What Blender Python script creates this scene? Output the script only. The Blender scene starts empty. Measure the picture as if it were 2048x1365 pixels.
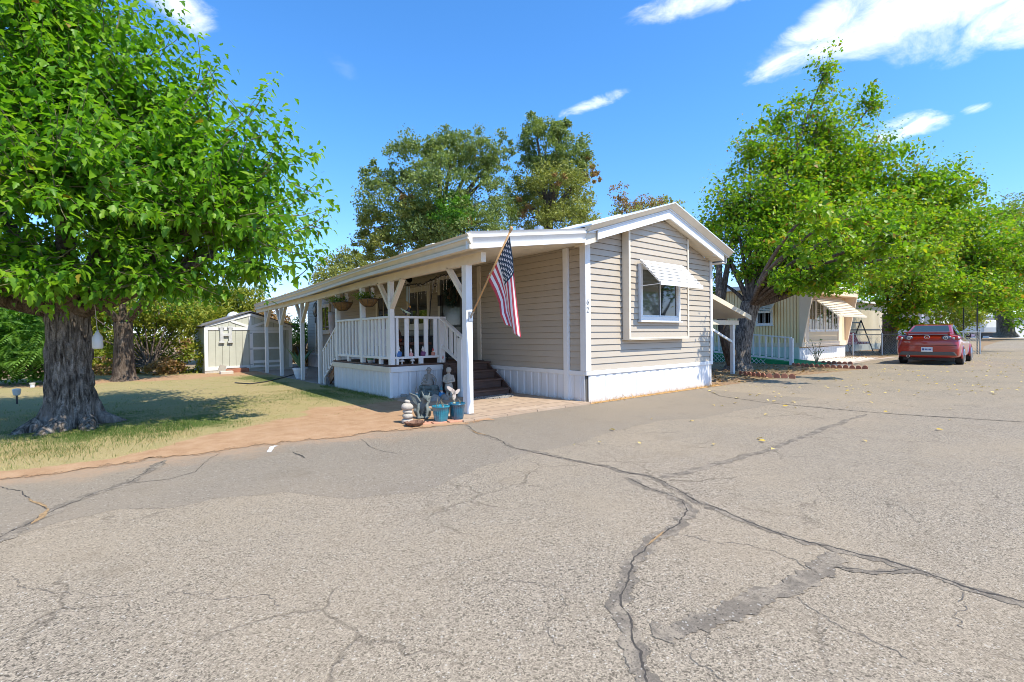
import bpy, bmesh, math, random
import numpy as np
from mathutils import Vector, Matrix, noise as mnoise

S = bpy.context.scene
COL = S.collection
R = math.radians
rng = np.random.default_rng(7)
random.seed(7)

# ------------------------------------------------------------------ camera
CAM = np.array([-6.523, -5.829, 1.22])
YAW, PITCH, ROLL, FPX = R(50.2806), R(-0.6962), R(-0.6179), 987.712
def _cammat():
    f = np.array([math.cos(YAW)*math.cos(PITCH), math.sin(YAW)*math.cos(PITCH), math.sin(PITCH)])
    r = np.array([math.sin(YAW), -math.cos(YAW), 0.0]); u = np.cross(r, f)
    c, s = math.cos(ROLL), math.sin(ROLL)
    return np.array([c*r+s*u, -s*r+c*u, f])
CM = _cammat()
cam = bpy.data.cameras.new('camera'); cam_o = bpy.data.objects.new('camera', cam); COL.objects.link(cam_o)
cam.sensor_width = 36; cam.lens = FPX/2048*36; cam.clip_start = .05; cam.clip_end = 4000
mw = Matrix.Identity(4)
for i in range(3):
    mw[i][0], mw[i][1], mw[i][2], mw[i][3] = CM[0][i], CM[1][i], -CM[2][i], CAM[i]
cam_o.matrix_world = mw
S.camera = cam_o

# ------------------------------------------------------------------ light
SUN_TO = Vector((.26, -1.0, 1.43)).normalized()          # towards the sun
SUN_EL = math.asin(SUN_TO.z); SUN_AZ = math.atan2(SUN_TO.x, SUN_TO.y)
sl = bpy.data.lights.new('sun', 'SUN'); sl.energy = 4.9; sl.angle = R(.53); sl.color = (1.0, .93, .80)
so = bpy.data.objects.new('sun', sl); COL.objects.link(so)
so.rotation_euler = (-SUN_TO).to_track_quat('-Z', 'Y').to_euler(); so.location = (0, 0, 30)
S.view_settings.view_transform = 'Standard'; S.view_settings.look = 'None'
S.view_settings.exposure = 0.42; S.view_settings.gamma = 1; S.view_settings.use_curve_mapping = False
S.cycles.max_bounces = 8; S.cycles.diffuse_bounces = 4; S.cycles.transparent_max_bounces = 8
S.cycles.caustics_reflective = False; S.cycles.caustics_refractive = False
S.cycles.use_denoising = True; S.cycles.filter_width = .9

# ------------------------------------------------------------------ pixel -> world helpers (photo pixels, 2048 wide)
def ray(px, py): return CM.T @ np.array([(px-1024)/FPX, -(py-682.5)/FPX, 1.0])
def G(px, py, z=0.0): d = ray(px, py); return CAM + d*(z-CAM[2])/d[2]
def XP(px, py, X): d = ray(px, py); return CAM + d*(X-CAM[0])/d[0]
def YP(px, py, Y): d = ray(px, py); return CAM + d*(Y-CAM[1])/d[1]
def D(px, py, dep): return CAM + ray(px, py)*dep

# ------------------------------------------------------------------ node helpers
class N:
    def __init__(s, nt): s.t = nt
    def __call__(s, typ, **kw):
        n = s.t.nodes.new(typ)
        for k, v in kw.items():
            if k.startswith('i_'):
                n.inputs[k[2:].replace('_', ' ')].default_value = v
            else: setattr(n, k, v)
        return n
    def l(s, a, b): s.t.links.new(a, b)
    def math(s, op, a, b=None, c=None, clamp=False):
        n = s.t.nodes.new('ShaderNodeMath'); n.operation = op; n.use_clamp = clamp
        for i, v in enumerate((a, b, c)):
            if v is None: continue
            if isinstance(v, (int, float)): n.inputs[i].default_value = v
            else: s.l(v, n.inputs[i])
        return n.outputs[0]
    def vm(s, op, a, b=None):
        n = s.t.nodes.new('ShaderNodeVectorMath'); n.operation = op
        for i, v in enumerate((a, b)):
            if v is None: continue
            if isinstance(v, (tuple, list, Vector)): n.inputs[i].default_value = v
            else: s.l(v, n.inputs[i])
        return n
    def mix(s, f, a, b, mode='MIX'):
        n = s.t.nodes.new('ShaderNodeMix'); n.data_type = 'RGBA'; n.blend_type = mode
        for i, v in ((0, f), (6, a), (7, b)):
            if isinstance(v, (int, float)): n.inputs[i].default_value = v
            elif isinstance(v, (tuple, list)): n.inputs[i].default_value = (*v[:3], 1)
            else: s.l(v, n.inputs[i])
        return n.outputs[2]
    def noise(s, vec, scale, detail=4, rough=.55, out=0, dist=0):
        n = s.t.nodes.new('ShaderNodeTexNoise'); n.inputs['Scale'].default_value = scale
        n.inputs['Detail'].default_value = detail; n.inputs['Roughness'].default_value = rough
        n.inputs['Distortion'].default_value = dist
        if vec is not None: s.l(vec, n.inputs['Vector'])
        return n.outputs[out]
    def ramp(s, f, stops, interp='LINEAR'):
        n = s.t.nodes.new('ShaderNodeValToRGB'); cr = n.color_ramp; cr.interpolation = interp
        while len(cr.elements) < len(stops): cr.elements.new(.5)
        for e, (p, c) in zip(cr.elements, stops):
            e.position = p; e.color = (c, c, c, 1) if isinstance(c, (int, float)) else (*c[:3], 1)
        s.l(f, n.inputs[0]); return n.outputs[0]
    def mr(s, v, a, b, c=0, d=1, smooth=True):
        n = s.t.nodes.new('ShaderNodeMapRange'); n.interpolation_type = 'SMOOTHSTEP' if smooth else 'LINEAR'
        s.l(v, n.inputs[0])
        for i, q in enumerate((a, b, c, d)): n.inputs[i+1].default_value = q
        return n.outputs[0]

# ------------------------------------------------------------------ sky
W = bpy.data.worlds.new('World'); S.world = W; W.use_nodes = True
nt = W.node_tree; nt.nodes.clear(); n = N(nt)
sky = n('ShaderNodeTexSky', sky_type='NISHITA', sun_disc=False, sun_elevation=SUN_EL, sun_rotation=SUN_AZ,
        altitude=300, air_density=1.0, dust_density=.5, ozone_density=2.2)
hsv = n('ShaderNodeHueSaturation'); hsv.inputs['Saturation'].default_value = 1.22; hsv.inputs['Value'].default_value = 1.32
n.l(sky.outputs[0], hsv.inputs['Color'])
dirv = n('ShaderNodeTexCoord').outputs['Generated']
sz = n('ShaderNodeSeparateXYZ'); n.l(dirv, sz.inputs[0])
tint = n.mix(1.0, hsv.outputs[0], n.mix(n.mr(sz.outputs[2], 0, .42, 0, 1), (.80, .86, 1.22), (.78, 1.04, 1.2)), 'MULTIPLY')
clouds = None
def cloud(px, py, wx, wy, tilt, soft, seed, gain=1.0):
    """one cloud: an ellipse of directions in the sky, its edge eaten by noise"""
    global clouds
    c = Vector(ray(px, py)).normalized(); a = c.cross(Vector((0, 0, 1))).normalized(); b = a.cross(c).normalized()
    ct, st = math.cos(R(tilt)), math.sin(R(tilt)); a2 = a*ct+b*st; b2 = b*ct-a*st
    # half sizes as tangents
    sx, sy = wx/FPX*c.dot(Vector(CM[2])), wy/FPX*c.dot(Vector(CM[2]))
    w = n.vm('DOT_PRODUCT', dirv, c).outputs['Value']
    ws = n.math('MAXIMUM', w, .05)
    u = n.math('DIVIDE', n.math('DIVIDE', n.vm('DOT_PRODUCT', dirv, a2).outputs['Value'], ws), sx)
    v = n.math('DIVIDE', n.math('DIVIDE', n.vm('DOT_PRODUCT', dirv, b2).outputs['Value'], ws), sy)
    d2 = n.math('ADD', n.math('POWER', n.math('ABSOLUTE', u), 2.0), n.math('POWER', n.math('ABSOLUTE', v), 2.0))
    mp = n('ShaderNodeMapping'); mp.inputs['Location'].default_value = (seed, seed*.7, 0); mp.inputs['Scale'].default_value = (1, 1, 2.0)
    n.l(dirv, mp.inputs['Vector'])
    no = n.noise(mp.outputs[0], 9*(170/wx)**.55, 9, .64, dist=.5)
    dens = n.math('ADD', n.math('SUBTRACT', 1.0, d2), n.math('MULTIPLY', n.math('SUBTRACT', no, .47), 3.6))
    m = n.mr(dens, .0, soft*1.05, 0, gain)
    front = n.math('GREATER_THAN', w, .2)
    m = n.math('MULTIPLY', m, front)
    clouds = m if clouds is None else n.math('MAXIMUM', clouds, m)
cloud(1890, -6, 340, 76, 4, 1.6, 3.1)
cloud(2080, 5, 240, 78, 0, 1.7, 9.7)
cloud(1640, 66, 130, 44, 20, 1.6, 5.3, .95)
cloud(1395, 5, 150, 26, 0, 1.8, 1.7, .85)
cloud(1190, 206, 66, 15, 14, 1.8, 7.9, .75)
cloud(1815, 255, 62, 26, 0, 1.5, 2.2, .9)
cloud(1955, 217, 26, 11, 0, 1.9, 8.8, .7)
cloud(365, 22, 75, 38, -12, 1.8, 4.4, .75)
cloud(680, 130, 40, 20, -30, 2.6, 6.1, .1)
cloudcol = n.mix(n.noise(dirv, 9, 4), (6.6, 7.0, 7.8), (9.6, 9.6, 9.8))
skyc = n.mix(clouds, tint, cloudcol)
bg = n('ShaderNodeBackground'); bg.inputs['Strength'].default_value = .15
n.l(skyc, bg.inputs['Color']); out = n('ShaderNodeOutputWorld'); n.l(bg.outputs[0], out.inputs[0])

# ------------------------------------------------------------------ materials
def lin(r, g, b):
    f = lambda c: (c/255/12.92) if c/255 <= .04045 else ((c/255+.055)/1.055)**2.4
    return (f(r), f(g), f(b))
MATS = {}
def newmat(name):
    m = bpy.data.materials.new(name); m.use_nodes = True; m.node_tree.nodes.clear()
    k = N(m.node_tree); o = k('ShaderNodeOutputMaterial'); return m, k, o
def pm(name, col, rough=.6, var=.12, vscale=6, bump=0, bscale=60, metal=0, spec=.5, col2=None, c2scale=2.5, c2lo=.5, c2hi=.7, stretch=(1, 1, 1), coat=0):
    """plain surface with mottled colour, optional second colour in patches, optional bump"""
    m, k, o = newmat(name)
    pos = k('ShaderNodeTexCoord').outputs['Object']
    mp = k('ShaderNodeMapping'); mp.inputs['Scale'].default_value = stretch; k.l(pos, mp.inputs['Vector']); pos = mp.outputs[0]
    b = k('ShaderNodeBsdfPrincipled'); b.inputs['Roughness'].default_value = rough; b.inputs['Metallic'].default_value = metal
    b.inputs['Specular IOR Level'].default_value = spec; b.inputs['Coat Weight'].default_value = coat
    f = k.noise(pos, vscale, 6, .6)
    lo = tuple(c*(1-var) for c in col); hi = tuple(min(1, c*(1+var)) for c in col)
    c = k.ramp(f, [(.28, lo), (.72, hi)])
    if col2 is not None:
        c = k.mix(k.mr(k.noise(pos, c2scale, 6, .65), c2lo, c2hi), c, col2)
    k.l(c, b.inputs['Base Color'])
    if bump:
        bp = k('ShaderNodeBump'); bp.inputs['Strength'].default_value = bump; bp.inputs['Distance'].default_value = .01
        k.l(k.noise(pos, bscale, 5, .6), bp.inputs['Height']); k.l(bp.outputs[0], b.inputs['Normal'])
    k.l(b.outputs[0], o.inputs[0]); MATS[name] = m; return m
def leafmat(name, cols, trans=.45, rough=.45, spec=.35):
    """leaves: colour differs leaf by leaf, light passes through"""
    m, k, o = newmat(name)
    ge = k('ShaderNodeNewGeometry'); rnd = ge.outputs['Random Per Island']
    rnd = k.math('ADD', k.math('MULTIPLY', rnd, .62), k.mr(k.noise(ge.outputs['Position'], 1.3, 4, .6), .36, .64, 0, .38))
    st = [(i/(len(cols)-1) if len(cols) > 1 else 0, c) for i, c in enumerate(cols)]
    c = k.ramp(rnd, st)
    d = k('ShaderNodeBsdfPrincipled'); d.inputs['Roughness'].default_value = rough; d.inputs['Specular IOR Level'].default_value = spec
    k.l(c, d.inputs['Base Color'])
    t = k('ShaderNodeBsdfTranslucent'); k.l(k.mix(1.0, c, (1.25, 1.3, .55), 'MULTIPLY'), t.inputs['Color'])
    mx = k('ShaderNodeMixShader'); mx.inputs[0].default_value = trans
    k.l(d.outputs[0], mx.inputs[1]); k.l(t.outputs[0], mx.inputs[2]); k.l(mx.outputs[0], o.inputs[0])
    MATS[name] = m; return m
def glassmat(name, col=(.02, .022, .02), rough=.03, spec=.9):
    m, k, o = newmat(name)
    b = k('ShaderNodeBsdfPrincipled'); b.inputs['Base Color'].default_value = (*col, 1)
    b.inputs['Roughness'].default_value = rough; b.inputs['Specular IOR Level'].default_value = spec; b.inputs['IOR'].default_value = 1.6
    pos = k('ShaderNodeTexCoord').outputs['Object']
    bp = k('ShaderNodeBump'); bp.inputs['Strength'].default_value = .02; bp.inputs['Distance'].default_value = .02
    k.l(k.noise(pos, 2.5, 2), bp.inputs['Height']); k.l(bp.outputs[0], b.inputs['Normal'])
    k.l(b.outputs[0], o.inputs[0]); return m

# ------------------------------------------------------------------ mesh builder
class MB:
    def __init__(s): s.v = []; s.f = []; s.m = []; s.mi = 0
    def add(s, vs, fs):
        o = len(s.v); s.v += [tuple(map(float, v)) for v in vs]
        s.f += [tuple(i+o for i in f) for f in fs]; s.m += [s.mi]*len(fs); return s
    def box(s, x0, x1, y0, y1, z0, z1):
        return s.hexa([(x0, y0, z0), (x1, y0, z0), (x1, y1, z0), (x0, y1, z0), (x0, y0, z1), (x1, y0, z1), (x1, y1, z1), (x0, y1, z1)])
    def hexa(s, p): return s.add(p, [(0, 3, 2, 1), (4, 5, 6, 7), (0, 1, 5, 4), (1, 2, 6, 5), (2, 3, 7, 6), (3, 0, 4, 7)])
    def beam(s, a, b, w, h, up=(0, 0, 1)):
        a, b = Vector(a), Vector(b); d = (b-a).normalized(); x = d.cross(Vector(up))
        if x.length < 1e-4: x = d.cross(Vector((1, 0, 0)))
        x.normalize(); u = x.cross(d).normalized(); x *= w/2; u *= h/2
        return s.hexa([a-x-u, a+x-u, b+x-u, b-x-u, a-x+u, a+x+u, b+x+u, b-x+u])
    def prism(s, poly, off):
        """closed polygon (3d points) swept along off"""
        k = len(poly); off = Vector(off); p = [Vector(q) for q in poly]
        vs = p+[q+off for q in p]
        fs = [tuple(range(k))[::-1], tuple(range(k, 2*k))]+[(i, (i+1) % k, k+(i+1) % k, k+i) for i in range(k)]
        return s.add(vs, fs)
    def quad(s, *p): return s.add(p, [tuple(range(len(p)))])
    def tube(s, pts, rad, n=8, cap=True):
        pts = [Vector(p) for p in pts]; k = len(pts)
        rad = [rad]*k if isinstance(rad, (int, float)) else rad
        vs = []; fs = []; prev = None
        for i, p in enumerate(pts):
            d = (pts[min(i+1, k-1)]-pts[max(i-1, 0)])
            d = d.normalized() if d.length > 1e-9 else Vector((0, 0, 1))
            if prev is None:
                x = d.cross(Vector((0, 0, 1)))
                if x.length < 1e-3: x = d.cross(Vector((1, 0, 0)))
            else: x = prev-d*prev.dot(d)
            x.normalize(); prev = x; y = d.cross(x)
            for j in range(n):
                t = 2*math.pi*j/n; vs.append(p+(x*math.cos(t)+y*math.sin(t))*rad[i])
        for i in range(k-1):
            for j in range(n):
                fs.append((i*n+j, i*n+(j+1) % n, (i+1)*n+(j+1) % n, (i+1)*n+j))
        if cap: fs += [tuple(range(n))[::-1], tuple(range((k-1)*n, k*n))]
        return s.add(vs, fs)
    def lathe(s, prof, c=(0, 0, 0), n=20, fn=None):
        vs = []; fs = []
        for i, (r, z) in enumerate(prof):
            for j in range(n):
                t = 2*math.pi*j/n; q = r*(fn(t, i) if fn else 1)
                vs.append((c[0]+q*math.cos(t), c[1]+q*math.sin(t), c[2]+z))
        for i in range(len(prof)-1):
            for j in range(n): fs.append((i*n+j, i*n+(j+1) % n, (i+1)*n+(j+1) % n, (i+1)*n+j))
        fs += [tuple(range(n))[::-1], tuple(range((len(prof)-1)*n, len(prof)*n))]
        return s.add(vs, fs)
    def ell(s, c, r, n=12, m=8):
        if isinstance(r, (int, float)): r = (r, r, r)
        vs = []; fs = []
        for i in range(m+1):
            p = math.pi*i/m
            for j in range(n):
                t = 2*math.pi*j/n
                vs.append((c[0]+r[0]*math.sin(p)*math.cos(t), c[1]+r[1]*math.sin(p)*math.sin(t), c[2]-r[2]*math.cos(p)))
        for i in range(m):
            for j in range(n): fs.append((i*n+j, i*n+(j+1) % n, (i+1)*n+(j+1) % n, (i+1)*n+j))
        return s.add(vs, fs)
    def build(s, name, mats, parent=None, smooth=False, bevel=0, loc=None):
        me = bpy.data.meshes.new(name); me.from_pydata(s.v, [], s.f)
        mats = mats if isinstance(mats, (list, tuple)) else [mats]
        for m in mats: me.materials.append(m)
        me.polygons.foreach_set('material_index', s.m)
        if smooth: me.polygons.foreach_set('use_smooth', [True]*len(me.polygons))
        me.update(); o = bpy.data.objects.new(name, me); COL.objects.link(o)
        if loc is not None: o.location = loc
        if parent is not None: put(o, parent)
        if bevel:
            b = o.modifiers.new('bevel', 'BEVEL'); b.width = bevel; b.segments = 2; b.limit_method = 'ANGLE'; b.angle_limit = R(40)
        return o
def put(o, parent):
    """parent keeping the world place the vertices were written in"""
    o.parent = parent
    o.matrix_parent_inverse = parent_world(parent).inverted()
def parent_world(p):
    m = Matrix.LocRotScale(p.location, p.rotation_euler, p.scale)
    return (parent_world(p.parent) @ p.matrix_parent_inverse @ m) if p.parent else m
def tag(o, label=None, cat=None, group=None, kind=None):
    if label: o['label'] = label
    if cat: o['category'] = cat
    if group: o['group'] = group
    if kind: o['kind'] = kind
    return o
def thing(name, loc, label, cat, group=None, rz=0):
    o = bpy.data.objects.new(name, None); COL.objects.link(o); o.empty_display_size = .2
    o.location = [float(q) for q in loc]; o.rotation_euler = (0, 0, rz)
    return tag(o, label, cat, group)
def blob(name, prims, mat, parent=None, voxel=.012, smooth=3):
    """figures: overlapping balls and limbs fused into one skin"""
    b = MB()
    for p in prims:
        if p[0] == 's': b.ell(p[1], p[2], 12, 8)
        else:
            _, a, c, r0, r1 = p
            a, c = Vector(a), Vector(c)
            b.tube([a, a.lerp(c, .5), c], [r0, (r0+r1)/2, r1], 10); b.ell(a, r0, 10, 6); b.ell(c, r1, 10, 6)
    o = b.build(name, mat, parent)
    r = o.modifiers.new('fuse', 'REMESH'); r.mode = 'VOXEL'; r.voxel_size = voxel; r.use_smooth_shade = True
    if smooth:
        sm = o.modifiers.new('soften', 'SMOOTH'); sm.iterations = smooth; sm.factor = .5
    return o
def raw(name, V, F, mats, parent=None, midx=None, smooth=False):
    """fast mesh from arrays, faces all of one size"""
    me = bpy.data.meshes.new(name); k = F.shape[1]
    me.vertices.add(len(V)); me.vertices.foreach_set('co', np.ascontiguousarray(V, dtype=np.float32).ravel())
    me.loops.add(F.size); me.loops.foreach_set('vertex_index', np.ascontiguousarray(F, dtype=np.int32).ravel())
    me.polygons.add(len(F)); me.polygons.foreach_set('loop_start', np.arange(0, F.size, k, dtype=np.int32))
    me.polygons.foreach_set('loop_total', np.full(len(F), k, dtype=np.int32))
    mats = mats if isinstance(mats, (list, tuple)) else [mats]
    for m in mats: me.materials.append(m)
    if midx is not None: me.polygons.foreach_set('material_index', np.ascontiguousarray(midx, dtype=np.int32))
    if smooth: me.polygons.foreach_set('use_smooth', np.ones(len(F), dtype=bool))
    me.update(calc_edges=True); me.validate()
    o = bpy.data.objects.new(name, me); COL.objects.link(o)
    if parent is not None: put(o, parent)
    return o
# ------------------------------------------------------------------ paints used in several places
white = pm('white_paint', (.74, .73, .70), .45, .05, 3, .08, 40, col2=(.70, .67, .60), c2scale=1.6, c2lo=.58, c2hi=.8)
cream = pm('aged_white_paint', (.70, .62, .49), .5, .07, 4, .1, 50, col2=(.58, .49, .36), c2scale=2.2, c2lo=.6, c2hi=.85)
def siding_mat(name, col):
    m, k, o = newmat(name); pos = k('ShaderNodeNewGeometry').outputs['Position']; b = k('ShaderNodeBsdfPrincipled'); b.inputs['Roughness'].default_value = .5; b.inputs['Specular IOR Level'].default_value = .4
    rnd = k('ShaderNodeNewGeometry').outputs['Random Per Island']
    c = k.mix(rnd, tuple(q*.955 for q in col), tuple(q*1.03 for q in col))
    c = k.mix(k.mr(k.noise(pos, 1.1, 5, .6), .4, .7, 0, .16), c, tuple(q*f for q, f in zip(col, (.84, .80, .72))))
    mp = k('ShaderNodeMapping'); mp.inputs['Scale'].default_value = (1.5, 1.5, 40); k.l(pos, mp.inputs['Vector'])
    c = k.mix(k.mr(k.noise(mp.outputs[0], 2, 5, .65), .5, .8, 0, .12), c, tuple(q*.7 for q in col))
    k.l(c, b.inputs['Base Color']); bp = k('ShaderNodeBump'); bp.inputs['Strength'].default_value = .12; bp.inputs['Distance'].default_value = .004; k.l(k.noise(mp.outputs[0], 6, 4), bp.inputs['Height']); k.l(bp.outputs[0], b.inputs['Normal']); k.l(b.outputs[0], o.inputs[0]); return m
siding_m = siding_mat('tan_vinyl', (.455, .39, .305))
def splash_mat(name, col, soil_c, z0, z1):
    """vinyl with soil splashed up from the ground"""
    m, k, o = newmat(name); pos = k('ShaderNodeNewGeometry').outputs['Position']; sx = k('ShaderNodeSeparateXYZ'); k.l(pos, sx.inputs[0])
    b = k('ShaderNodeBsdfPrincipled'); b.inputs['Roughness'].default_value = .42
    c = k.ramp(k.noise(pos, 2.5, 6, .6), [(.3, tuple(q*.95 for q in col)), (.7, col)])
    f = k.math('ADD', k.mr(sx.outputs[2], z0, z1, .85, 0, False), k.math('MULTIPLY', k.math('SUBTRACT', k.noise(pos, 16, 6, .7), .5), 1.5))
    c = k.mix(k.math('MULTIPLY', k.mr(f, .35, .9), .6), c, soil_c)
    mp = k('ShaderNodeMapping'); mp.inputs['Scale'].default_value = (14, 14, .6); k.l(pos, mp.inputs['Vector'])
    c = k.mix(k.mr(k.noise(mp.outputs[0], 2, 4, .6), .60, .80, 0, .22), c, soil_c)
    k.l(c, b.inputs['Base Color']); k.l(b.outputs[0], o.inputs[0]); return m
skirt_m = splash_mat('white_vinyl', (.68, .68, .672), (.45, .33, .22), .02, .16)
deckwood = pm('brown_deck_wood', (.105, .058, .04), .6, .3, 5, .4, 40, stretch=(1, 8, 8))
brownwood = pm('raw_wood', (.28, .16, .09), .7, .25, 6, .3, 40)
ceil_m = pm('ceiling_paint', (.80, .72, .58), .5, .05)
dark = pm('black_metal', (.02, .02, .022), .45, .2)
chrome = pm('bright_metal', (.7, .7, .72), .22, .05, metal=1)
greymetal = pm('galvanised', (.45, .47, .49), .38, .1, metal=.8)
glass = glassmat('window_glass')
stone = pm('cast_stone', (.26, .24, .21), .85, .25, 14, .5, 60, col2=(.22, .21, .19), c2scale=7)
stone_g = pm('greenish_stone', (.15, .17, .155), .85, .2, 14, .5, 60, col2=(.08, .095, .085), c2scale=7)
stone_p = pm('pale_stone', (.42, .37, .30), .85, .2, 14, .5, 60, col2=(.26, .22, .18), c2scale=7)
terracotta = pm('brick_red', (.36, .15, .09), .85, .2, 8, .4, 40)

# ------------------------------------------------------------------ leaves
def nrm(a): return a/np.maximum(np.linalg.norm(a, axis=-1, keepdims=True), 1e-9)
T_MULB = (np.array([(0, 0, 0), (-.28, .06, .07), (-.42, .36, .10), (-.20, .46, .05), (-.25, .70, .03), (0, 1.15, -.22),
                    (.25, .70, .03), (.20, .46, .05), (.42, .36, .10), (.28, .06, .07), (0, .45, -.03)]),
          np.array([(10, 0, 1), (10, 1, 2), (10, 2, 3), (10, 3, 4), (10, 4, 5), (10, 5, 6), (10, 6, 7), (10, 7, 8), (10, 8, 9), (10, 9, 0)])[:, ::-1])
T_MID = (np.array([(0, 0, 0), (-.36, .30, .06), (-.24, .68, .04), (0, 1, -.12), (.24, .68, .04), (.36, .30, .06), (0, .5, -.03)]),
         np.array([(6, 1, 0), (6, 2, 1), (6, 3, 2), (6, 4, 3), (6, 5, 4), (6, 0, 5)]))
T_SMALL = (np.array([(0, 0, 0), (-.3, .45, .08), (0, 1, 0), (.3, .45, .08)]), np.array([(0, 2, 1), (0, 3, 2)]))
T_LONG = (np.array([(0, 0, 0), (-.13, .4, .04), (0, 1, -.1), (.13, .4, .04)]), np.array([(0, 2, 1), (0, 3, 2)]))
def leaves(P, Dr, Up, size, T):
    y = nrm(Dr); x = nrm(np.cross(y, Up)); z = np.cross(x, y); v, f = T
    V = P[:, None, :] + size[:, None, None]*(v[None, :, 0:1]*x[:, None, :]+v[None, :, 1:2]*y[:, None, :]+v[None, :, 2:3]*z[:, None, :])
    F = f[None]+(np.arange(len(P))*len(v))[:, None, None]
    return V.reshape(-1, 3), F.reshape(-1, 3)
def sph(n, g):
    d = g.normal(size=(n, 3)); return nrm(d)
def shoots(blobs, n, spacing, size, T, seed, up=.35, droop=.55, bare=.22, jit=(.72, 1.08), clip=None, bend=.25):
    """leafy shoots growing out of each blob's heart; returns leaf arrays and twig polylines"""
    g = np.random.default_rng(seed); LP, LD, LU, LS = [], [], [], []; tw = []
    vol = np.array([b[1][0]*b[1][1]+b[1][0]*b[1][2] for b in blobs]); cnt = np.maximum(4, (n*vol/vol.sum()).astype(int))
    for (c, r), k in zip(blobs, cnt):
        c = np.array(c, float); r = np.array(r, float)
        d = sph(k, g); d[:, 2] = d[:, 2]*.9+up; d = nrm(d)
        q = g.uniform(jit[0], jit[1], k)
        s0 = c+sph(k, g)*r*.28*g.random((k, 1)); s1 = c+d*r*q[:, None]
        for i in range(k):
            L = np.linalg.norm(s1[i]-s0[i]); m = max(3, int(L/spacing))
            t = np.linspace(0, 1, m)[:, None]
            mid = (s0[i]+s1[i])/2+np.array([0, 0, -bend*L*.5])+g.normal(size=3)*L*.05
            P = (1-t)**2*s0[i]+2*t*(1-t)*mid+t*t*s1[i]
            if clip is not None and not clip(P[-1]): continue
            tw.append(P[::max(1, m//5)])
            tg = nrm(np.gradient(P, axis=0)); k0 = int(m*bare); P2, tg = P[k0:], tg[k0:]; mm = len(P2)
            if mm < 1: continue
            ang = np.arange(mm)*2.4+g.random()*6
            a = nrm(np.cross(tg, [0.1, .2, 1.0])); b = np.cross(tg, a)
            side = a*np.cos(ang)[:, None]+b*np.sin(ang)[:, None]
            P2 = P2+side*size*.35+g.normal(size=P2.shape)*size*.12
            dr = nrm(tg*.35+side*.9+g.normal(size=P2.shape)*.25); dr[:, 2] -= droop*g.uniform(.4, 1.3, mm)
            LP.append(P2); LD.append(nrm(dr)); LU.append(nrm(np.array([0, 0, 1.0])+side*.5+g.normal(size=P2.shape)*.3))
            LS.append(size*g.uniform(.65, 1.2, mm)*np.linspace(1.05, .6, mm))
    return np.concatenate(LP), np.concatenate(LD), np.concatenate(LU), np.concatenate(LS), tw
def clumps(blobs, n, size, seed, shell=.55, sub=14, csz=.33):
    """small leaves gathered in clumps through each blob's outer volume"""
    g = np.random.default_rng(seed); LP = []
    vol = np.array([b[1][0]*b[1][1]*1.0 for b in blobs]); cnt = (n*vol/vol.sum()).astype(int)
    for (c, r), k in zip(blobs, cnt):
        c = np.array(c, float); r = np.array(r, float); nc = max(4, k//sub)
        d = sph(nc, g); rad = g.uniform(shell, 1.0, nc)**.8
        cc = c+d*r*rad[:, None]
        idx = g.integers(0, nc, k)
        cr = g.uniform(.5, 1.3, nc)*csz*r.mean()
        LP.append(cc[idx]+sph(k, g)*(g.random(k)**.5*cr[idx])[:, None]*np.array([1, 1, .7]))
    P = np.concatenate(LP); k = len(P)
    dr = sph(k, g); dr[:, 2] -= .35
    up = nrm(sph(k, g)*.8+np.array([0, 0, 1.0]))
    return P, nrm(dr), up, size*g.uniform(.6, 1.25, k)
def twig_mesh(tw, r0, r1, b=None, n=4):
    b = b or MB()
    for P in tw:
        if len(P) < 2: continue
        k = len(P); b.tube(P, [r0+(r1-r0)*i/(k-1) for i in range(k)], n, cap=False)
    return b
def bez(a, b, c, n=8):
    a, b, c = (np.array(q, float) for q in (a, b, c)); t = np.linspace(0, 1, n)[:, None]
    return (1-t)**2*a+2*t*(1-t)*b+t*t*c

# value noise on arrays (for bark and soil masks)
_perm = np.random.default_rng(3).random((256, 256))
def vnoise(x, y):
    xi = np.floor(x).astype(int); yi = np.floor(y).astype(int); fx = x-xi; fy = y-yi
    fx = fx*fx*(3-2*fx); fy = fy*fy*(3-2*fy); p = lambda a, b: _perm[a % 256, b % 256]
    return (p(xi, yi)*(1-fx)+p(xi+1, yi)*fx)*(1-fy)+(p(xi, yi+1)*(1-fx)+p(xi+1, yi+1)*fx)*fy
def fnoise(x, y, o=4):
    s = 0; a = .5
    for i in range(o): s = s+a*vnoise(x*2**i+17*i, y*2**i+5*i); a *= .5
    return s/(1-.5**o)

# ------------------------------------------------------------------ ground
def soil_mat():
    m, k, o = newmat('dry_soil'); pos = k('ShaderNodeNewGeometry').outputs['Position']
    a = k.noise(pos, .5, 6, .6); b = k.noise(pos, 9, 6, .65); c3 = k.noise(pos, 70, 3, .6)
    c = k.ramp(b, [(.25, (.17, .105, .06)), (.5, (.30, .195, .115)), (.75, (.42, .30, .19))])
    c = k.mix(k.mr(a, .45, .65), c, (.26, .21, .12))
    c = k.mix(k.mr(c3, .55, .75, 0, .5), c, (.12, .08, .05))
    bs = k('ShaderNodeBsdfPrincipled'); bs.inputs['Roughness'].default_value = .95; bs.inputs['Specular IOR Level'].default_value = .1
    k.l(c, bs.inputs['Base Color']); bp = k('ShaderNodeBump'); bp.inputs['Strength'].default_value = .6; bp.inputs['Distance'].default_value = .02
    k.l(k.math('ADD', b, k.math('MULTIPLY', c3, .5)), bp.inputs['Height']); k.l(bp.outputs[0], bs.inputs['Normal']); k.l(bs.outputs[0], o.inputs[0])
    return m
soil = soil_mat()
b = MB(); b.quad((-700, -700, 0), (700, -700, 0), (700, 700, 0), (-700, 700, 0))
tag(b.build('ground', soil), kind='structure')

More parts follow.
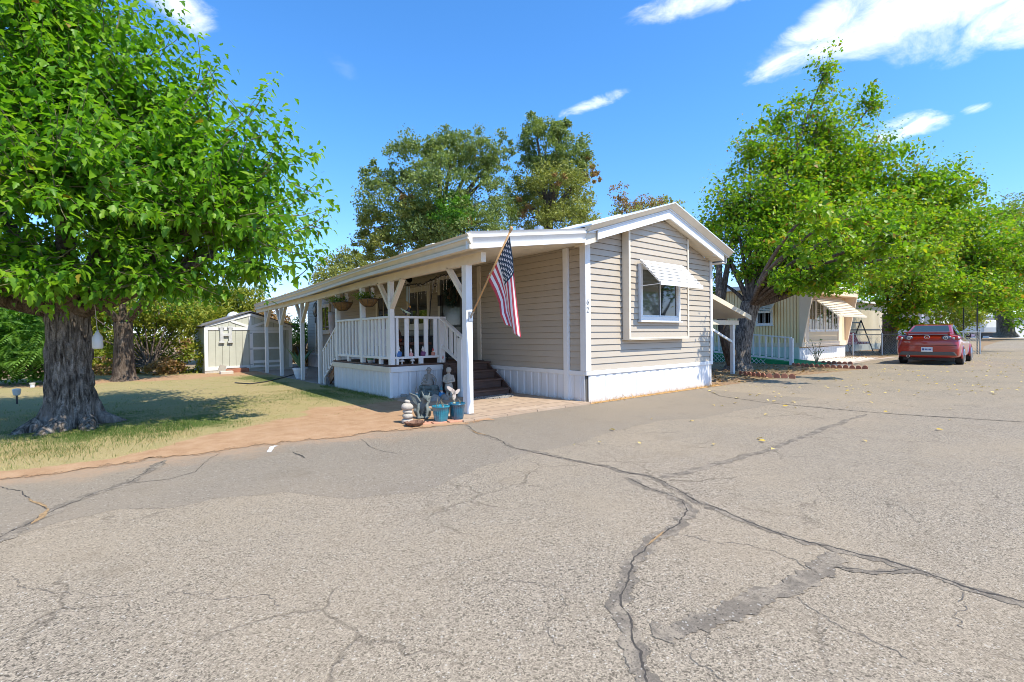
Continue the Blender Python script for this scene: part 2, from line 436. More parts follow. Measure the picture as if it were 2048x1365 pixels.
EDGE = [(-120, 3.2), (-40, 1.5), (-20, .95), (-12, .62), (-7.24, .44), (-6.16, .39), (-4.94, .30), (-4.14, .22), (-3.2, .04), (-2.63, -.13), (-1.5, -.10), (-.16, -.12),
        (1.5, -.13), (3, -.15), (4.4, -.17), (6, -.25), (8.3, -.36), (10.5, -.62), (12.4, -.88), (13.2, -.35), (14.6, .2), (18, .45), (22, .35), (25.5, -.6), (28, -1.7),
        (33, -1.2), (44, 0), (60, 1.0), (120, 4.0)]
def edge_y(x):
    return np.interp(x, [p[0] for p in EDGE], [p[1] for p in EDGE])
def asphalt_mat(name, base, spread, pit, worn=True, under=None, dust=False):
    m, k, o = newmat(name); pos = k('ShaderNodeNewGeometry').outputs['Position']
    def vor(sc, feat='F1', out='Color', rnd=1.0):
        v = k('ShaderNodeTexVoronoi'); v.feature = feat; v.inputs['Scale'].default_value = sc; v.inputs['Randomness'].default_value = rnd
        k.l(pos, v.inputs['Vector']); return v.outputs[out]
    big = k.noise(pos, .35, 5, .6); mid = k.noise(pos, 2.2, 6, .65); fine = k.noise(pos, 34, 4, .7)
    sp = k('ShaderNodeSeparateColor'); k.l(vor(185), sp.inputs[0])
    sp2 = k('ShaderNodeSeparateColor'); k.l(vor(120), sp2.inputs[0])
    lo = tuple(c*(1-spread) for c in base); hi = tuple(c*(1+spread) for c in base)
    c = k.ramp(sp.outputs[0], [(0, lo), (.55, base), (1, hi)])
    c = k.mix(k.mr(fine, .35, .7, 0, .55), c, tuple(q*.78 for q in base))
    c = k.mix(k.math('MULTIPLY', k.math('LESS_THAN', sp2.outputs[1], pit), .8), c, tuple(q*.22 for q in base))
    c = k.mix(k.math('MULTIPLY', k.math('GREATER_THAN', sp2.outputs[2], .975), .55), c, (.60, .56, .49))
    c = k.mix(k.mr(big, .38, .66, 0, .45), c, tuple(q*f for q, f in zip(base, (1.16, 1.1, 1.0))))
    c = k.mix(k.mr(mid, .52, .74, 0, .38), c, tuple(q*f for q, f in zip(base, (.72, .68, .62))))
    if under: c = k.mix(k.math('MULTIPLY', k.mr(k.noise(pos, 7, 6, .7), .44, .60), k.math('GREATER_THAN', sp.outputs[1], .22)), c, tuple(q*.97 for q in under))
    if dust:
        sx = k('ShaderNodeSeparateXYZ'); k.l(pos, sx.inputs[0])
        d = k.math('ADD', sx.outputs[1], k.math('MULTIPLY', k.math('ADD', sx.outputs[0], 2.6), .1))
        d = k.math('ADD', d, k.math('MULTIPLY', k.math('SUBTRACT', k.noise(pos, 1.1, 6, .62), .5), 2.2))
        dm = k.math('MULTIPLY', k.mr(d, -.75, .05), k.mr(sx.outputs[0], -2.2, -3.6))
        c = k.mix(k.math('MULTIPLY', dm, k.mr(k.noise(pos, 12, 5, .7), .3, .65, .35, .9)), c, (.40, .265, .165))
    h = k.math('ADD', sp.outputs[0], k.math('MULTIPLY', fine, 1.5))
    if worn:
        wp = k.vm('ADD', pos, None); wn = k.noise(pos, 1.6, 4, .6, out=1)
        off = k.vm('SCALE', wn); off.inputs['Scale'].default_value = .55; k.l(off.outputs[0], wp.inputs[1])
        v = k('ShaderNodeTexVoronoi'); v.feature = 'DISTANCE_TO_EDGE'; v.inputs['Scale'].default_value = 1.15; k.l(wp.outputs[0], v.inputs['Vector'])
        line = k.mr(v.outputs['Distance'], .004, .018, 1, 0)
        brk = k.mr(k.noise(pos, .9, 3), .46, .62)
        line = k.math('MULTIPLY', line, k.math('MULTIPLY', brk, .36))
        c = k.mix(line, c, (.055, .042, .03)); h = k.math('SUBTRACT', h, k.math('MULTIPLY', line, 3))
    bs = k('ShaderNodeBsdfPrincipled'); bs.inputs['Roughness'].default_value = .92; bs.inputs['Specular IOR Level'].default_value = .2
    k.l(c, bs.inputs['Base Color']); bp = k('ShaderNodeBump'); bp.inputs['Strength'].default_value = .55; bp.inputs['Distance'].default_value = .006
    k.l(h, bp.inputs['Height']); k.l(bp.outputs[0], bs.inputs['Normal']); k.l(bs.outputs[0], o.inputs[0]); return m
road_m = asphalt_mat('old_asphalt', (.312, .258, .190), .60, .095)
patch_m = asphalt_mat('newer_asphalt', (.262, .219, .166), .28, .03, worn=False, dust=True)
seal_m = asphalt_mat('crack_seal', (.185, .156, .122), .3, .06, worn=False, under=(.312, .258, .190))
crack_line_m = pm('crack_and_line', (.06, .05, .04), .95, .4, 30)
rust_m = pm('leaf_debris', (.30, .19, .09), .95, .5, 60)
b = MB(); top = [(x, y, .003) for x, y in EDGE]
for (x0, y0, _), (x1, y1, _) in zip(top[:-1], top[1:]): b.quad((x0, -160, .003), (x1, -160, .003), (x1, y1, .003), (x0, y0, .003))
tag(b.build('road', road_m), kind='structure')
# newer overlay along the edge of the road: ragged outer line read from the ground
ov = [G(*q) for q in ((-400, 1240), (0, 1085), (120, 1045), (240, 1020), (350, 1015), (430, 1000), (560, 985), (700, 1000), (850, 985), (930, 950), (1000, 925), (1060, 905), (1140, 892), (1230, 862), (1330, 840), (1400, 838), (1480, 822), (1560, 806), (1640, 797))]
b = MB(); pts = []
for p, q in zip(ov[:-1], ov[1:]):
    for t in np.linspace(0, 1, 8, endpoint=False): pts.append(p*(1-t)+q*t)
pts = [(p[0]+.06*(fnoise(np.array(p[0]*4), np.array(1.3))-.5), p[1]+.14*(fnoise(np.array(p[0]*5), np.array(7.3))-.5)) for p in pts]
for p, q in zip(pts[:-1], pts[1:]):
    b.quad((p[0], p[1], .0044), (q[0], q[1], .0044), (q[0], edge_y(q[0])+.02, .0044), (p[0], edge_y(p[0])+.02, .0044))
tag(b.build('road_patch', patch_m), kind='structure')
def strip(px, w, z, bld, jag=.35, seed=0, taper=True, sub=7, wig=0):
    """a thin strip: ground polyline through photo points, ragged in width"""
    g = np.random.default_rng(seed); P = [G(*q)[:2] for q in px]; Q = []
    for a, c in zip(P[:-1], P[1:]):
        for t in np.linspace(0, 1, sub, endpoint=False): Q.append(a*(1-t)+c*t)
    Q.append(P[-1]); Q = np.array(Q); k = len(Q)
    if k > 4:
        s = Q.copy(); s[1:-1] = (Q[:-2]+2*Q[1:-1]+Q[2:])/4; Q = s
    tg = nrm(np.gradient(Q, axis=0)); nn = np.stack([-tg[:, 1], tg[:, 0]], 1)
    qn = g.normal(size=(k+2, 1)); Q = Q+nn*((qn[:-2]+qn[1:-1]+qn[2:])/3*w*.16)
    jn = g.random((k+4, 2)); jn = (jn[:-4]+jn[1:-3]+jn[2:-2]+jn[3:-1]+jn[4:])/5
    if wig:
        sl_ = np.concatenate([[0], np.cumsum(np.linalg.norm(np.diff(Q, axis=0), axis=1))]); zz0 = np.zeros(k)+seed*3.7
        Q = Q+nn*((fnoise(sl_*5, zz0, 4)-.5)*wig*2.6+(fnoise(sl_*28, zz0+9, 2)-.5)*wig*.9)[:, None]
    ww = w*(1+jag*(jn*2-1)*2.2)*.5
    if taper: ww = ww*np.minimum(1, np.minimum(np.arange(k)+.3, k-1-np.arange(k)+.3)/5)[:, None]
    for i in range(k-1):
        a, c = Q[i]-nn[i]*ww[i, 0], Q[i]+nn[i]*ww[i, 1]; d, e = Q[i+1]-nn[i+1]*ww[i+1, 0], Q[i+1]+nn[i+1]*ww[i+1, 1]
        bld.quad((*a, z), (*d, z), (*e, z), (*c, z))
C1 = [(933, 850), (950, 866), (985, 876), (1005, 885), (1022, 897), (1060, 903), (1100, 912), (1150, 922), (1200, 932), (1250, 945), (1300, 955), (1330, 965), (1370, 988), (1400, 1008), (1440, 1022), (1500, 1048), (1560, 1070), (1620, 1088), (1680, 1102), (1750, 1117), (1830, 1142), (1900, 1165), (1960, 1186), (2060, 1213), (2300, 1285)]
C2 = [(1310, 957), (1370, 949), (1420, 933), (1480, 917), (1540, 901), (1580, 884), (1640, 862), (1690, 842), (1735, 829)]
C3 = [(1250, 955), (1290, 975), (1330, 988), (1365, 1003), (1378, 1025), (1360, 1050), (1310, 1080), (1280, 1110), (1262, 1130), (1250, 1170), (1245, 1210), (1255, 1260), (1275, 1310), (1302, 1380), (1320, 1480)]
C4 = [(1300, 1272), (1350, 1259), (1420, 1240), (1480, 1215), (1560, 1180), (1625, 1158), (1650, 1138), (1680, 1108)]
C5 = [(1670, 1138), (1740, 1146), (1790, 1146), (1835, 1141)]
C6 = [(-120, 1125), (0, 1078), (30, 1062), (80, 1037), (130, 1012), (200, 985), (260, 965), (300, 940), (335, 921)]
C7 = [(-60, 970), (0, 976), (40, 985), (70, 1008), (95, 1022), (75, 1042), (40, 1058)]
C8 = [(255, 970), (340, 960), (390, 945), (415, 920), (440, 908)]
C9 = [(1415, 781), (1440, 793), (1530, 806), (1700, 822), (1800, 830), (2060, 846), (2300, 862)]
C10 = [(1640, 760), (1760, 767), (1900, 773), (2060, 779)]  # thin dark straight line across the far road
C11 = [(1790, 736), (1900, 741), (2060, 745)]  # second thin dark line, farther along the road
C12 = [(585, 905), (600, 912), (605, 918)]
C13 = [(720, 878), (745, 897), (770, 905), (810, 912)]
b = MB()
for i, (p, w) in enumerate(((C1, .062), (C2, .085), (C3, .085), (C4, .11), (C5, .05), (C6, .10), (C9, .022))): strip(p, w, .0054+i*.00018, b, .42, seed=i, sub=14, wig=.02)
tag(b.build('road_crack_seal', seal_m), kind='structure')
b = MB()
for i, (p, w) in enumerate(((C1, .012), (C3, .010), (C6, .010), (C7, .010), (C8, .008), (C9, .010), (C10, .014), (C11, .02), (C12, .02), (C13, .006), (C5, .005))): strip(p, w*.8, .0070+i*.00012, b, .8, seed=40+i, sub=24, wig=.022)
tag(b.build('road_crack_and_line', crack_line_m), kind='structure')  # dark cracks plus the two thin straight far lines
b = MB()
for i, (p, w) in enumerate((([(1450, 1240), (1425, 1262), (1405, 1290), (1400, 1320), (1440, 1345), (1480, 1372)], .005), ([(1590, 1195), (1640, 1230), (1690, 1262), (1740, 1285), (1790, 1305), (1840, 1330)], .005), ([(960, 1165), (1040, 1172), (1100, 1178), (1120, 1200), (1125, 1220), (1090, 1245), (1085, 1275), (1110, 1310)], .005),
                            ([(325, 1190), (400, 1200), (450, 1204), (520, 1202), (560, 1218)], .004), ([(0, 1160), (70, 1164), (120, 1184), (190, 1190), (250, 1210), (252, 1250)], .004), ([(1365, 1072), (1440, 1085), (1510, 1093), (1570, 1118), (1620, 1140)], .005), ([(1920, 1170), (1915, 1195), (1895, 1230), (1930, 1260)], .005), ([(880, 1160), (940, 1130), (1020, 1100), (1090, 1066)], .003))): strip(p, w*.8, .0047+i*.00007, b, 1.1, seed=60+i, sub=40, wig=.06)
tag(b.build('hairline_crack', pm('hairline_crack', (.15, .125, .098), .95, .4, 30)), kind='structure')
b = MB()
for i, (p, w) in enumerate((([(55, 998), (75, 1010), (97, 1022), (80, 1040), (60, 1052)], .03), ([(940, 860), (955, 868), (975, 872)], .018), ([(1330, 1065), (1310, 1080), (1290, 1098)], .012))): strip(p, w, .0086+i*.0002, b, .9, seed=90+i)
tag(b.build('crack_debris', rust_m), kind='structure')
# chalk mark and oil spots on the road
b = MB(); strip([(537, 906), (543, 896), (552, 893)], .045, .0075, b, .1, 3, taper=False)
tag(b.build('paint_mark', white), kind='structure')

# ------------------------------------------------------------------ lawn with soil showing through
gx = np.concatenate([np.arange(-44, -14, .8), np.arange(-14, -2.2, .09)]); gx[-1] = -2.22
gt = np.concatenate([np.linspace(0, 1, 70)**1.7])
X, T_ = np.meshgrid(gx, gt); E_ = edge_y(X)-.20-.20*np.clip(fnoise(X*2.3+11, X*0+4)-.25, 0, 1)-.07*fnoise(X*9, X*0+2); Yl = E_+T_*(15.6-E_)
def lawn_masks(x, y):
    e = edge_y(x); d = y-e
    nz = fnoise(x*1.3+50, y*1.3+50); nz2 = fnoise(x*.45+9, y*.45+9); n3 = fnoise(x*4+3, y*4+3)
    w_ = np.clip((x+6.6)/2.8, 0, 1)**1.25; bare = np.clip(1.1-(d-.02-1.58*w_)/(.22+.7*w_)+(nz-.5)*1.8+(n3-.5)*.8, 0, 1)
    bare = np.maximum(bare, np.clip(1.3-np.abs(y-12.4-.2*x*0)/1.1+(nz-.5)*2.2, 0, 1)*(x > -9.5))
    bare = np.maximum(bare, np.clip((x+3.5)/.6+(nz-.5)*1.5, 0, 1)*np.clip((2.9-y)/.8, 0, 1))
    r = np.hypot((x+6.3)/2.7, (y-2.4)/2.0)
    green = np.clip(1.15-r+(nz2-.5)*1.5+(n3-.5)*.5, 0, 1)*np.clip((d-.05)/.5, 0, 1)
    green = np.maximum(green, np.clip(.25-np.abs(y-5.7)/3.5+(nz2-.5)*2.0, 0, .4))
    green = np.maximum(green, np.clip(.35-np.abs(x+3.0)/1.4+(nz-.4)*1.2, 0, .6))
    return bare, green
ba, gr = lawn_masks(X, Yl)
V = np.stack([X, Yl, np.full_like(X, .0058)+.02*np.clip((Yl-E_-.15)/.6, 0, 1)+.015*fnoise(X*1.5, Yl*1.5)*np.clip((Yl-E_)/.4, 0, 1)], -1).reshape(-1, 3)
nx, ny = X.shape[1], X.shape[0]; ii = np.arange(nx*ny).reshape(ny, nx)
F = np.stack([ii[:-1, :-1], ii[:-1, 1:], ii[1:, 1:], ii[1:, :-1]], -1).reshape(-1, 4)
m, k, o = newmat('patchy_lawn'); pos = k('ShaderNodeNewGeometry').outputs['Position']
at = k('ShaderNodeAttribute', attribute_name='bare').outputs['Fac']; ag = k('ShaderNodeAttribute', attribute_name='green').outputs['Fac']
n1 = k.noise(pos, 14, 6, .65); n2 = k.noise(pos, 3, 5, .6); n3 = k.noise(pos, 60, 4, .7)
n4 = k.math('ADD', k.math('MULTIPLY', k.noise(pos, 4.5, 7, .72), .75), k.math('MULTIPLY', n3, .25))
dirt = k.ramp(n4, [(.3, (.30, .175, .095)), (.5, (.385, .24, .138)), (.72, (.46, .31, .19))])
straw = k.ramp(n3, [(.3, (.23, .18, .08)), (.55, (.37, .295, .145)), (.75, (.48, .39, .21))])
straw = k.mix(k.mr(n2, .42, .62, 0, .45), straw, (.27, .25, .10))
grs = k.ramp(n3, [(.3, (.045, .075, .016)), (.7, (.13, .17, .045))])
c = k.mix(k.mr(k.math('ADD', ag, k.math('MULTIPLY', k.math('SUBTRACT', n1, .5), .8)), .3, .7), straw, grs)
c = k.mix(k.mr(k.math('ADD', at, k.math('MULTIPLY', k.math('SUBTRACT', n1, .5), .8)), .35, .65), c, dirt)
bs = k('ShaderNodeBsdfPrincipled'); bs.inputs['Roughness'].default_value = .95; bs.inputs['Specular IOR Level'].default_value = .1
k.l(c, bs.inputs['Base Color']); bp = k('ShaderNodeBump'); bp.inputs['Strength'].default_value = .4; bp.inputs['Distance'].default_value = .012
k.l(k.math('ADD', n4, n3), bp.inputs['Height']); k.l(bp.outputs[0], bs.inputs['Normal'])
# the soil thins out raggedly where it has washed over the road
ae = k('ShaderNodeAttribute', attribute_name='edge').outputs['Fac']
al = k.mr(k.math('ADD', ae, k.math('ADD', k.math('MULTIPLY', k.math('SUBTRACT', k.noise(pos, 3.2, 7, .7), .5), 1.5), k.math('MULTIPLY', k.math('SUBTRACT', n3, .5), .5))), .38, .55)
tr = k('ShaderNodeBsdfTransparent'); ms = k('ShaderNodeMixShader'); k.l(al, ms.inputs[0]); k.l(tr.outputs[0], ms.inputs[1]); k.l(bs.outputs[0], ms.inputs[2]); k.l(ms.outputs[0], o.inputs[0])
lawn = tag(raw('lawn', V, F, m), kind='structure')
for nm, a in (('bare', ba), ('green', gr), ('edge', np.clip((Yl-E_)/.42, 0, 1))):
    q = lawn.data.attributes.new(nm, 'FLOAT', 'POINT'); q.data.foreach_set('value', a.ravel().astype(np.float32))
# blades
def blades(n, x0, x1, y1, seed, h0, h1, w):
    g = np.random.default_rng(seed); x = g.uniform(x0, x1, n); e = edge_y(x); y = e+(y1-e)*g.random(n)
    ba, gr = lawn_masks(x, y); keep = (g.random(n) > ba*1.15-.04) & (g.random(n) < .12+2.2*np.clip(fnoise(x*3.1+4, y*3.1+8)-.34, 0, 1)+gr*.9) & (g.random(n) < .35+(y-e)*1.1) & (np.hypot(x+6.95, y-3.2) > .45); x, y, gr = x[keep], y[keep], gr[keep]; n = len(x)
    isg = g.random(n) < gr*.8+.05
    h = g.uniform(h0, h1, n)*np.where(isg, 1.25, .75); a = g.random(n)*6.283; l = g.normal(size=(n, 2))*.45
    wx, wy = np.cos(a)*w, np.sin(a)*w; z = np.full(n, .02)
    V = np.stack([np.stack([x-wx, y-wy, z], 1), np.stack([x+wx, y+wy, z], 1), np.stack([x+l[:, 0]*h, y+l[:, 1]*h, z+h], 1)], 1).reshape(-1, 3)
    return V, np.arange(3*n).reshape(-1, 3), (~isg).astype(int)
parts = [blades(90000, -9.5, -2.4, 6.0, 1, .014, .036, .0028), blades(55000, -11, -2.4, 14.5, 2, .02, .045, .005), blades(8000, -7.9, -5.6, 2.6, 3, .035, .085, .003)]
Vs, Fs, Ms = [], [], []; o_ = 0
for V, F, M_ in parts: Vs.append(V); Fs.append(F+o_); Ms.append(M_); o_ += len(V)
grass_g = leafmat('grass_blades', [(.06, .115, .02), (.11, .17, .035), (.17, .21, .06)], .4, .6, .2)
grass_d = leafmat('straw_blades', [(.30, .24, .10), (.43, .34, .16), (.54, .44, .23), (.30, .28, .10)], .3, .7, .15)
tag(raw('grass', np.concatenate(Vs), np.concatenate(Fs), [grass_g, grass_d], midx=np.concatenate(Ms)), 'short dry lawn grass, greener in the shade of the big tree', 'grass', kind='stuff')

# ------------------------------------------------------------------ walkway of pavers under the porch roof, brick edge
def paver_mat():
    m, k, o = newmat('tan_pavers'); pos = k('ShaderNodeNewGeometry').outputs['Position']
    br = k('ShaderNodeTexBrick'); br.inputs['Scale'].default_value = 1; br.inputs['Brick Width'].default_value = .62; br.inputs['Row Height'].default_value = .30
    br.inputs['Mortar Size'].default_value = .008; br.inputs['Mortar'].default_value = (.12, .085, .055, 1); br.inputs['Bias'].default_value = .1
    br.inputs['Color1'].default_value = (.47, .355, .255, 1); br.inputs['Color2'].default_value = (.40, .29, .20, 1); k.l(pos, br.inputs['Vector'])
    c = k.mix(k.mr(k.noise(pos, 6, 6), .4, .7, 0, .6), br.outputs['Color'], (.33, .24, .165))
    bs = k('ShaderNodeBsdfPrincipled'); bs.inputs['Roughness'].default_value = .9; k.l(c, bs.inputs['Base Color'])
    bp = k('ShaderNodeBump'); bp.inputs['Strength'].default_value = .5; bp.inputs['Distance'].default_value = .006
    k.l(k.math('SUBTRACT', 1.0, br.outputs['Fac']), bp.inputs['Height']); k.l(bp.outputs[0], bs.inputs['Normal']); k.l(bs.outputs[0], o.inputs[0]); return m
b = MB(); q = [(-2.66, -.11), (-1.5, -.075), (-.16, -.095), (.02, -.09), (.02, 2.9), (-2.34, 2.9), (-2.36, .9), (-2.62, .4)]
b.add([(x, y, .036) for x, y in q]+[(x, y, .0) for x, y in q], [tuple(range(8))]+[(i, i+8, (i+1) % 8+8, (i+1) % 8) for i in range(8)])
tag(b.build('walkway', paver_mat()), kind='structure')
conc = pm('old_concrete', (.30, .25, .20), .9, .2, 4, .3, 50)
b = MB(); b.box(-2.34, .0, 5.9, 15.6, 0, .04); tag(b.build('path', conc), kind='structure')
# ------------------------------------------------------------------ the mobile home
def siding(name, mat, parent, org, along, nrm_, span, z0, z1, exp=.1145, gap=.0055):
    """lapped boards; span(z) gives the run of the wall at height z"""
    b = MB(); O = Vector(org); A = Vector(along); Nn = Vector(nrm_); z = z0
    P = lambda a, zz, o: O+A*a+Nn*o+Vector((0, 0, zz))
    while z < z1-.01:
        zt = min(z+exp, z1); (a0, a1), (c0, c1) = span(z), span(zt)
        if a1-a0 > .03:
            if c1 < c0: c0 = c1 = (c0+c1)/2
            zt2 = zt-gap; b.add([P(a0, z, .0), P(a1, z, .0), P(a1, z, .022), P(a0, z, .022), P(c1, zt2, .004), P(c0, zt2, .004)], [(0, 1, 2, 3), (3, 2, 4, 5)])
        z += exp
    return b.build(name, mat, parent)
def skirting(name, mat, parent, org, along, nrm_, a0, a1, z0, z1, pitch=.145, seed=0):
    """upright ribbed vinyl panels"""
    b = MB(); O = Vector(org); A = Vector(along); Nn = Vector(nrm_); g = np.random.default_rng(seed)
    P = lambda a, zz, o: O+A*a+Nn*o+Vector((0, 0, zz)); a = a0; i = 0
    while a < a1-.005:
        e = min(a+pitch, a1); w = e-a; d = .004*g.random()
        for s0, s1, o in ((0, .05, .0), (.05, .10, .011), (.10, .40, .011), (.40, .46, .0), (.46, .60, .0), (.60, .66, .011), (.66, .95, .011), (.95, 1, .0)):
            o0 = o1 = o
            if (s0, s1) == (.05, .10): o0, o1 = 0, .011
            if (s0, s1) == (.40, .46): o0, o1 = .011, 0
            if (s0, s1) == (.60, .66): o0, o1 = 0, .011
            if (s0, s1) == (.95, 1): o0, o1 = .011, 0
            b.quad(P(a+w*s0, z0, o0+d), P(a+w*s1, z0, o1+d), P(a+w*s1, z1, o1+d), P(a+w*s0, z1, o0+d))
        b.quad(P(a, z0, -.012), P(a+.004, z0, -.012), P(a+.004, z1, d), P(a, z1, d))
        a = e; i += 1
    return b.build(name, mat, parent)
def window(parent, org, along, nrm_, a0, a1, z0, z1, fw=.07, out=.05, split=.5, fm=None, sill=True, label=None, pane_mat=None, grid=0):
    fm = fm or white; O = Vector(org); A = Vector(along); Nn = Vector(nrm_)
    P = lambda a, zz, o: O+A*a+Nn*o+Vector((0, 0, zz))
    def bar(b, x0, x1, y0, y1, o0, o1):
        b.hexa([P(x0, y0, o0), P(x1, y0, o0), P(x1, y0, o1), P(x0, y0, o1), P(x0, y1, o0), P(x1, y1, o0), P(x1, y1, o1), P(x0, y1, o1)])
    b = MB(); bar(b, a0, a0+fw, z0, z1, 0, out); bar(b, a1-fw, a1, z0, z1, 0, out); bar(b, a0+fw, a1-fw, z1-fw, z1, 0, out-.002); bar(b, a0+fw, a1-fw, z0, z0+fw, 0, out-.002)
    w = b.build('window', fm, parent, bevel=.004)
    if label: w['label'] = label
    i0, i1, j0, j1 = a0+fw, a1-fw, z0+fw, z1-fw; ms = i0+(i1-i0)*split
    # two sliding sashes, one set behind the other
    b = MB(); sw = .028
    for x0, x1, o in ((i0, ms+.014, .020), (ms-.014, i1, .030)):
        bar(b, x0, x0+sw, j0, j1, .004, o); bar(b, x1-sw, x1, j0, j1, .004, o); bar(b, x0+sw, x1-sw, j0, j0+sw, .004, o-.001); bar(b, x0+sw, x1-sw, j1-sw, j1, .004, o-.001)
    for q in range(grid):
        x = i0+(ms-i0)*(q+1)/(grid+1); bar(b, x-.006, x+.006, j0+sw, j1-sw, .015, .0185)
        x = ms+(i1-ms)*(q+1)/(grid+1); bar(b, x-.006, x+.006, j0+sw, j1-sw, .015, .0185)
    b.build('sash', fm, w)
    for x0, x1 in ((i0+sw, ms-.014), (ms+.014, i1-sw)):
        b = MB(); b.hexa([P(x0, j0+sw, .004), P(x1, j0+sw, .004), P(x1, j0+sw, .012), P(x0, j0+sw, .012), P(x0, j1-sw, .004), P(x1, j1-sw, .004), P(x1, j1-sw, .012), P(x0, j1-sw, .012)])
        b.build('pane', (pane_mat[x0 > i0+.1] if isinstance(pane_mat, tuple) else pane_mat) or glass, w)
    if sill:
        b = MB(); bar(b, a0-.03, a1+.03, z0-.035, z0-.001, 0, out+.035); b.build('sill', fm, w, bevel=.004)
    return w
def sash_glass(name, blind):
    """glass with a pale blind hanging close behind it"""
    m, k, o = newmat(name); pos = k('ShaderNodeNewGeometry').outputs['Position']; sx = k('ShaderNodeSeparateXYZ'); k.l(pos, sx.inputs[0])
    wv = k('ShaderNodeTexWave', wave_type='BANDS', bands_direction='Z'); wv.inputs['Scale'].default_value = 14; wv.inputs['Distortion'].default_value = .2; k.l(pos, wv.inputs['Vector'])
    c = k.mix(wv.outputs['Fac'], tuple(q*.8 for q in blind), blind)
    bs = k('ShaderNodeBsdfPrincipled'); bs.inputs['Roughness'].default_value = .04; bs.inputs['Specular IOR Level'].default_value = .9
    k.l(c, bs.inputs['Base Color']); k.l(bs.outputs[0], o.inputs[0]); return m
glass_blind = sash_glass('glass_with_blind', (.10, .105, .085))

HW, HL, ZF, ZE, SL = 4.3, 15.16, .575, 2.85, .307
home = thing('mobile_home', (2.15, 7.6, 0), 'tan clapboard mobile home with white skirting and the number 62 on its corner', 'mobile home')
zs = lambda x: 2.85+SL*min(x, HW-x)                    # underside of the gable soffit
core_m = pm('gap_shade_sheathing', (.10, .09, .075), .8, .05)  # core coloured dark so the open board gaps read as shade lines
b = MB(); b.prism([(.02, .02, .02), (HW-.02, .02, .02), (HW-.02, .02, 2.84), (HW/2, .02, 3.49), (.02, .02, 2.84)], (0, HL-.04, 0)); b.build('wall', core_m, home)
def gspan(z):
    d = max(0, (z-ZE)/SL); return (d, HW-d)
siding('wall', siding_m, home, (0, .012, 0), (1, 0, 0), (0, -1, 0), gspan, ZF, 3.50)
siding('wall', siding_m, home, (.012, HL, 0), (0, -1, 0), (-1, 0, 0), lambda z: (0, HL), ZF, 2.84, gap=.0028)
siding('wall', siding_m, home, (HW-.012, 0, 0), (0, 1, 0), (1, 0, 0), lambda z: (0, HL), ZF, 2.84)
skirting('skirting', skirt_m, home, (0, .0, 0), (1, 0, 0), (0, -1, 0), .06, HW-.02, .004, .50, .46, 1)
skirting('skirting', skirt_m, home, (.0, HL, 0), (0, -1, 0), (-1, 0, 0), .0, HL-.02, .004, .50, .43, 2)
b = MB()    # belt and corner boards
b.box(-.02, HW+.02, -.03, .012, .495, .572); b.box(-.03, .012, .014, HL, .495, .572)
b.build('belt_trim', white, home, bevel=.004)
b = MB(); b.box(-.035, .0, -.035, .10, .57, 2.88); b.box(.0, .10, -.035, .0, .57, 2.88); b.build('corner_trim', white, home, bevel=.003)
b = MB(); b.box(HW-.07, HW+.02, -.03, .0, .57, 2.86); b.build('corner_trim', white, home, bevel=.003)
b = MB(); b.box(-.032, .0, .38, .52, .005, 2.78); b.box(-.045, -.032, .40, .50, .005, 2.78); b.build('trim_board', white, home, bevel=.003)
b = MB(); b.box(-.032, .0, 3.08, 3.20, .67, 2.76); b.build('trim_board', cream, home, bevel=.003)
for y in (9.38, 14.1):
    b = MB(); b.box(-.032, .0, y-.04, y+.06, .5, 2.7); b.build('trim_board', cream, home, bevel=.003)
# rake boards, soffit and roof
def rake(z0, z1, y0, y1, ytop0=None, x0=-.02, x1=HW+.02):
    """a board following both slopes: lower edge z0 and upper edge z1 above the soffit line"""
    b = MB(); L = lambda x: 2.83+SL*min(x+.0, HW-x)
    t0 = y0 if ytop0 is None else ytop0
    for xa, xb in ((x0, HW/2), (HW/2, x1)):
        b.hexa([(xa, y0, L(xa)+z0), (xb, y0, L(xb)+z0), (xb, y1, L(xb)+z0), (xa, y1, L(xa)+z0), (xa, t0, L(xa)+z1), (xb, t0, L(xb)+z1), (xb, y1, L(xb)+z1), (xa, y1, L(xa)+z1)])
    return b
rake(0, .155, -.32, -.285, x1=HW+.0).build('rake_board', white, home)
rake(.158, .178, -.335, -.28, x0=-.28, x1=HW+.2).build('rake_board', white, home)
rake(.181, .275, -.325, -.275, -.43, x0=-.30, x1=HW+.22).build('rake_board', cream, home)
b = MB(); L = lambda x: 2.83+SL*min(x, HW-x)
for xa, xb in ((-.0, HW/2), (HW/2, HW)):
    k_ = 22
    for i in range(k_):
        p0 = xa+(xb-xa)*i/k_; p1 = xa+(xb-xa)*(i+.93)/k_; p2 = xa+(xb-xa)*(i+1)/k_
        b.quad((p0, -.283, L(p0)+.02), (p0, .0, L(p0)+.02), (p1, .0, L(p1)+.02), (p1, -.283, L(p1)+.02))
        b.quad((p1, -.283, L(p1)+.03), (p1, .0, L(p1)+.03), (p2, .0, L(p2)+.03), (p2, -.283, L(p2)+.03))
b.build('soffit', cream, home)
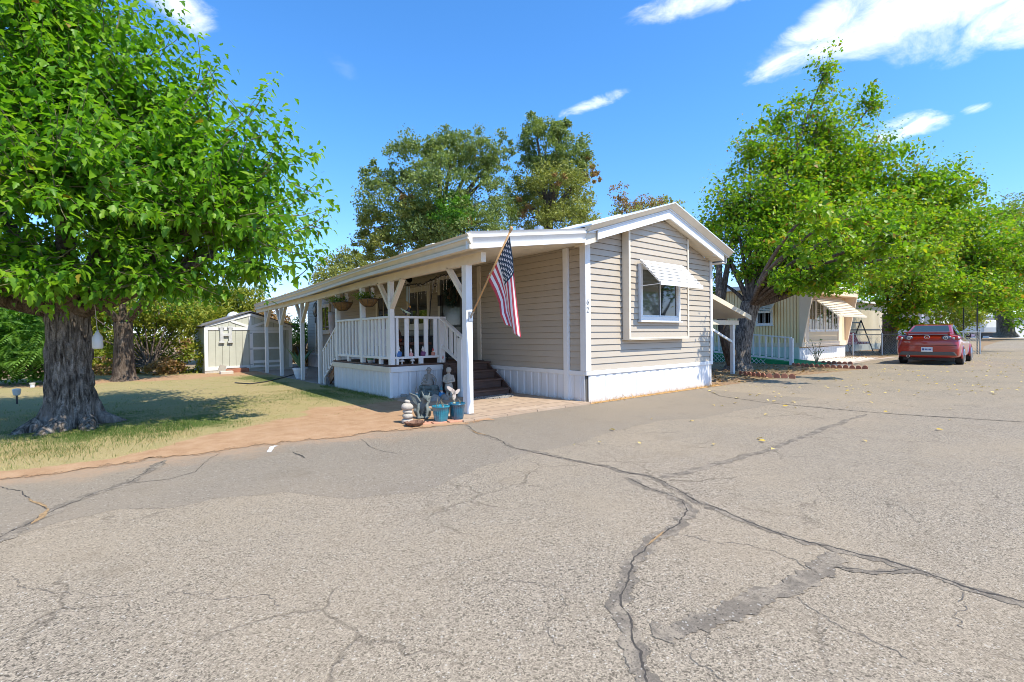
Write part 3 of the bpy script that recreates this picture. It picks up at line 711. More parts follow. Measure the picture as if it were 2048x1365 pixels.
# return box where the left eave meets the porch roof
b = MB(); b.hexa([(-.30, -.27, 2.70), (.02, -.27, 2.80), (.02, -.03, 2.80), (-.30, -.03, 2.70), (-.30, -.27, 2.90), (.02, -.27, 3.0), (.02, -.03, 3.0), (-.30, -.03, 2.90)])
b.build('eave_return', cream, home, bevel=.004)
roof_m = pm('pale_metal_roof', (.62, .66, .70), .4, .06, 3, metal=.0, spec=.6)
b = MB(); ze = lambda x: 3.105+SL*min(x, HW-x)
for xa, xb in ((-.32, HW/2), (HW/2, HW+.24)):
    b.hexa([(xa, -.44, ze(xa)), (xb, -.44, ze(xb)), (xb, HL+.2, ze(xb)), (xa, HL+.2, ze(xa)), (xa, -.44, ze(xa)+.022), (xb, -.44, ze(xb)+.022), (xb, HL+.2, ze(xb)+.022), (xa, HL+.2, ze(xa)+.022)])
    y = .9
    while y < HL:
        b.hexa([(xa, y, ze(xa)+.02), (xb, y, ze(xb)+.02), (xb, y+.05, ze(xb)+.02), (xa, y+.05, ze(xa)+.02), (xa, y, ze(xa)+.05), (xb, y, ze(xb)+.05), (xb, y+.05, ze(xb)+.05), (xa, y+.05, ze(xa)+.05)])
        y += 1.22
b.build('roof', roof_m, home)
b = MB(); b.box(HW, HW+.2, -.27, HL, 2.80, 2.82); b.box(HW+.18, HW+.215, -.27, HL, 2.82, 3.0); b.build('eave_board', white, home)
for px, py, Y in ((1078, 458, 3.3), (1040, 461, 5.2)):
    x, y, z = YP(px, py, Y); z0 = ze(x); r = MB()
    r.lathe([(.07, z0-.05), (.07, z-.06), (.105, z-.055), (.12, z-.02), (.12, z+.035), (.105, z+.05), (.02, z+.055)], (x, y, 0), 20)
    r.build('roof_vent', greymetal, home, smooth=False)
# box bay with its window
BX0, BX1, BY, BZ = 1.03, 3.06, -.15, 1.12
bay = MB(); bay.prism([(BX0, BY+.014, BZ+.01), (BX1, BY+.014, BZ+.01), (BX1, BY+.014, zs(BX1)-.02), (HW/2, BY+.014, zs(HW/2)-.02), (BX0, BY+.014, zs(BX0)-.02)], (0, .14, 0))
bay = bay.build('bay', siding_m, home)
siding('siding', siding_m, bay, (BX0, BY+.013, 0), (1, 0, 0), (0, -1, 0), lambda z: (max(0, (z-ZE)/SL-BX0), min(BX1-BX0, HW-BX0-max(0, (z-ZE)/SL))), BZ+.03, zs(HW/2)-.04)
b = MB(); b.box(BX0-.018, BX0, BY-.012, -.02, BZ, zs(BX0)-.0); b.box(BX0-.018, BX0+.035, BY-.022, BY-.012, BZ, zs(BX0)-.0)
b.box(BX0-.018, BX1+.018, BY-.012, -.006, BZ-.02, BZ-.001); b.box(BX1-.03, BX1+.016, BY-.02, BY-.0, BZ, zs(BX1)-.02); b.box(BX1, BX1+.016, BY, -.02, BZ, zs(BX1)-.02)
b.box(BX0+.035, BX1-.03, BY-.018, BY-.004, BZ, BZ+.03)
b.build('bay_trim', cream, bay)
wl, wr = YP(1280.5, 640, BY-.04)[0], YP(1360, 640, BY-.04)[0]; wb, wt = YP(1281, 641, BY-.05)[2], YP(1281, 527, BY-.04)[2]
window(home, (0, BY, 0), (1, 0, 0), (0, -1, 0), wl, wr, wb, wt, .075, .055, .5, pane_mat=(glass_blind, glass))
# slatted metal awning over it
aw_m = pm('awning_metal', (.78, .77, .73), .4, .04)
yo, zo = -.66, YP(1313, 565, -.66)[2]; zi = wt+.07; yi = BY-.06; x0, x1 = wl-.03, wr+.06
b = MB(); ns = 7
for i in range(ns):
    t0, t1 = i/ns, (i+1.0)/ns; y0, y1 = yi+(yo-yi)*t0, yi+(yo-yi)*(t1+.03); za, zb = zi+(zo-zi)*t0, zi+(zo-zi)*t1
    dz = -.002; lift = .016
    b.hexa([(x0, y0, za-.012), (x1, y0, za-.012), (x1, y1, zb-.012+lift), (x0, y1, zb-.012+lift), (x0, y0, za), (x1, y0, za), (x1, y1, zb+lift), (x0, y1, zb+lift)])
b.box(x0-.004, x1+.004, yo-.012, yo+.0, zo-.035, zo+.035)
aw = b.build('awning', aw_m, home)
for x in (x0+.02, x1-.02):
    b = MB(); b.beam((x, yi, zi-.03), (x, yo, zo-.01), .015, .02); b.beam((x, BY-.06, zo-.02), (x, yo+.02, zo-.01), .012, .012); b.build('awning_frame', aw_m, aw)
# porch-side windows
W2 = window(home, (0, 0, 0), (0, -1, 0), (-1, 0, 0), -6.50, -5.30, 1.42, 2.52, .10, .045, .5, cream, grid=0)
W1 = window(home, (0, 0, 0), (0, -1, 0), (-1, 0, 0), -8.50, -7.50, 1.42, 2.50, .10, .045, .5, cream)
W3 = window(home, (0, 0, 0), (0, -1, 0), (-1, 0, 0), -13.5, -12.5, 1.36, 2.46, .10, .045, .5, cream)
# front door with screen door
dm = pm('screen_door_grey', (.075, .08, .075), .5, .1); dp = pm('door_panel', (.34, .32, .28), .5, .05)
b = MB(); b.box(-.045, .0, 3.70, 3.79, .67, 2.68); b.box(-.045, .0, 4.77, 4.86, .67, 2.68); b.box(-.044, .0, 3.79, 4.77, 2.60, 2.68)
b.build('door_frame', cream, home, bevel=.004)
b = MB(); b.box(-.035, -.004, 3.79, 3.87, .70, 2.60); b.box(-.035, -.004, 4.69, 4.77, .70, 2.60); b.box(-.034, -.004, 3.87, 4.69, 2.5, 2.6); b.box(-.034, -.004, 3.87, 4.69, .70, .82); b.box(-.034, -.004, 3.87, 4.69, 1.42, 1.48)
door = b.build('door', dm, home, bevel=.003)
b = MB(); b.box(-.018, -.004, 3.87, 4.69, 1.48, 2.5); b.build('door_glass', glassmat('door_glass', (.055, .055, .045), .12, .5), door)
b = MB(); b.box(-.02, -.004, 3.87, 4.69, .82, 1.42); b.build('door_panel', dp, door)
b = MB(); b.tube([(-.036, 4.70, 1.62), (-.075, 4.70, 1.62), (-.075, 4.70, 1.72)], .012, 8); b.box(-.042, -.034, 4.67, 4.73, 1.54, 1.78); b.build('door_handle', dark, door)
b = MB(); x, y, z = XP(879.7, 602, -.05); b.box(-.09, -.02, y-.05, y+.05, z-.13, z+.11); b.box(-.11, -.0, y-.06, y+.06, z+.11, z+.13); b.build('porch_lamp', dark, home, bevel=.006)
# house number
num_m = pm('brushed_number', (.42, .41, .39), .4, .05, metal=.4)
def text_obj(s, size, depth, mat, name, mtx, parent):
    cu = bpy.data.curves.new(name, 'FONT'); cu.body = s; cu.size = size; cu.extrude = depth; cu.align_x = 'CENTER'
    t = bpy.data.objects.new(name, cu); COL.objects.link(t); me = bpy.data.meshes.new_from_object(t.evaluated_get(bpy.context.evaluated_depsgraph_get())); bpy.data.objects.remove(t)
    me.transform(mtx); me.materials.clear(); me.materials.append(mat); o = bpy.data.objects.new(name, me); COL.objects.link(o); put(o, parent); return o
bpy.context.view_layer.update()
MG = Matrix(((1, 0, 0, 0), (0, 0, -1, 0), (0, 1, 0, 0), (0, 0, 0, 1)))       # text standing in a wall that faces -Y
for ch, py in (('6', 609), ('2', 625)):
    p = YP(1176, py, -.042)
    text_obj(ch, .14, .004, num_m, 'house_number', Matrix.Translation(p) @ MG, home)

# ------------------------------------------------------------------ porch roof on posts
porch = thing('porch_roof', (-2.25, 6, 0), 'long white porch roof on white posts along the side of the tan home', 'porch')
PX0, PE = -2.66, YP(511.5, 609, 13.42)
FD = np.array([PE[0]-PX0, PE[1]+.3]); PX = lambda y: PX0+FD[0]*(y+.3)/FD[1]
def VP(px, py):
    """photo point on the upright plane of the porch edge"""
    d = ray(px, py); nn = np.array([FD[1], -FD[0]]); t = ((np.array([PX0, -.3])-CAM[:2]) @ nn)/(d[:2] @ nn); return CAM+d*t
FPTS = [VP(932, 471)]+[VP(*q) for q in ((841.6, 499.3), (720, 537.4), (615.8, 576), (511.5, 609))]
ys = [-.30]+[p[1] for p in FPTS[1:]]; zt = [p[2] for p in FPTS]
YEND = ys[-1]
ztop = lambda y: float(np.interp(y, ys, zt))
zin = lambda y: 2.965-.004*y
yy = np.linspace(-.28, YEND, 14); b = MB(); c_ = MB()
for y0, y1 in zip(yy[:-1], yy[1:]):
    b.hexa([(PX(y0)+.01, y0, ztop(y0)-.03), (-.03, y0, zin(y0)-.03), (-.03, y1, zin(y1)-.03), (PX(y1)+.01, y1, ztop(y1)-.03), (PX(y0)-.02, y0, ztop(y0)-.004), (-.03, y0, zin(y0)), (-.03, y1, zin(y1)), (PX(y1)-.02, y1, ztop(y1)-.004)])
b.build('roof_panel', roof_m, porch)
b = MB(); y = -.24
while y < YEND-.1:
    y2 = y+.15; f = lambda x, yv: ztop(yv)-.17+(2.79-ztop(yv)+.17)*(1-x/(PX(yv)+.03))
    xo = PX(y)+.03; b.quad((xo, y, f(xo, y)), (-.01, y, f(-.01, y)), (-.01, y2-.012, f(-.01, y2)), (xo, y2-.012, f(xo, y2)))
    b.quad((xo, y2-.012, f(xo, y2)+.008), (-.01, y2-.012, f(-.01, y2)+.008), (-.01, y2, f(-.01, y2)+.008), (xo, y2, f(xo, y2)+.008)); y = y2
b.build('ceiling', ceil_m, porch)
FP = [(-.02, 0), (.03, 0), (.03, .055), (.0, .058), (.045, .128), (.06, .130), (.06, .155), (.035, .158), (.07, .20), (-.02, .20)]
def fascia(p0, p1, outv, prof, name, mat, parent):
    p0, p1, o = Vector(p0), Vector(p1), Vector(outv); b = MB(); k = len(prof)
    A = [p0+o*q[0]+Vector((0, 0, q[1])) for q in prof]; B = [p1+o*q[0]+Vector((0, 0, q[1])) for q in prof]
    b.add(A+B, [tuple(range(k)), tuple(range(k, 2*k))[::-1]]+[(i, i+k, (i+1) % k+k, (i+1) % k) for i in range(k)]); return b.build(name, mat, parent)
fz = .20
fascia((PX0-.03, -.27, zt[0]-fz), (-.31, -.27, 2.945-fz), (0, -1, 0), [(o*1, z*1.15) for o, z in FP], 'fascia', white, porch)
b = MB(); k = len(FP)
for i, (y0, y1) in enumerate(zip(yy[:-1], yy[1:])):
    A = [(PX(y0)-q[0], y0-(.06 if i == 0 else 0), ztop(y0)-fz+q[1]) for q in FP]; B = [(PX(y1)-q[0], y1, ztop(y1)-fz+q[1]) for q in FP]
    b.add(A+B, [(j, j+k, (j+1) % k+k, (j+1) % k) for j in range(k)]+([tuple(range(k))] if i == 0 else [])+([tuple(range(k, 2*k))[::-1]] if i == 12 else []))
b.build('fascia', cream, porch)
b = MB()
for px, py in ((860, 491), (805, 508), (758, 523), (713, 537), (688, 546), (655, 556), (625, 568), (598, 578), (572, 588), (548, 596)):
    y = VP(px, py)[1]; xo = PX(y)-.02; b.hexa([(xo, y-.1, ztop(y)), (-.1, y-.1, zin(y)), (-.1, y+.1, zin(y)), (xo, y+.1, ztop(y)), (xo, y-.1, ztop(y)+.035), (-.1, y-.1, zin(y)+.035), (-.1, y+.1, zin(y)+.035), (xo, y+.1, ztop(y)+.035)])
b.build('roof_rib', white, porch)
# beam
bx = -2.25; zb = lambda y: ztop(y)-.17
b = MB()
for y0, y1 in zip(yy[:-1], yy[1:]):
    a0 = y0 if y0 > -.2 else -.06
    b.hexa([(bx-.045, a0, zb(y0)-.14), (bx+.045, a0, zb(y0)-.14), (bx+.045, y1, zb(y1)-.14), (bx-.045, y1, zb(y1)-.14), (bx-.045, a0, zb(y0)), (bx+.045, a0, zb(y0)), (bx+.045, y1, zb(y1)), (bx-.045, y1, zb(y1))])
b.build('beam', cream, porch)
def post(y, z0, w=.095): 
    b = MB(); b.box(bx-w/2, bx+w/2, y-w/2, y+w/2, z0, zb(y)-.138); return b.build('post', white, porch, bevel=.005)
POSTS = [(.37, .036), (2.93, .67), (4.27, .67), (5.70, .67), (6.95, .04), (8.39, .04), (10.47, .04), (12.24, .04)]
for y, z0 in POSTS: post(y, z0, .115 if y < 1 else .095)
def brace(y, s, n=.50, h=.50):
    b = MB(); z1 = zb(y)-.15; b.beam((bx, y+s*.03, z1-h), (bx, y+s*n, z1+.02), .06, .09, (1, 0, 0)); b.build('brace', cream, porch, bevel=.004)
for y, s in ((.37, 1), (2.93, 1), (2.93, -1), (8.39, 1), (8.39, -1), (10.47, 1), (10.47, -1), (12.24, -1)): brace(y, s)

# ------------------------------------------------------------------ deck, railing and steps
deck = thing('porch_deck', (-1.1, 4.4, 0), 'raised porch deck with white skirting and white picket railing', 'deck')
b = MB(); y = 2.93
while y < 5.93: b.box(-2.29, -.04, y, min(y+.135, 5.95), .635, .67); y += .142
b.build('floor_board', deckwood, deck, bevel=.004)
b = MB(); b.box(-2.26, -.04, 2.99, 5.9, .02, .63); b.build('deck_frame', brownwood, deck)
skirting('skirting', skirt_m, deck, (-2.27, 5.92, 0), (0, -1, 0), (-1, 0, 0), .0, 2.97, .01, .53, .37, 5)
skirting('skirting', skirt_m, deck, (-2.27, 2.95, 0), (1, 0, 0), (0, -1, 0), .0, 1.16, .01, .53, .39, 6)
b = MB(); b.box(-2.31, -2.27, 2.91, 5.94, .525, .63); b.build('deck_trim', cream, deck, bevel=.004)
b = MB(); b.box(-2.27, -1.11, 2.91, 2.95, .525, .63); b.box(-2.30, -2.24, 2.92, 2.98, .01, .525); b.build('deck_trim', white, deck, bevel=.004)
ZR = 1.61
def rail(p0, p1, w, h, name='rail'): b = MB(); b.beam(p0, p1, w, h); b.build(name, white, deck, bevel=.004)
rail((bx, 2.98, ZR-.02), (bx, 4.22, ZR-.02), .085, .045, 'top_rail'); rail((bx, 4.32, ZR-.02), (bx, 5.65, ZR-.02), .085, .045, 'top_rail')
rail((bx, 2.98, .80), (bx, 4.22, .80), .05, .05, 'lower_rail'); rail((bx, 4.32, .80), (bx, 5.65, .80), .05, .05, 'lower_rail')
rail((-2.20, 2.93, ZR-.02), (-1.05, 2.93, ZR-.02), .085, .045, 'top_rail'); rail((-2.20, 2.93, .80), (-1.2, 2.93, .80), .06, .045, 'lower_rail')
def baluster(x, y, z0, z1, wx, wy): b = MB(); b.box(x-wx/2, x+wx/2, y-wy/2, y+wy/2, z0, z1); b.build('baluster', white, deck, bevel=.003)
for a, c in ((2.98, 4.22), (4.32, 5.65)):
    for i in range(7): baluster(bx, a+(c-a)*(i+.6)/7.1, .825, ZR-.042, .035, .085)
for i in range(4): baluster(-1.93+.215*i, 2.93, .822, ZR-.042, .085, .035)
baluster(-2.14, 2.93, .67, ZR-.042, .05, .07)
b = MB(); b.box(-1.215, -1.085, 2.87, 2.99, .67, ZR-.042); b.build('rail_post', white, deck, bevel=.004)
for y in (3.4, 5.05, 4.95, 3.55): baluster(bx, y, .67, .776, .06, .09) if y not in (4.95, 3.55) else None
baluster(-1.62, 2.93, .67, .778, .09, .05)
# right-hand steps (facing the road)
def box_part(name, mat, parent, *a, bevel=.006): b = MB(); b.box(*a); return b.build(name, mat, parent, bevel=bevel)
steps = thing('wooden_steps', (-.6, 2.4, .036), 'dark brown wooden steps from the paved walk up to the deck', 'steps')
tr = [(.165, 1.80), (.335, 2.10), (.50, 2.39), (.66, 2.66)]
xs = [(-1.10, -.22), (-1.10, -.19), (-1.10, -.12), (-1.10, -.06)]
for (z, y), (xa, xb) in zip(tr, xs):
    box_part('tread', deckwood, steps, xa-.03, xb, y, y+.33, z-.035, z); box_part('riser', deckwood, steps, xa, xb-.03, y+.03, y+.06, .036, z-.036, bevel=.003)
b = MB(); b.prism([(-1.10, 1.90, .036), (-1.10, 2.92, .036), (-1.10, 2.92, .62), (-1.10, 2.66, .62), (-1.10, 2.42, .46), (-1.10, 2.13, .29), (-1.10, 1.9, .12)], (.04, 0, 0)); b.build('stringer', deckwood, steps)
b = MB(); b.prism([(-.16, 1.90, .036), (-.16, 2.92, .036), (-.16, 2.92, .62), (-.16, 2.66, .62), (-.16, 2.42, .46), (-.16, 2.13, .29), (-.16, 1.9, .12)], (.03, 0, 0)); b.build('stringer', deckwood, steps)
b = MB(); b.beam((-1.15, 2.92, ZR-.02), (-1.15, 2.10, 1.165), .085, .045, (0, 0, 1)); b.build('handrail', white, steps, bevel=.004)
b = MB(); b.beam((-1.15, 2.90, 1.02), (-1.15, 2.27, .73), .05, .06); b.build('lower_rail', white, steps, bevel=.004)
b = MB(); b.box(-1.20, -1.10, 2.12, 2.26, .0, 1.17); b.build('newel_post', white, steps, bevel=.004)
for y in (2.72, 2.54, 2.37):
    z0 = 1.02+(y-2.90)*.46; z1 = ZR+(y-2.92)*.54; b = MB(); b.box(-1.168, -1.132, y-.045, y+.045, z0, z1-.04); b.build('baluster', white, steps, bevel=.003)
# far steps (towards the shed)
far = thing('wooden_steps', (-1.5, 6.3, .04), 'narrow wooden steps with sloping white handrail at the far end of the deck', 'steps')
for i in range(3):
    z = .50-.165*i; y = 5.97+.25*i
    box_part('tread', brownwood, far, -2.2, -1.2, y, y+.27, z-.035, z)
for x in (-2.16, -1.25): b = MB(); b.beam((x, 6.0, .52), (x, 6.68, .06), .04, .2); b.build('stringer', brownwood, far)
b = MB(); b.beam((bx, 5.70, 1.50), (bx, 6.72, .87), .06, .04); b.build('handrail', white, far, bevel=.004)
b = MB(); b.beam((bx, 5.70, .82), (bx, 6.66, .21), .04, .05); b.build('lower_rail', white, far, bevel=.004)
b = MB(); b.box(bx-.03, bx+.03, 6.62, 6.68, .0, .90); b.build('newel_post', white, far, bevel=.004)
b = MB(); b.box(bx-.03, bx+.06, 6.48, 6.58, .04, .22); b.build('rail_foot', greymetal, far)
for i in range(5):
    y = 5.86+.16*i; z0 = .82+(y-5.70)*-.635; z1 = 1.48+(y-5.70)*-.617; b = MB(); b.box(bx-.02, bx+.02, y-.03, y+.03, z0, z1); b.build('baluster', white, far, bevel=.003)

# lean-to roof at the right-hand side
lean = thing('side_awning', (5.6, 1.2, 0), 'small white lean-to awning on a post at the right wall of the tan home', 'awning')
pl, ph = YP(1490, 626, 1.25), YP(1420, 577, 1.25)
b = MB()
xe, ze_, xh, zh = 7.95, YP(1466, 630, 1.25)[2], HW+.03, 2.62
b.hexa([(xh, .95, zh), (xe+.35, .95, ze_-.10), (xe+.35, 5.2, ze_-.10), (xh, 5.2, zh), (xh, .95, zh+.05), (xe+.35, .95, ze_-.05), (xe+.35, 5.2, ze_-.05), (xh, 5.2, zh+.05)])
b.build('roof_panel', white, lean)
b = MB(); b.hexa([(xh, .90, zh-.06), (xe+.36, .90, ze_-.17), (xe+.36, .95, ze_-.17), (xh, .95, zh-.06), (xh, .90, zh+.07), (xe+.36, .90, ze_-.03), (xe+.36, .95, ze_-.03), (xh, .95, zh+.07)])
b.build('fascia', cream, lean)
b = MB(); b.box(HW+.06, xe+.2, 1.2, 1.29, ze_-.30, ze_-.17); b.build('beam', cream, lean, bevel=.004)
b = MB(); b.box(xe-.10-.05, xe-.10+.05, 1.2, 1.3, 0, ze_-.30); b.build('post', white, lean, bevel=.005)
b = MB(); b.beam((xe-.14, 1.25, .95), (6.2, 1.25, ze_-.28), .045, .07); b.build('brace', white, lean)
# ------------------------------------------------------------------ trees and shrubs
bark = None
def bark_mat(name, c0, c1, c2):
    m, k, o = newmat(name); pos = k('ShaderNodeTexCoord').outputs['Object']
    mp = k('ShaderNodeMapping'); mp.inputs['Scale'].default_value = (1, 1, .22); k.l(pos, mp.inputs['Vector'])
    a = k.noise(mp.outputs[0], 22, 6, .65, dist=.6); f = k.noise(pos, 60, 5, .65); g_ = k.noise(pos, 3, 3)
    c = k.ramp(a, [(.36, c0), (.5, c1), (.66, c2)]); c = k.mix(k.mr(f, .4, .7, 0, .5), c, c0); c = k.mix(k.mr(g_, .5, .7, 0, .35), c, c2)
    bs = k('ShaderNodeBsdfPrincipled'); bs.inputs['Roughness'].default_value = .92; bs.inputs['Specular IOR Level'].default_value = .15; k.l(c, bs.inputs['Base Color'])
    bp = k('ShaderNodeBump'); bp.inputs['Strength'].default_value = .9; bp.inputs['Distance'].default_value = .03
    k.l(k.math('ADD', a, k.math('MULTIPLY', f, .3)), bp.inputs['Height']); k.l(bp.outputs[0], bs.inputs['Normal']); k.l(bs.outputs[0], o.inputs[0]); return m
bark = bark_mat('grey_bark', (.04, .032, .026), (.175, .148, .124), (.38, .33, .285))
bark2 = bark_mat('brown_bark', (.04, .03, .022), (.12, .09, .07), (.22, .18, .145))
twig_m = pm('young_twig', (.15, .135, .06), .8, .25)
L_MUL = leafmat('mulberry_leaf', [(.045, .13, .010), (.075, .20, .012), (.12, .28, .016), (.17, .35, .02), (.23, .41, .025), (.31, .46, .04)], .5, .42, .32)
L_YEL = leafmat('yellowing_leaf', [(.07, .16, .01), (.12, .25, .013), (.17, .33, .015), (.23, .38, .018), (.32, .42, .02), (.44, .42, .03)], .5, .42, .35)
L_GOLD = leafmat('golden_leaf', [(.50, .33, .02), (.42, .36, .03), (.30, .14, .03), (.26, .30, .02)], .4, .5, .3)
L_OAK = leafmat('oak_leaf', [(.07, .12, .03), (.13, .20, .05), (.21, .27, .075), (.28, .33, .11), (.16, .22, .06)], .34, .45, .35)
L_OAK2 = leafmat('olive_leaf', [(.14, .17, .035), (.24, .265, .06), (.33, .345, .085), (.37, .355, .13)], .34, .5, .3)
L_DRY = leafmat('dry_leaf', [(.30, .17, .07), (.42, .27, .12), (.22, .13, .06), (.36, .27, .10)], .3, .7, .15)
L_HEDGE = leafmat('hedge_leaf', [(.09, .16, .018), (.18, .25, .03), (.30, .33, .04), (.38, .37, .055), (.12, .17, .025)], .42, .5, .3)
L_SHRUB = leafmat('shrub_leaf', [(.05, .14, .014), (.08, .20, .022), (.13, .28, .035), (.19, .35, .065)], .45, .45, .3)
def pxb(x, y, rx, ry, dep, rz=None):
    """blob seen at a photo point, at a real distance and real size"""
    c = D(x, y, dep); s = dep/FPX; r = rx*s
    return (tuple(c), (r, r, ry*s))
def trunk_mesh(bld, path, rad, n=28, rough=.06, seed=0, sub=10):
    """tapered limb with ridged bark"""
    P = np.array(path, float); k = len(P); t = np.linspace(0, k-1, (k-1)*sub+1)
    Q = np.stack([np.interp(t, range(k), P[:, i]) for i in range(3)], 1)
    for _ in range(sub//2): Q[1:-1] = (Q[:-2]+2*Q[1:-1]+Q[2:])/4
    rr = np.interp(t, range(k), rad); tg = nrm(np.gradient(Q, axis=0)); x = nrm(np.cross(tg, [.3, 1, .1])); y = np.cross(tg, x)
    s = np.concatenate([[0], np.cumsum(np.linalg.norm(np.diff(Q, axis=0), axis=1))])
    th = np.linspace(0, 2*np.pi, n, endpoint=False); vs = []
    for i in range(len(Q)):
        nz = fnoise(np.cos(th)*2.6+seed*3.1+8+s[i]*.35, np.sin(th)*2.6+seed*1.7+8+s[i]*.5, 3)-.5
        r = rr[i]*(1+rough*3*nz); vs += list(Q[i]+x[i]*(np.cos(th)*r)[:, None]+y[i]*(np.sin(th)*r)[:, None])
    fs = [(i*n+j, i*n+(j+1) % n, (i+1)*n+(j+1) % n, (i+1)*n+j) for i in range(len(Q)-1) for j in range(n)]
    bld.add(vs, fs+[tuple(range((len(Q)-1)*n, len(Q)*n))])
def crown(name, sets, T, parent):
    """sets: (leaf arrays, material)"""
    Vs, Fs, Ms, mats, o_ = [], [], [], [], 0
    for (P, dr, up, sz), m in sets:
        V, F = leaves(P, dr, up, sz, T); Vs.append(V); Fs.append(F+o_); o_ += len(V)
        if m not in mats: mats.append(m)
        Ms.append(np.full(len(F), mats.index(m)))
    return raw(name, np.concatenate(Vs), np.concatenate(Fs), mats, parent, np.concatenate(Ms))
def pick(arr, frac, seed):
    g = np.random.default_rng(seed); k = g.random(len(arr[0])) < frac
    return [a[k] for a in arr], [a[~k] for a in arr]
rv, fv = CM[0]*np.array([1, 1, 0]), CM[2]*np.array([1, 1, 0]); rv /= np.linalg.norm(rv); fv /= np.linalg.norm(fv)

# --- the big mulberry on the left
A = np.array([-6.87, 3.22, 0])
big = thing('mulberry_tree', A, 'big leafy green mulberry tree with thick ridged trunk and spreading roots', 'tree', 'mulberry trees along the lane')
def rel(a, f, z, r, rz=None): return (tuple(A+rv*a+fv*f+np.array([0, 0, z])), (r, r, rz or r))
n_, m_ = 150, 110; th = np.linspace(0, 2*np.pi, n_, endpoint=False); zz = np.linspace(-.06, 1.85, m_)**1.0; V = []
zz = np.concatenate([np.linspace(-.08, .5, 60), np.linspace(.51, 1.85, 60)]); m_ = len(zz)
lobes = np.array([(.3, 1.0), (1.35, .6), (2.4, 1.1), (3.5, .9), (4.45, 1.25), (5.35, 1.0)])
for z in zz:
    fl = np.exp(-max(z, 0)/.22)
    lb = sum(a*np.exp(-((((th-t0+np.pi) % (2*np.pi))-np.pi)/.26)**2) for t0, a in lobes)
    ridge = np.abs(fnoise(th*9.5+z*.8, np.full_like(th, z*2.3)+fnoise(th*3, np.full_like(th, z*3.0)), 3)-.5)*2
    seam = np.minimum(1, np.abs(th-np.pi*2)/.3)
    r = .222+.02*np.sin(z*2.2)+.05*max(0, z-1.1)**1.5+fl*(.07+.27*lb)+(.075*ridge-.025)*(1+fl)+fl*.10*(fnoise(th*4, np.full_like(th, z*9))-.5)
    V.append(np.stack([A[0]+r*np.cos(th), A[1]+r*np.sin(th), np.full_like(th, z)], 1))
b = MB(); b.add(np.concatenate(V), [(i*n_+j, i*n_+(j+1) % n_, (i+1)*n_+(j+1) % n_, (i+1)*n_+j) for i in range(m_-1) for j in range(n_)])
trk = b.build('trunk', bark, big, smooth=True)
b = MB(); g = np.random.default_rng(5)
for i, (t0, a) in enumerate(lobes):
    L_ = .55+.4*a; p = []; t = t0
    for q in np.linspace(.28, 1, 7): t += g.normal()*.09; p.append(A+np.array([math.cos(t), math.sin(t), 0])*(.16+q*L_*.62)+np.array([0, 0, .17*(1-q)**1.2+.01-.06*q]))
    trunk_mesh(b, p, np.linspace(.11, .028, 7), 18, .14, i, 5)
b.build('root', bark, big, smooth=True)
BL = [rel(0, 0, 4.3, 1.9, 1.7), rel(1.25, .2, 3.5, 1.75, 1.5), rel(2.05, -.25, 2.85, 1.40, 1.0), rel(.9, -1.1, 3.0, 1.4, 1.3), rel(-1.5, .2, 3.9, 1.9), rel(-1.2, -1.3, 3.0, 1.45, 1.35), rel(-2.7, .4, 3.2, 1.7), rel(0, 1.5, 3.4, 1.8),
      rel(0, 0, 5.5, 1.5, 1.3), rel(1.05, .2, 4.4, 1.05, 1.0), rel(1.9, .3, 3.5, 1.0, .9), rel(1.7, 1.0, 2.9, 1.4, 1.1), rel(-1.0, -.7, 2.3, 1.0, .7), rel(.4, -.9, 2.25, .9, .6), rel(1.3, -.7, 2.35, .8, .55), rel(-2.2, -.8, 2.5, 1.1, .8)]
BL2 = [rel(.7, -1.1, 2.05, 1.05, .55), rel(-.5, -1.35, 1.95, .95, .5), rel(1.65, -.5, 2.05, .95, .5), rel(-1.6, -.9, 1.95, 1.0, .5), rel(2.45, .1, 2.25, .75, .5), rel(-2.6, -.5, 2.1, 1.1, .6), rel(.1, -.4, 2.1, .8, .4), rel(1.2, .6, 2.15, .9, .45), rel(-.9, .3, 2.1, .9, .4), rel(.2, -1.9, 2.5, .9, .6), rel(-1.4, -2.0, 2.4, 1.0, .7)]
P_, d_, u_, s_, tw = shoots(BL, 1650, .047, .130, T_MULB, 11, up=.42, droop=.85, bare=.08)
Pb, db, ub, sb, tw2 = shoots(BL2, 520, .047, .135, T_MULB, 12, up=-.25, droop=.95, bare=.05, jit=(.5, 1.05)); tw += tw2
Pc, dc, uc, sc_, tw3 = shoots([q for q in BL if q[0][2] > 2.7], 130, .055, .13, T_MULB, 14, up=.55, droop=.7, bare=.3, jit=(1.08, 1.36), bend=.1); tw += tw3
P_, d_, u_, s_ = [np.concatenate(q) for q in ((P_, Pb, Pc), (d_, db, dc), (u_, ub, uc), (s_, sb, sc_))]; 
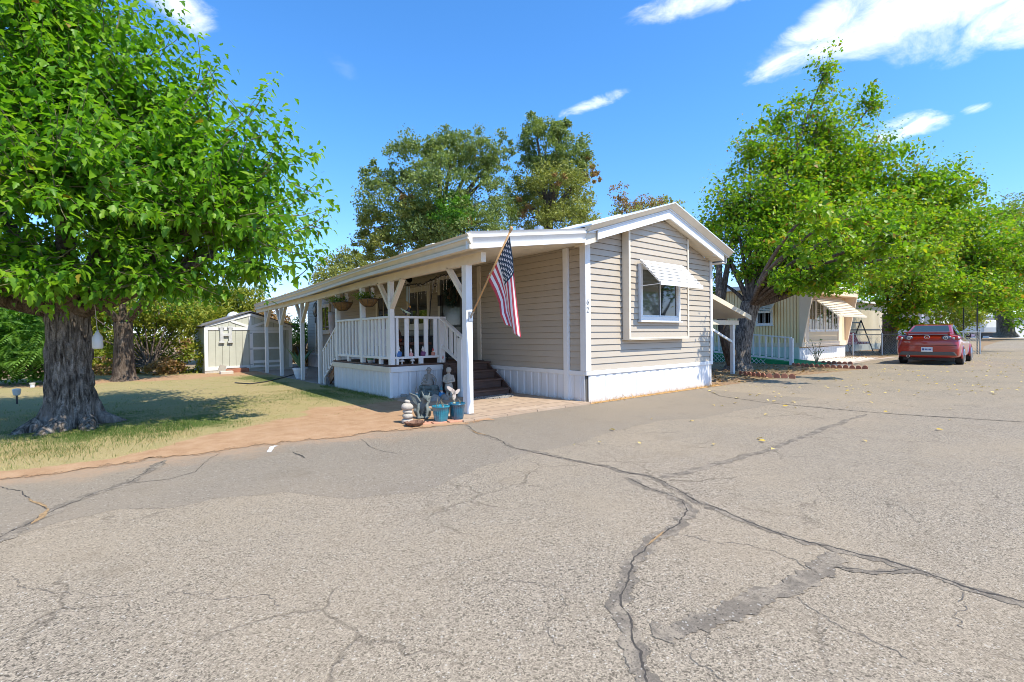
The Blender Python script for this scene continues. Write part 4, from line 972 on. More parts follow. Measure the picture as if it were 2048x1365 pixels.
def spire(b0, t0, dpt, k, seed):
    """upright shoots breaking out of the crown's outline"""
    g = np.random.default_rng(seed); out = [[], [], [], []]
    for i in range(k):
        a = D(*b0, dpt)+g.normal(size=3)*.16; c = D(*t0, dpt)+g.normal(size=3)*.14; f = g.uniform(.75, 1.05); c = a+(c-a)*f
        m = max(6, int(np.linalg.norm(c-a)/.05)); P = bez(a, (a+c)/2+rv*.10+np.array([0, 0, -.10]), c, m); tw.append(P[::max(1, m//5)])
        tg = nrm(np.gradient(P, axis=0)); an = np.arange(m)*2.4+g.random()*6; x = nrm(np.cross(tg, [.1, .2, 1.0])); y = np.cross(tg, x); sd = x*np.cos(an)[:, None]+y*np.sin(an)[:, None]
        dd = nrm(tg*.4+sd*.9); dd[:, 2] -= .75*g.uniform(.4, 1.3, m)
        for q, v in zip(out, (P+sd*.05, nrm(dd), nrm(np.array([0, 0, 1.0])+sd*.5+g.normal(size=P.shape)*.3), .135*np.linspace(1.05, .55, m)*g.uniform(.8, 1.2, m))): q.append(v)
    return [np.concatenate(q) for q in out]
for i, (b0, t0, dpt, k) in enumerate((((385, 250), (455, 95), 6.6, 5), ((455, 290), (530, 145), 6.6, 5), ((500, 330), (594, 228), 6.5, 5), ((545, 420), (655, 372), 6.5, 4), ((310, 140), (352, 22), 6.7, 5), ((560, 470), (662, 420), 6.4, 4), ((420, 200), (398, 98), 6.7, 3), ((545, 330), (628, 300), 6.8, 3), ((560, 520), (640, 500), 6.6, 4), ((250, 80), (240, -40), 6.6, 4))):
    q = spire(b0, t0, dpt, k, 300+i); P_, d_, u_, s_ = [np.concatenate(z) for z in zip((P_, d_, u_, s_), q)]
s_ = s_*np.random.default_rng(8).uniform(.6, 1.3, len(s_))
k_ = np.random.default_rng(2).random(len(P_)) < .004
crown('crown', [((P_[~k_], d_[~k_], u_[~k_], s_[~k_]), L_MUL), ((P_[k_], d_[k_], u_[k_], s_[k_]), L_GOLD)], T_MULB, big)
b = MB(); fork = A+np.array([0, 0, 1.62])
for i, (c, r) in enumerate(BL):
    if c[2] > 2.4: trunk_mesh(b, bez(fork+np.array([(c[0]-A[0])*.06, (c[1]-A[1])*.06, 0]), (np.array(c)*.5+fork*.5)+np.array([0, 0, -.25]), c, 6), np.linspace(.12, .035, 6), 12, .08, i, 4)
trunk_mesh(b, bez(fork+rv*.12, fork+rv*.75+np.array([0, 0, .15]), fork+rv*2.0+np.array([0, 0, .75]), 6), np.linspace(.13, .05, 6), 16, .1, 40, 5)
b.build('limb', bark2, big, smooth=True)
twig_mesh([t_[:-1] for t_ in tw], .008, .003).build('twig', twig_m, big)

def mulberry(label, base, fork_z, lean, r0, blobs, n, leaf, mats, seed, spacing=.09, gold=.03, T=T_MID, group='mulberry trees along the lane', limbw=.11, flare=1.5, droop=.6, name='mulberry_tree', fill=0):
    base = np.array(base, float); t = thing(name, base, label, 'tree', group); fork = base+np.array([lean[0], lean[1], fork_z])
    b = MB(); pts = bez(base+np.array([0, 0, -.08]), base*.5+fork*.5+np.array([lean[0]*-.25, lean[1]*-.25, 0]), fork, 8)
    rr = r0*np.array([flare, 1.12, 1.0, .94, .9, .88, .9, .95]); trunk_mesh(b, pts, rr, 40, .11, seed, 8); b.build('trunk', bark if r0 > .25 else bark2, t, smooth=True)
    P_, d_, u_, s_, tw = shoots(blobs, n, spacing, leaf, T, seed, up=.3, droop=droop, bare=.15, jit=(.7, 1.18))
    if fill: q = clumps(blobs, fill, leaf, seed+500, .15, 26, .36); P_, d_, u_, s_ = [np.concatenate(z) for z in zip((P_, d_, u_, s_), q)]
    (g_), (r_) = pick((P_, d_, u_, s_), gold, seed); crown('crown', [(r_, mats[0]), (g_, mats[1])], T, t)
    b = MB()
    for i, (c, r) in enumerate(blobs):
        c = np.array(c); mid = c*.45+fork*.55+np.array([0, 0, .12*np.linalg.norm(c-fork)])
        trunk_mesh(b, bez(fork-np.array([0, 0, .1]), mid, c, 6), np.linspace(limbw, .02, 6), 9, .06, i+seed, 4)
    b.build('limb', bark2, t, smooth=True); twig_mesh([t_[:-1] for t_ in tw], .010, .004, n=3).build('twig', twig_m, t); return t, fork
# --- second mulberry further back on the lawn
B2 = np.array([-6.05, 12.2, 0])
def relb(base, a, f, z, r, rz=None): return (tuple(np.array(base)+rv*a+fv*f+np.array([0, 0, z])), (r, r, rz or r))
mulberry('smaller mulberry tree with sun-flecked trunk further back on the lawn', B2, 1.7, (0, 0), .245,
         [relb(B2, 0, 0, 3.4, 1.6), relb(B2, 1.2, -.3, 2.6, 1.2, .8), relb(B2, -1.3, -.2, 2.8, 1.4, 1.0), relb(B2, .8, .6, 3.0, 1.4), relb(B2, -.3, -1.2, 2.6, 1.3, .9), relb(B2, 1.5, .2, 2.75, .7, .5)], 480, .15, (L_MUL, L_YEL), 21, .1, .2, flare=1.7)
# --- the mulberry to the right of the home
B3 = G(1476, 741)
BL3 = [pxb(*q) for q in ((1560, 420, 135, 120, 16.6), (1640, 270, 85, 105, 16.8), (1648, 150, 34, 70, 16.8), (1470, 430, 75, 110, 16.8), (1500, 310, 52, 75, 16.9), (1725, 330, 90, 80, 17.2), (1830, 370, 95, 70, 16.6), (1700, 480, 140, 100, 15.6), (1590, 520, 105, 65, 15.6),
                         (1905, 400, 62, 42, 16.8), (1790, 500, 95, 80, 17.5), (1425, 460, 42, 48, 17.2), (1600, 560, 75, 40, 15.8), (1690, 550, 60, 42, 15.6), (1560, 250, 45, 60, 17.4), (1740, 215, 40, 45, 17.2), (1655, 400, 130, 100, 18.6), (1560, 330, 80, 80, 16.9), (1650, 350, 90, 80, 16.6), (1770, 430, 100, 70, 16.2), (1520, 480, 80, 70, 16.2), (1850, 450, 90, 60, 16.8), (1500, 540, 50, 45, 16.4), (1445, 510, 38, 55, 17.0), (1430, 560, 26, 40, 17.4), (1940, 370, 34, 26, 17), (1660, 552, 90, 40, 13.2), (1575, 555, 58, 36, 13.6), (1627, 418, 56, 50, 10.1), (1655, 445, 50, 46, 11.0), (1660, 485, 60, 42, 11.8), (1790, 478, 62, 36, 10.7), (1735, 508, 50, 32, 11.2), (1862, 506, 55, 34, 11.6), (1720, 440, 60, 50, 12.6), (1585, 500, 40, 34, 11.4))]
t3, f3 = mulberry('wide yellow-green mulberry tree leaning over the wooden ramp beside the home', B3, 2.15, (.55, -.15), .30, BL3, 2500, .135, (L_YEL, L_GOLD), 33, .078, .05, limbw=.085, flare=1.7, fill=34000)
# its second stem towards the home
b = MB(); trunk_mesh(b, bez(B3+np.array([-.1, .05, .1]), B3+np.array([-.9, .3, 1.6]), D(1440, 500, 16.9), 8), np.linspace(.22, .07, 8), 18, .12, 77, 5); trunk_mesh(b, bez(D(1440, 620, 16.7), D(1450, 560, 16.6), D(1470, 450, 16.8), 6), np.linspace(.14, .04, 6), 12, .1, 78, 4)
trunk_mesh(b, bez(f3, D(1520, 540, 16.6), D(1530, 450, 16.6), 6), np.linspace(.17, .08, 6), 14, .1, 79, 4); trunk_mesh(b, bez(f3, D(1560, 600, 16.4), D(1640, 560, 16.2), 6), np.linspace(.18, .07, 6), 14, .1, 80, 4)
b.build('stem', bark2, t3, smooth=True)
# --- tree behind the red car
B4 = np.array([26.0, 1.6, 0])
BL4 = [pxb(*q) for q in ((1800, 560, 85, 70, 25), (1880, 480, 100, 85, 27), (1960, 520, 95, 95, 26), (2045, 520, 90, 95, 27), (1765, 565, 50, 40, 24.5), (1900, 580, 85, 50, 25), (1985, 590, 60, 38, 25.5), (1830, 610, 55, 45, 25), (1935, 440, 55, 40, 26.5), (1800, 612, 42, 30, 25), (1850, 540, 60, 60, 23.5), (1810, 650, 40, 28, 25.4))]
mulberry('broad mulberry tree with yellowing and orange leaves standing behind the red car', B4, 2.1, (.2, 0), .38, BL4, 1300, .19, (L_YEL, L_GOLD), 44, .13, .08, fill=14000)
# --- far tree with a thick trunk by the trailer
B5 = D(2008, 676, 62); B5[2] = .4
BL5 = [pxb(*q) for q in ((2010, 430, 60, 45, 62), (2050, 470, 80, 90, 64), (1985, 560, 55, 60, 60), (2045, 590, 50, 35, 56), (2100, 500, 80, 90, 62), (1975, 590, 30, 26, 50))]
mulberry('distant tree with a thick leaning trunk beside the white trailer', B5, 4.2, (-.6, 0), .95, BL5, 520, .42, (L_YEL, L_OAK2), 55, .34, .25, group=None, limbw=.4, name='shade_tree')

def bush(name, label, cat, base, sets, T=T_SMALL, stems=None, size=.12, seed=1, group=None, trunk_r=.0, trunk_top=None, shell=.35, stem_mat=None, sub=14, csz=.33):
    """sets: (blobs, leaf count, material)"""
    base = np.array(base, float); t = thing(name, base, label, cat, group); ls = []; allb = []
    for i, (bl, n, m) in enumerate(sets): ls.append((clumps(bl, n, size, seed+i, shell, sub, csz), m)); allb += bl
    crown('crown' if trunk_r else 'foliage', ls, T, t)
    b = MB(); fork = np.array(trunk_top, float) if trunk_top is not None else base+np.array([0, 0, .25])
    if trunk_r: trunk_mesh(b, bez(base, (base+fork)/2, fork, 6), np.linspace(trunk_r*1.3, trunk_r*.8, 6), 16, .1, seed, 5)
    for i, (c, r) in enumerate(allb):
        c = np.array(c); trunk_mesh(b, bez(fork, (c+fork)/2+np.array([0, 0, .1*np.linalg.norm(c-fork)]), c, 5), np.linspace(max(.03, trunk_r*.5), .015, 5), 7, .05, i, 3)
    b.build('trunk' if trunk_r else 'stem', stem_mat or bark2, t, smooth=True); return t
pb = lambda *L_: [pxb(*q) for q in L_]
# --- evergreens behind the home
bush('oak_tree', 'tall dark green oak with many rounded clumps behind the porch roof', 'tree', D(870, 690, 27), [
    (pb((825, 320, 55, 52, 27), (790, 400, 70, 60, 27), (880, 375, 75, 70, 26), (905, 300, 55, 42, 28), (955, 305, 50, 42, 27), (970, 400, 52, 70, 27), (1003, 300, 26, 42, 28), (850, 460, 80, 45, 27), (935, 465, 80, 50, 26), (985, 345, 40, 35, 28), (1000, 440, 40, 50, 28), (880, 300, 40, 30, 27), (760, 350, 36, 34, 27)), 52000, L_OAK),
    (pb((745, 455, 38, 45, 27.5), (770, 500, 45, 40, 27), (830, 430, 34, 32, 25.6), (730, 490, 26, 30, 27.6)), 10000, L_OAK2), (pb((905, 425, 45, 40, 25)), 2600, L_SHRUB), (pb((812, 400, 22, 18, 25.4), (940, 440, 14, 12, 24.6)), 500, L_DRY)],
     size=.15, seed=60, group='tall oaks behind the tan home', trunk_r=.42, trunk_top=D(880, 470, 27), shell=.45, sub=75, csz=.32)
bush('oak_tree', 'tall oak with brown dead patches behind the gable roof', 'tree', D(1110, 690, 29), [
    (pb((1090, 290, 50, 52, 29), (1070, 248, 26, 28, 29), (1140, 320, 50, 48, 29), (1065, 350, 40, 50, 29.5), (1030, 400, 30, 40, 29.5), (1120, 262, 26, 24, 29)), 21000, L_OAK),
    (pb((1110, 385, 75, 60, 28.5), (1160, 400, 36, 52, 29), (1130, 445, 70, 36, 28), (1060, 435, 46, 40, 28.6)), 17000, L_OAK2), (pb((1185, 330, 18, 26, 29), (1115, 360, 16, 16, 26.8), (1045, 410, 20, 20, 27.8), (1185, 355, 20, 14, 29)), 1500, L_DRY)],
     size=.15, seed=70, group='tall oaks behind the tan home', trunk_r=.38, trunk_top=D(1095, 440, 29), shell=.45, sub=75, csz=.34)
bush('thin_tree', 'thin half-dry tree with brown leaves just above the gable ridge', 'tree', D(1270, 690, 30), [
    (pb((1240, 395, 26, 28, 30), (1262, 415, 34, 24, 30), (1300, 405, 34, 22, 30)), 1700, L_DRY), (pb((1290, 425, 60, 26, 30), (1235, 430, 30, 30, 30), (1335, 400, 20, 14, 29), (1345, 420, 30, 22, 28)), 2300, L_OAK2)],
     size=.14, seed=80, trunk_r=.14, trunk_top=D(1262, 450, 30), shell=.1)
bush('olive_tree', 'low grey-green tree left of the oaks, above the far end of the porch roof', 'tree', D(690, 690, 36), [
    (pb((655, 540, 28, 34, 36), (690, 520, 28, 28, 36), (715, 525, 30, 26, 37), (640, 565, 22, 24, 35), (680, 555, 36, 26, 35)), 8000, L_OAK2)], size=.17, seed=90, trunk_r=.2, trunk_top=D(690, 570, 36), shell=.3)
bush('shrub_tree', 'feathery yellow-green tree with orange tips standing behind the shed', 'tree', D(470, 690, 25), [
    (pb((430, 600, 55, 40, 25), (490, 595, 40, 34, 25), (400, 640, 60, 40, 23), (470, 640, 60, 34, 25), (510, 620, 30, 26, 25)), 11000, L_HEDGE), (pb((530, 635, 30, 16, 24.6), (560, 640, 20, 16, 24.6)), 1100, L_DRY)], T=T_LONG, size=.26, seed=100, trunk_r=.12, trunk_top=D(460, 650, 25), shell=.25)
bush('bush', 'small green bush with a brown dried base right of the shed', 'bush', G(603, 742), [
    (pb((600, 660, 22, 34, 21), (590, 690, 18, 22, 21.5), (618, 680, 18, 30, 22)), 3000, L_SHRUB), (pb((598, 705, 20, 22, 20.4), (612, 715, 16, 20, 20.4)), 1500, L_DRY)], T=T_LONG, size=.16, seed=110, shell=.3)
# --- hedge along the back of the lawn and the shrubs at the left
hb = []; g = np.random.default_rng(9)
for px in np.linspace(170, 372, 8):
    for py, rz in ((715, 40), (665, 38), (625, 30)): hb.append(pxb(px+g.normal()*6, py+g.normal()*5, 30, rz, 17.2+g.normal()*.3))
bush('hedge', 'long yellowing hedge along the back of the lawn left of the shed', 'hedge', G(300, 752), [(hb, 21000, L_HEDGE), (pb((330, 735, 34, 20, 16.4), (372, 700, 14, 30, 16.8), (215, 735, 20, 20, 16.4)), 1300, L_DRY)], size=.11, seed=120, shell=.45)
hb = [pxb(*q) for q in ((20, 720, 50, 50, 13.2), (70, 700, 45, 70, 13.4), (10, 640, 60, 55, 13.6), (80, 640, 50, 50, 13.8), (-60, 690, 70, 90, 13), (120, 720, 40, 50, 14))]
t = bush('shrub', 'dense dark green shrub with feathery fronds behind the small solar lights', 'shrub', D(45, 770, 13.2), [(hb, 11000, L_SHRUB)], size=.12, seed=130, shell=.4)
# feathery fronds: leaflets in two rows along each frond
P_, d_, u_, s_ = [], [], [], []; tw = []; g = np.random.default_rng(4)
for i in range(46):
    p0 = D(g.uniform(-20, 95), g.uniform(615, 735), 12.6+g.random()*.5); dr = nrm(rv*g.uniform(-.2, 1)+fv*g.uniform(-1, .1)+np.array([0, 0, g.uniform(-.5, .35)])); L_ = g.uniform(.5, .8)
    q = np.linspace(0, 1, 15)[:, None]; P = p0+dr*q*L_+np.array([0, 0, -.22])*q**2*L_*1.5; tw.append(P[::4]); tg = nrm(np.gradient(P, axis=0)); sd = nrm(np.cross(tg, [0, 0, 1.0]))
    for sgn in (-1, 1):
        P_.append(P); d_.append(nrm(sd*sgn+tg*.45+np.array([0, 0, -.12]))); u_.append(np.tile([0, 0, 1.0], (15, 1))); s_.append(.15*np.sin(np.linspace(.5, 2.9, 15)))
crown('frond', [((np.concatenate(P_), np.concatenate(d_), np.concatenate(u_), np.concatenate(s_)), leafmat('frond_leaf', [(.08, .19, .03), (.14, .28, .05), (.20, .34, .09)], .45, .45, .3))], (T_LONG[0]*np.array([1.5, 1, 1]), T_LONG[1]), t)
hb = [pxb(*q) for q in ((-40, 600, 90, 70, 22), (60, 610, 80, 70, 22), (160, 620, 80, 70, 23), (260, 610, 80, 60, 23), (350, 600, 70, 50, 23), (100, 680, 90, 60, 21), (0, 690, 90, 60, 21), (200, 690, 60, 50, 22))]
bush('laurel_tree', 'dark leafy trees massed behind the hedge at the back of the lawn', 'tree', D(150, 700, 22), [(hb, 15000, L_SHRUB)], size=.2, seed=140, shell=.35, trunk_r=.15, trunk_top=D(150, 640, 22))
# greenery beyond the neighbour and at the far end of the lane
bush('yellow_shrub', 'yellow-green shrub behind the wire fence right of the red car', 'shrub', D(1925, 700, 30), [(pb((1900, 640, 34, 40, 30), (1940, 630, 34, 36, 31), (1885, 600, 40, 30, 31), (1870, 670, 22, 24, 31), (1955, 610, 26, 30, 32)), 6500, L_HEDGE)], size=.17, seed=150, shell=.3, trunk_r=.1, trunk_top=D(1922, 660, 30))
bush('roadside_tree', 'full green tree standing behind the white house and cream building', 'tree', D(1780, 690, 46), [(pb((1720, 590, 70, 50, 46), (1800, 570, 80, 60, 46), (1890, 560, 80, 60, 47), (1840, 640, 60, 30, 46), (1750, 640, 60, 30, 46), (1660, 600, 60, 50, 47)), 9000, L_YEL)], size=.3, seed=170, shell=.3, trunk_r=.3, trunk_top=D(1790, 620, 46))
bush('roadside_tree', 'tall bright green tree overhanging the far end of the lane', 'tree', D(2075, 690, 58), [(pb((2060, 560, 90, 60, 58), (1990, 590, 50, 34, 57), (2100, 620, 70, 50, 58), (1940, 600, 46, 40, 60), (2040, 620, 40, 26, 52)), 8000, L_YEL)], size=.36, seed=180, shell=.3, trunk_r=.3, trunk_top=D(2080, 600, 58))
bush('distant_trees', 'dark tree mass above the end of the lane at the upper right', 'tree', D(2060, 690, 90), [(pb((2040, 420, 40, 35, 90), (2080, 450, 60, 70, 92), (1990, 470, 50, 60, 90), (2130, 480, 60, 90, 90)), 6000, L_OAK)], size=.5, seed=160, shell=.3, trunk_r=.5, trunk_top=D(2050, 520, 90))
# the tree across the lane that shows in the window glass
bt = np.array([19.5, -11.8, 0]); BLr = [(tuple(bt+np.array(q[:3])), (q[3],)*3) for q in ((0, 0, 4.5, 2.2), (1.6, .5, 4, 1.7), (-1.5, .3, 3.8, 1.8), (.2, -1.4, 4, 1.8), (0, .5, 6, 1.6), (-.8, -.8, 3, 1.5))]
mulberry('mulberry tree across the lane, seen only as a reflection in the gable window', bt, 2.0, (0, 0), .3, BLr, 170, .26, (L_MUL, L_YEL), 66, .16, .2)
# ------------------------------------------------------------------ flag on the porch post
def dep(P): return float((CM @ (np.array(P, float)-CAM))[2])
red_c = pm('faded_red_cloth', (.50, .055, .075), .85, .12, 9, .15, 200); white_c = pm('flag_white_cloth', (.78, .74, .72), .85, .06, 9, .15, 200); blue_c = pm('flag_blue_cloth', (.022, .045, .075), .85, .2, 9, .15, 200)
polewood = pm('varnished_pole', (.50, .29, .12), .4, .12, 12)
TIP, BRK = np.array([-2.18, -.6, 2.66]), np.array([-2.235, .30, 1.50])
flag = thing('flag', BRK, 'American flag hanging limp from a slanted wooden pole on the front porch post', 'flag')
b = MB(); b.tube([BRK, TIP], .0135, 10); b.build('pole', polewood, flag, smooth=True)
b = MB(); b.ell(TIP+np.array([0, -.012, .02]), (.026, .026, .032), 14, 10); b.tube([TIP-np.array([0, -.02, .025]), TIP], .019, 12); b.build('finial', polewood, flag, smooth=True)
dv = (TIP-BRK)/np.linalg.norm(TIP-BRK)
b = MB(); b.tube([BRK-dv*.02, BRK+dv*.10], .019, 12); b.box(-2.275, -2.195, .297, .314, 1.44, 1.58); b.build('bracket', greymetal, flag)
topx = np.array([(1019.5, 473), (1025, 515), (1028, 565), (1033, 620), (1039, 674)], float); botx = np.array([(974, 556), (990, 585), (1000, 607), (1003, 628), (1013, 648)], float); tt5 = np.linspace(0, 1, 5)
def flag_pt(s, t):
    c = lambda a: np.array([np.interp(t, tt5, a[:, i]) for i in (0, 1)])
    h0 = np.array([1019.5, 473]); h1 = np.array([974, 556]); q = c(topx)*(1-s)+c(botx)*s
    hp = h0*(1-s)+h1*s; fold = t*(1-t*.4)
    q = q+np.array([5.0*fold*math.sin(s*9.5+t*1.5), 4.0*fold*math.sin(s*6+1)])
    u = np.clip((dep(TIP)+ (dep(BRK)-dep(TIP))*(.07+.50*s)), 0, 99); d = u*(1-.55*t)+(dep(TIP)+.16)*.55*t
    d += .055*fold*math.cos(s*9.5+t*1.2)-.02*t
    return D(q[0], q[1], d)
NS, NT = 52, 60; V = [flag_pt(i/NS, j/NT) for i in range(NS+1) for j in range(NT+1)]; b = MB(); b.v = [tuple(v) for v in V]
for i in range(NS):
    for j in range(NT):
        b.f.append((i*(NT+1)+j, (i+1)*(NT+1)+j, (i+1)*(NT+1)+j+1, i*(NT+1)+j+1)); st = i*13//NS
        b.m.append(2 if (st < 7 and j < NT*.40) else (0 if st % 2 == 0 else 1))
o = b.build('cloth', [red_c, white_c, blue_c], flag, smooth=True); sd = o.modifiers.new('thick', 'SOLIDIFY'); sd.thickness = .0025; sd.offset = 0
b = MB()
for r_ in range(9):
    for c_ in range(6 if r_ % 2 == 0 else 5):
        s = (r_+1)/10*7/13; t = .4*((c_*2+1+(r_ % 2))/12); p = flag_pt(s, t); ds = flag_pt(s+.01, t)-p; dt = flag_pt(s, t+.01)-p
        ds /= np.linalg.norm(ds); dt /= np.linalg.norm(dt); nn = np.cross(ds, dt); nn /= np.linalg.norm(nn)
        if nn @ (CAM-p) < 0: nn = -nn
        e = nn*.006; vs = [p+e]+[p+e+(-ds*math.cos(math.pi*k/5)+dt*math.sin(math.pi*k/5))*(.023 if k % 2 == 0 else .0095) for k in range(10)]
        b.add(vs, [(0, k+1, (k+1) % 10+1) for k in range(10)])
b.build('star', white_c, flag)

# ------------------------------------------------------------------ hung about the porch
moss = pm('coir_liner', (.20, .115, .045), .95, .35, 18, .8, 40); wire = pm('dark_wire', (.05, .045, .04), .5, .2)
green_l = leafmat('basket_leaf', [(.08, .17, .02), (.15, .25, .04), (.20, .28, .06)], .4, .5, .3)
pinkish = pm('bird_pink', (.62, .28, .26), .6, .1); offw = pm('off_white_resin', (.62, .58, .53), .6, .1)
def basket(px, py, X, rpx, label, seed):
    c = XP(px, py, X); sc = dep(c)/FPX; r = rpx*sc; t = thing('hanging_basket', c, label, 'hanging basket', 'hanging baskets along the porch beam')
    b = MB(); b.lathe([(r*.06, -r*.80), (r*.45, -r*.72), (r*.78, -r*.42), (r*.96, -.02), (r, 0), (r*.86, -.02), (r*.1, -.06)], c, 22, lambda t_, i: 1+.03*math.sin(t_*9)); b.build('bowl', moss, t, smooth=True)
    b = MB()
    for k in range(9):
        a = 2*math.pi*k/9; b.tube([(c[0]+r*f*math.cos(a), c[1]+r*f*math.sin(a), c[2]+z*r) for f, z in ((1.01, .01), (.98, -.05), (.80, -.44), (.46, -.75), (.06, -.83))], .004, 4)
    b.tube([(c[0]+r*1.02*math.cos(a), c[1]+r*1.02*math.sin(a), c[2]+.005) for a in np.linspace(0, 2*math.pi, 24)], .006, 5); b.build('wire_frame', wire, t)
    top = np.array([bx-.02, c[1], zb(c[1])-.14])
    b = MB()
    for k in range(3): a = 2*math.pi*k/3+.5; b.tube([(c[0]+r*math.cos(a), c[1]+r*math.sin(a), c[2]), top+np.array([0, 0, -.10])], .004, 4)
    b.tube([top+np.array([0, 0, -.11]), top], .006, 5); b.build('chain', wire, t)
    g = np.random.default_rng(seed); k = 190; P = np.array(c)+np.stack([g.normal(size=k)*r*.5, g.normal(size=k)*r*.5, g.uniform(-.02, .10, k)], 1); P += -rv*r*.35
    d = sph(k, g)*.8-rv*.4; d[:, 2] = np.abs(d[:, 2])*.7+.1; V, F = leaves(P, nrm(d), np.tile([0, 0, 1.0], (k, 1)), g.uniform(.06, .13, k), T_LONG); raw('plant', V, F, green_l, t)
    q = np.array(c)+rv*r*.45+np.array([0, 0, .05]); bd = blob('bird_figure', [('c', q, q+np.array([0, 0, .08]), .035, .045), ('s', q+np.array([0, 0, .16]), .04)], offw, t, .012); return t
basket(685, 606, -2.30, 20, 'coir hanging basket with trailing greens under the porch beam, further one', 1)
basket(737, 599, -2.30, 19, 'coir hanging basket with a tuft of green on its left, nearer the corner post', 2)
# sun ornament
c = XP(630, 620, -.09); r = .30; orn = thing('sun_ornament', c, 'dark round metal sun ornament on the far wall of the home', 'wall ornament')
b = MB(); n_ = 14; vs = [(c[0], c[1]+r*(1 if k % 2 else .78)*math.cos(math.pi*k/n_), c[2]+r*(1 if k % 2 else .78)*math.sin(math.pi*k/n_)) for k in range(2*n_)]
b.prism(vs, (.02, 0, 0)); b.build('rim', pm('rust_metal', (.10, .06, .04), .5, .4, 9, metal=.4), orn)
b = MB(); b.ell((c[0]-.015, c[1], c[2]), (.04, r*.42, r*.42), 16, 10); b.build('face', pm('worn_brass', (.45, .33, .20), .5, .2, 9), orn, smooth=True)
b = MB(); b.box(c[0]-.01, c[0]+.01, c[1]-.03, c[1]+.03, c[2]-.52, c[2]-.33); b.tube([(c[0], c[1], c[2]-.34), (c[0], c[1], c[2]-.25)], .005, 4); b.build('pendant', wire, orn)
# wreath on the door
c = XP(905, 588, -.07); wr_ = thing('wreath', c, 'dark green leafy wreath hung on the front screen door', 'wreath')
g = np.random.default_rng(3); k = 620; a = g.random(k)*2*np.pi; rr = .20+g.normal(size=k)*.035
P = np.array(c)+np.stack([g.uniform(-.07, 0, k), rr*np.cos(a), rr*1.15*np.sin(a)], 1); d = np.stack([g.normal(size=k)*.4-.3, np.cos(a+1.2)+g.normal(size=k)*.4, np.sin(a+1.2)+g.normal(size=k)*.4], 1)
V, F = leaves(P, nrm(d), nrm(np.array([-1.0, 0, 0])+g.normal(size=(k, 3))*.3), g.uniform(.06, .11, k), T_LONG); raw('wreath_leaves', V, F, leafmat('wreath_leaf', [(.012, .035, .022), (.02, .05, .035), (.05, .085, .05)], .15, .5, .3), wr_)
b = MB(); b.tube([(c[0], c[1]+.20*math.cos(q), c[2]+.23*math.sin(q)) for q in np.linspace(0, 2*math.pi, 30)], .03, 8); b.tube([(c[0], c[1], c[2]+.23), (c[0]+.02, c[1], 2.5)], .008, 5); b.build('wreath_ring', brownwood, wr_)
# wind chime, moon disc, light garland, shepherd hook, windsock
c = XP(816, 585, -1.2); wc = thing('wind_chime', c, 'pale blue wind chime tubes hanging under the porch ceiling beside the corner post', 'wind chime')
b = MB()
for k in range(5): a = 2*math.pi*k/5; b.tube([(c[0]+.035*math.cos(a), c[1]+.035*math.sin(a), c[2]-.16-.02*k), (c[0]+.035*math.cos(a), c[1]+.035*math.sin(a), c[2]+.13)], .011, 6)
b.build('tube', pm('pale_blue_metal', (.50, .62, .64), .35, .05), wc)
b = MB(); b.lathe([(.01, .14), (.055, .145), (.05, .165), (.01, .17)], c, 14); b.tube([c+np.array([0, 0, .16]), (c[0], c[1], 2.55)], .003, 4); b.build('cap', wire, wc)
c = XP(815, 557, -1.0); mo = thing('moon_ornament', c, 'pale round moon ornament hanging near the porch ceiling', 'ornament')
b = MB(); vs = [(c[0]+.13*math.cos(a), c[1], c[2]+.13*math.sin(a)) for a in np.linspace(.6, 2*math.pi-.6, 26)]+[(c[0]+.055+.10*math.cos(a), c[1], c[2]+.10*math.sin(a)) for a in np.linspace(2*math.pi-.9, .9, 20)]
b.prism(vs, (0, .018, 0)); b.build('crescent', pm('moon_resin', (.58, .54, .42), .6, .15), mo); b = MB(); b.tube([c+np.array([-.05, .009, .11]), (c[0]-.05, c[1]+.009, 2.62)], .003, 4); b.build('cord', wire, mo)
ga = [XP(x, y, -.9) for x, y in ((806, 567), (826, 570), (846, 568), (860, 562), (870, 557), (884, 551), (898, 549), (912, 546))]; b = MB(); g = np.random.default_rng(8); P = np.array(ga)
tq = np.linspace(0, len(P)-1, 60); Q = np.stack([np.interp(tq, range(len(P)), P[:, i]) for i in range(3)], 1)+g.normal(size=(60, 3))*.012
lg = thing('light_garland', P[3], 'dark twig garland with string lights looped under the porch ceiling', 'garland'); b.tube(Q, .014, 5); b.build('wire', wire, lg)
b = MB()
for q in Q[::3]: b.ell(q+np.array([0, 0, -.03]), (.012, .012, .02), 6, 5)
b.build('bulb', offw, lg)
b = MB()
for i in range(26):
    q = Q[int(i*59/25)]; L_ = g.uniform(.10, .34); b.tube([q, q+np.array([.004, .004, -L_])], .0022, 3)
    for k in range(3): b.ell(q+np.array([.003, .003, -L_*(k+1)/3.0]), (.008, .008, .012), 5, 4)
b.build('icicle_string', offw, lg)
hk = [XP(x, y, -.55) for x, y in ((858, 700), (859, 640), (861, 605), (866, 575), (868, 568), (873, 567), (873, 573), (869, 574))]
t = thing('shepherd_hook', hk[0], 'thin black shepherd hook standing on the deck by the window', 'hook'); b = MB(); b.tube([(hk[0][0], hk[0][1], .67)]+hk, .011, 6); b.build('rod', dark, t)
c = XP(666, 648, -2.0); t = thing('windsock', c, 'faded grey-pink cloth windsock hanging by the far end of the deck', 'windsock'); b = MB()
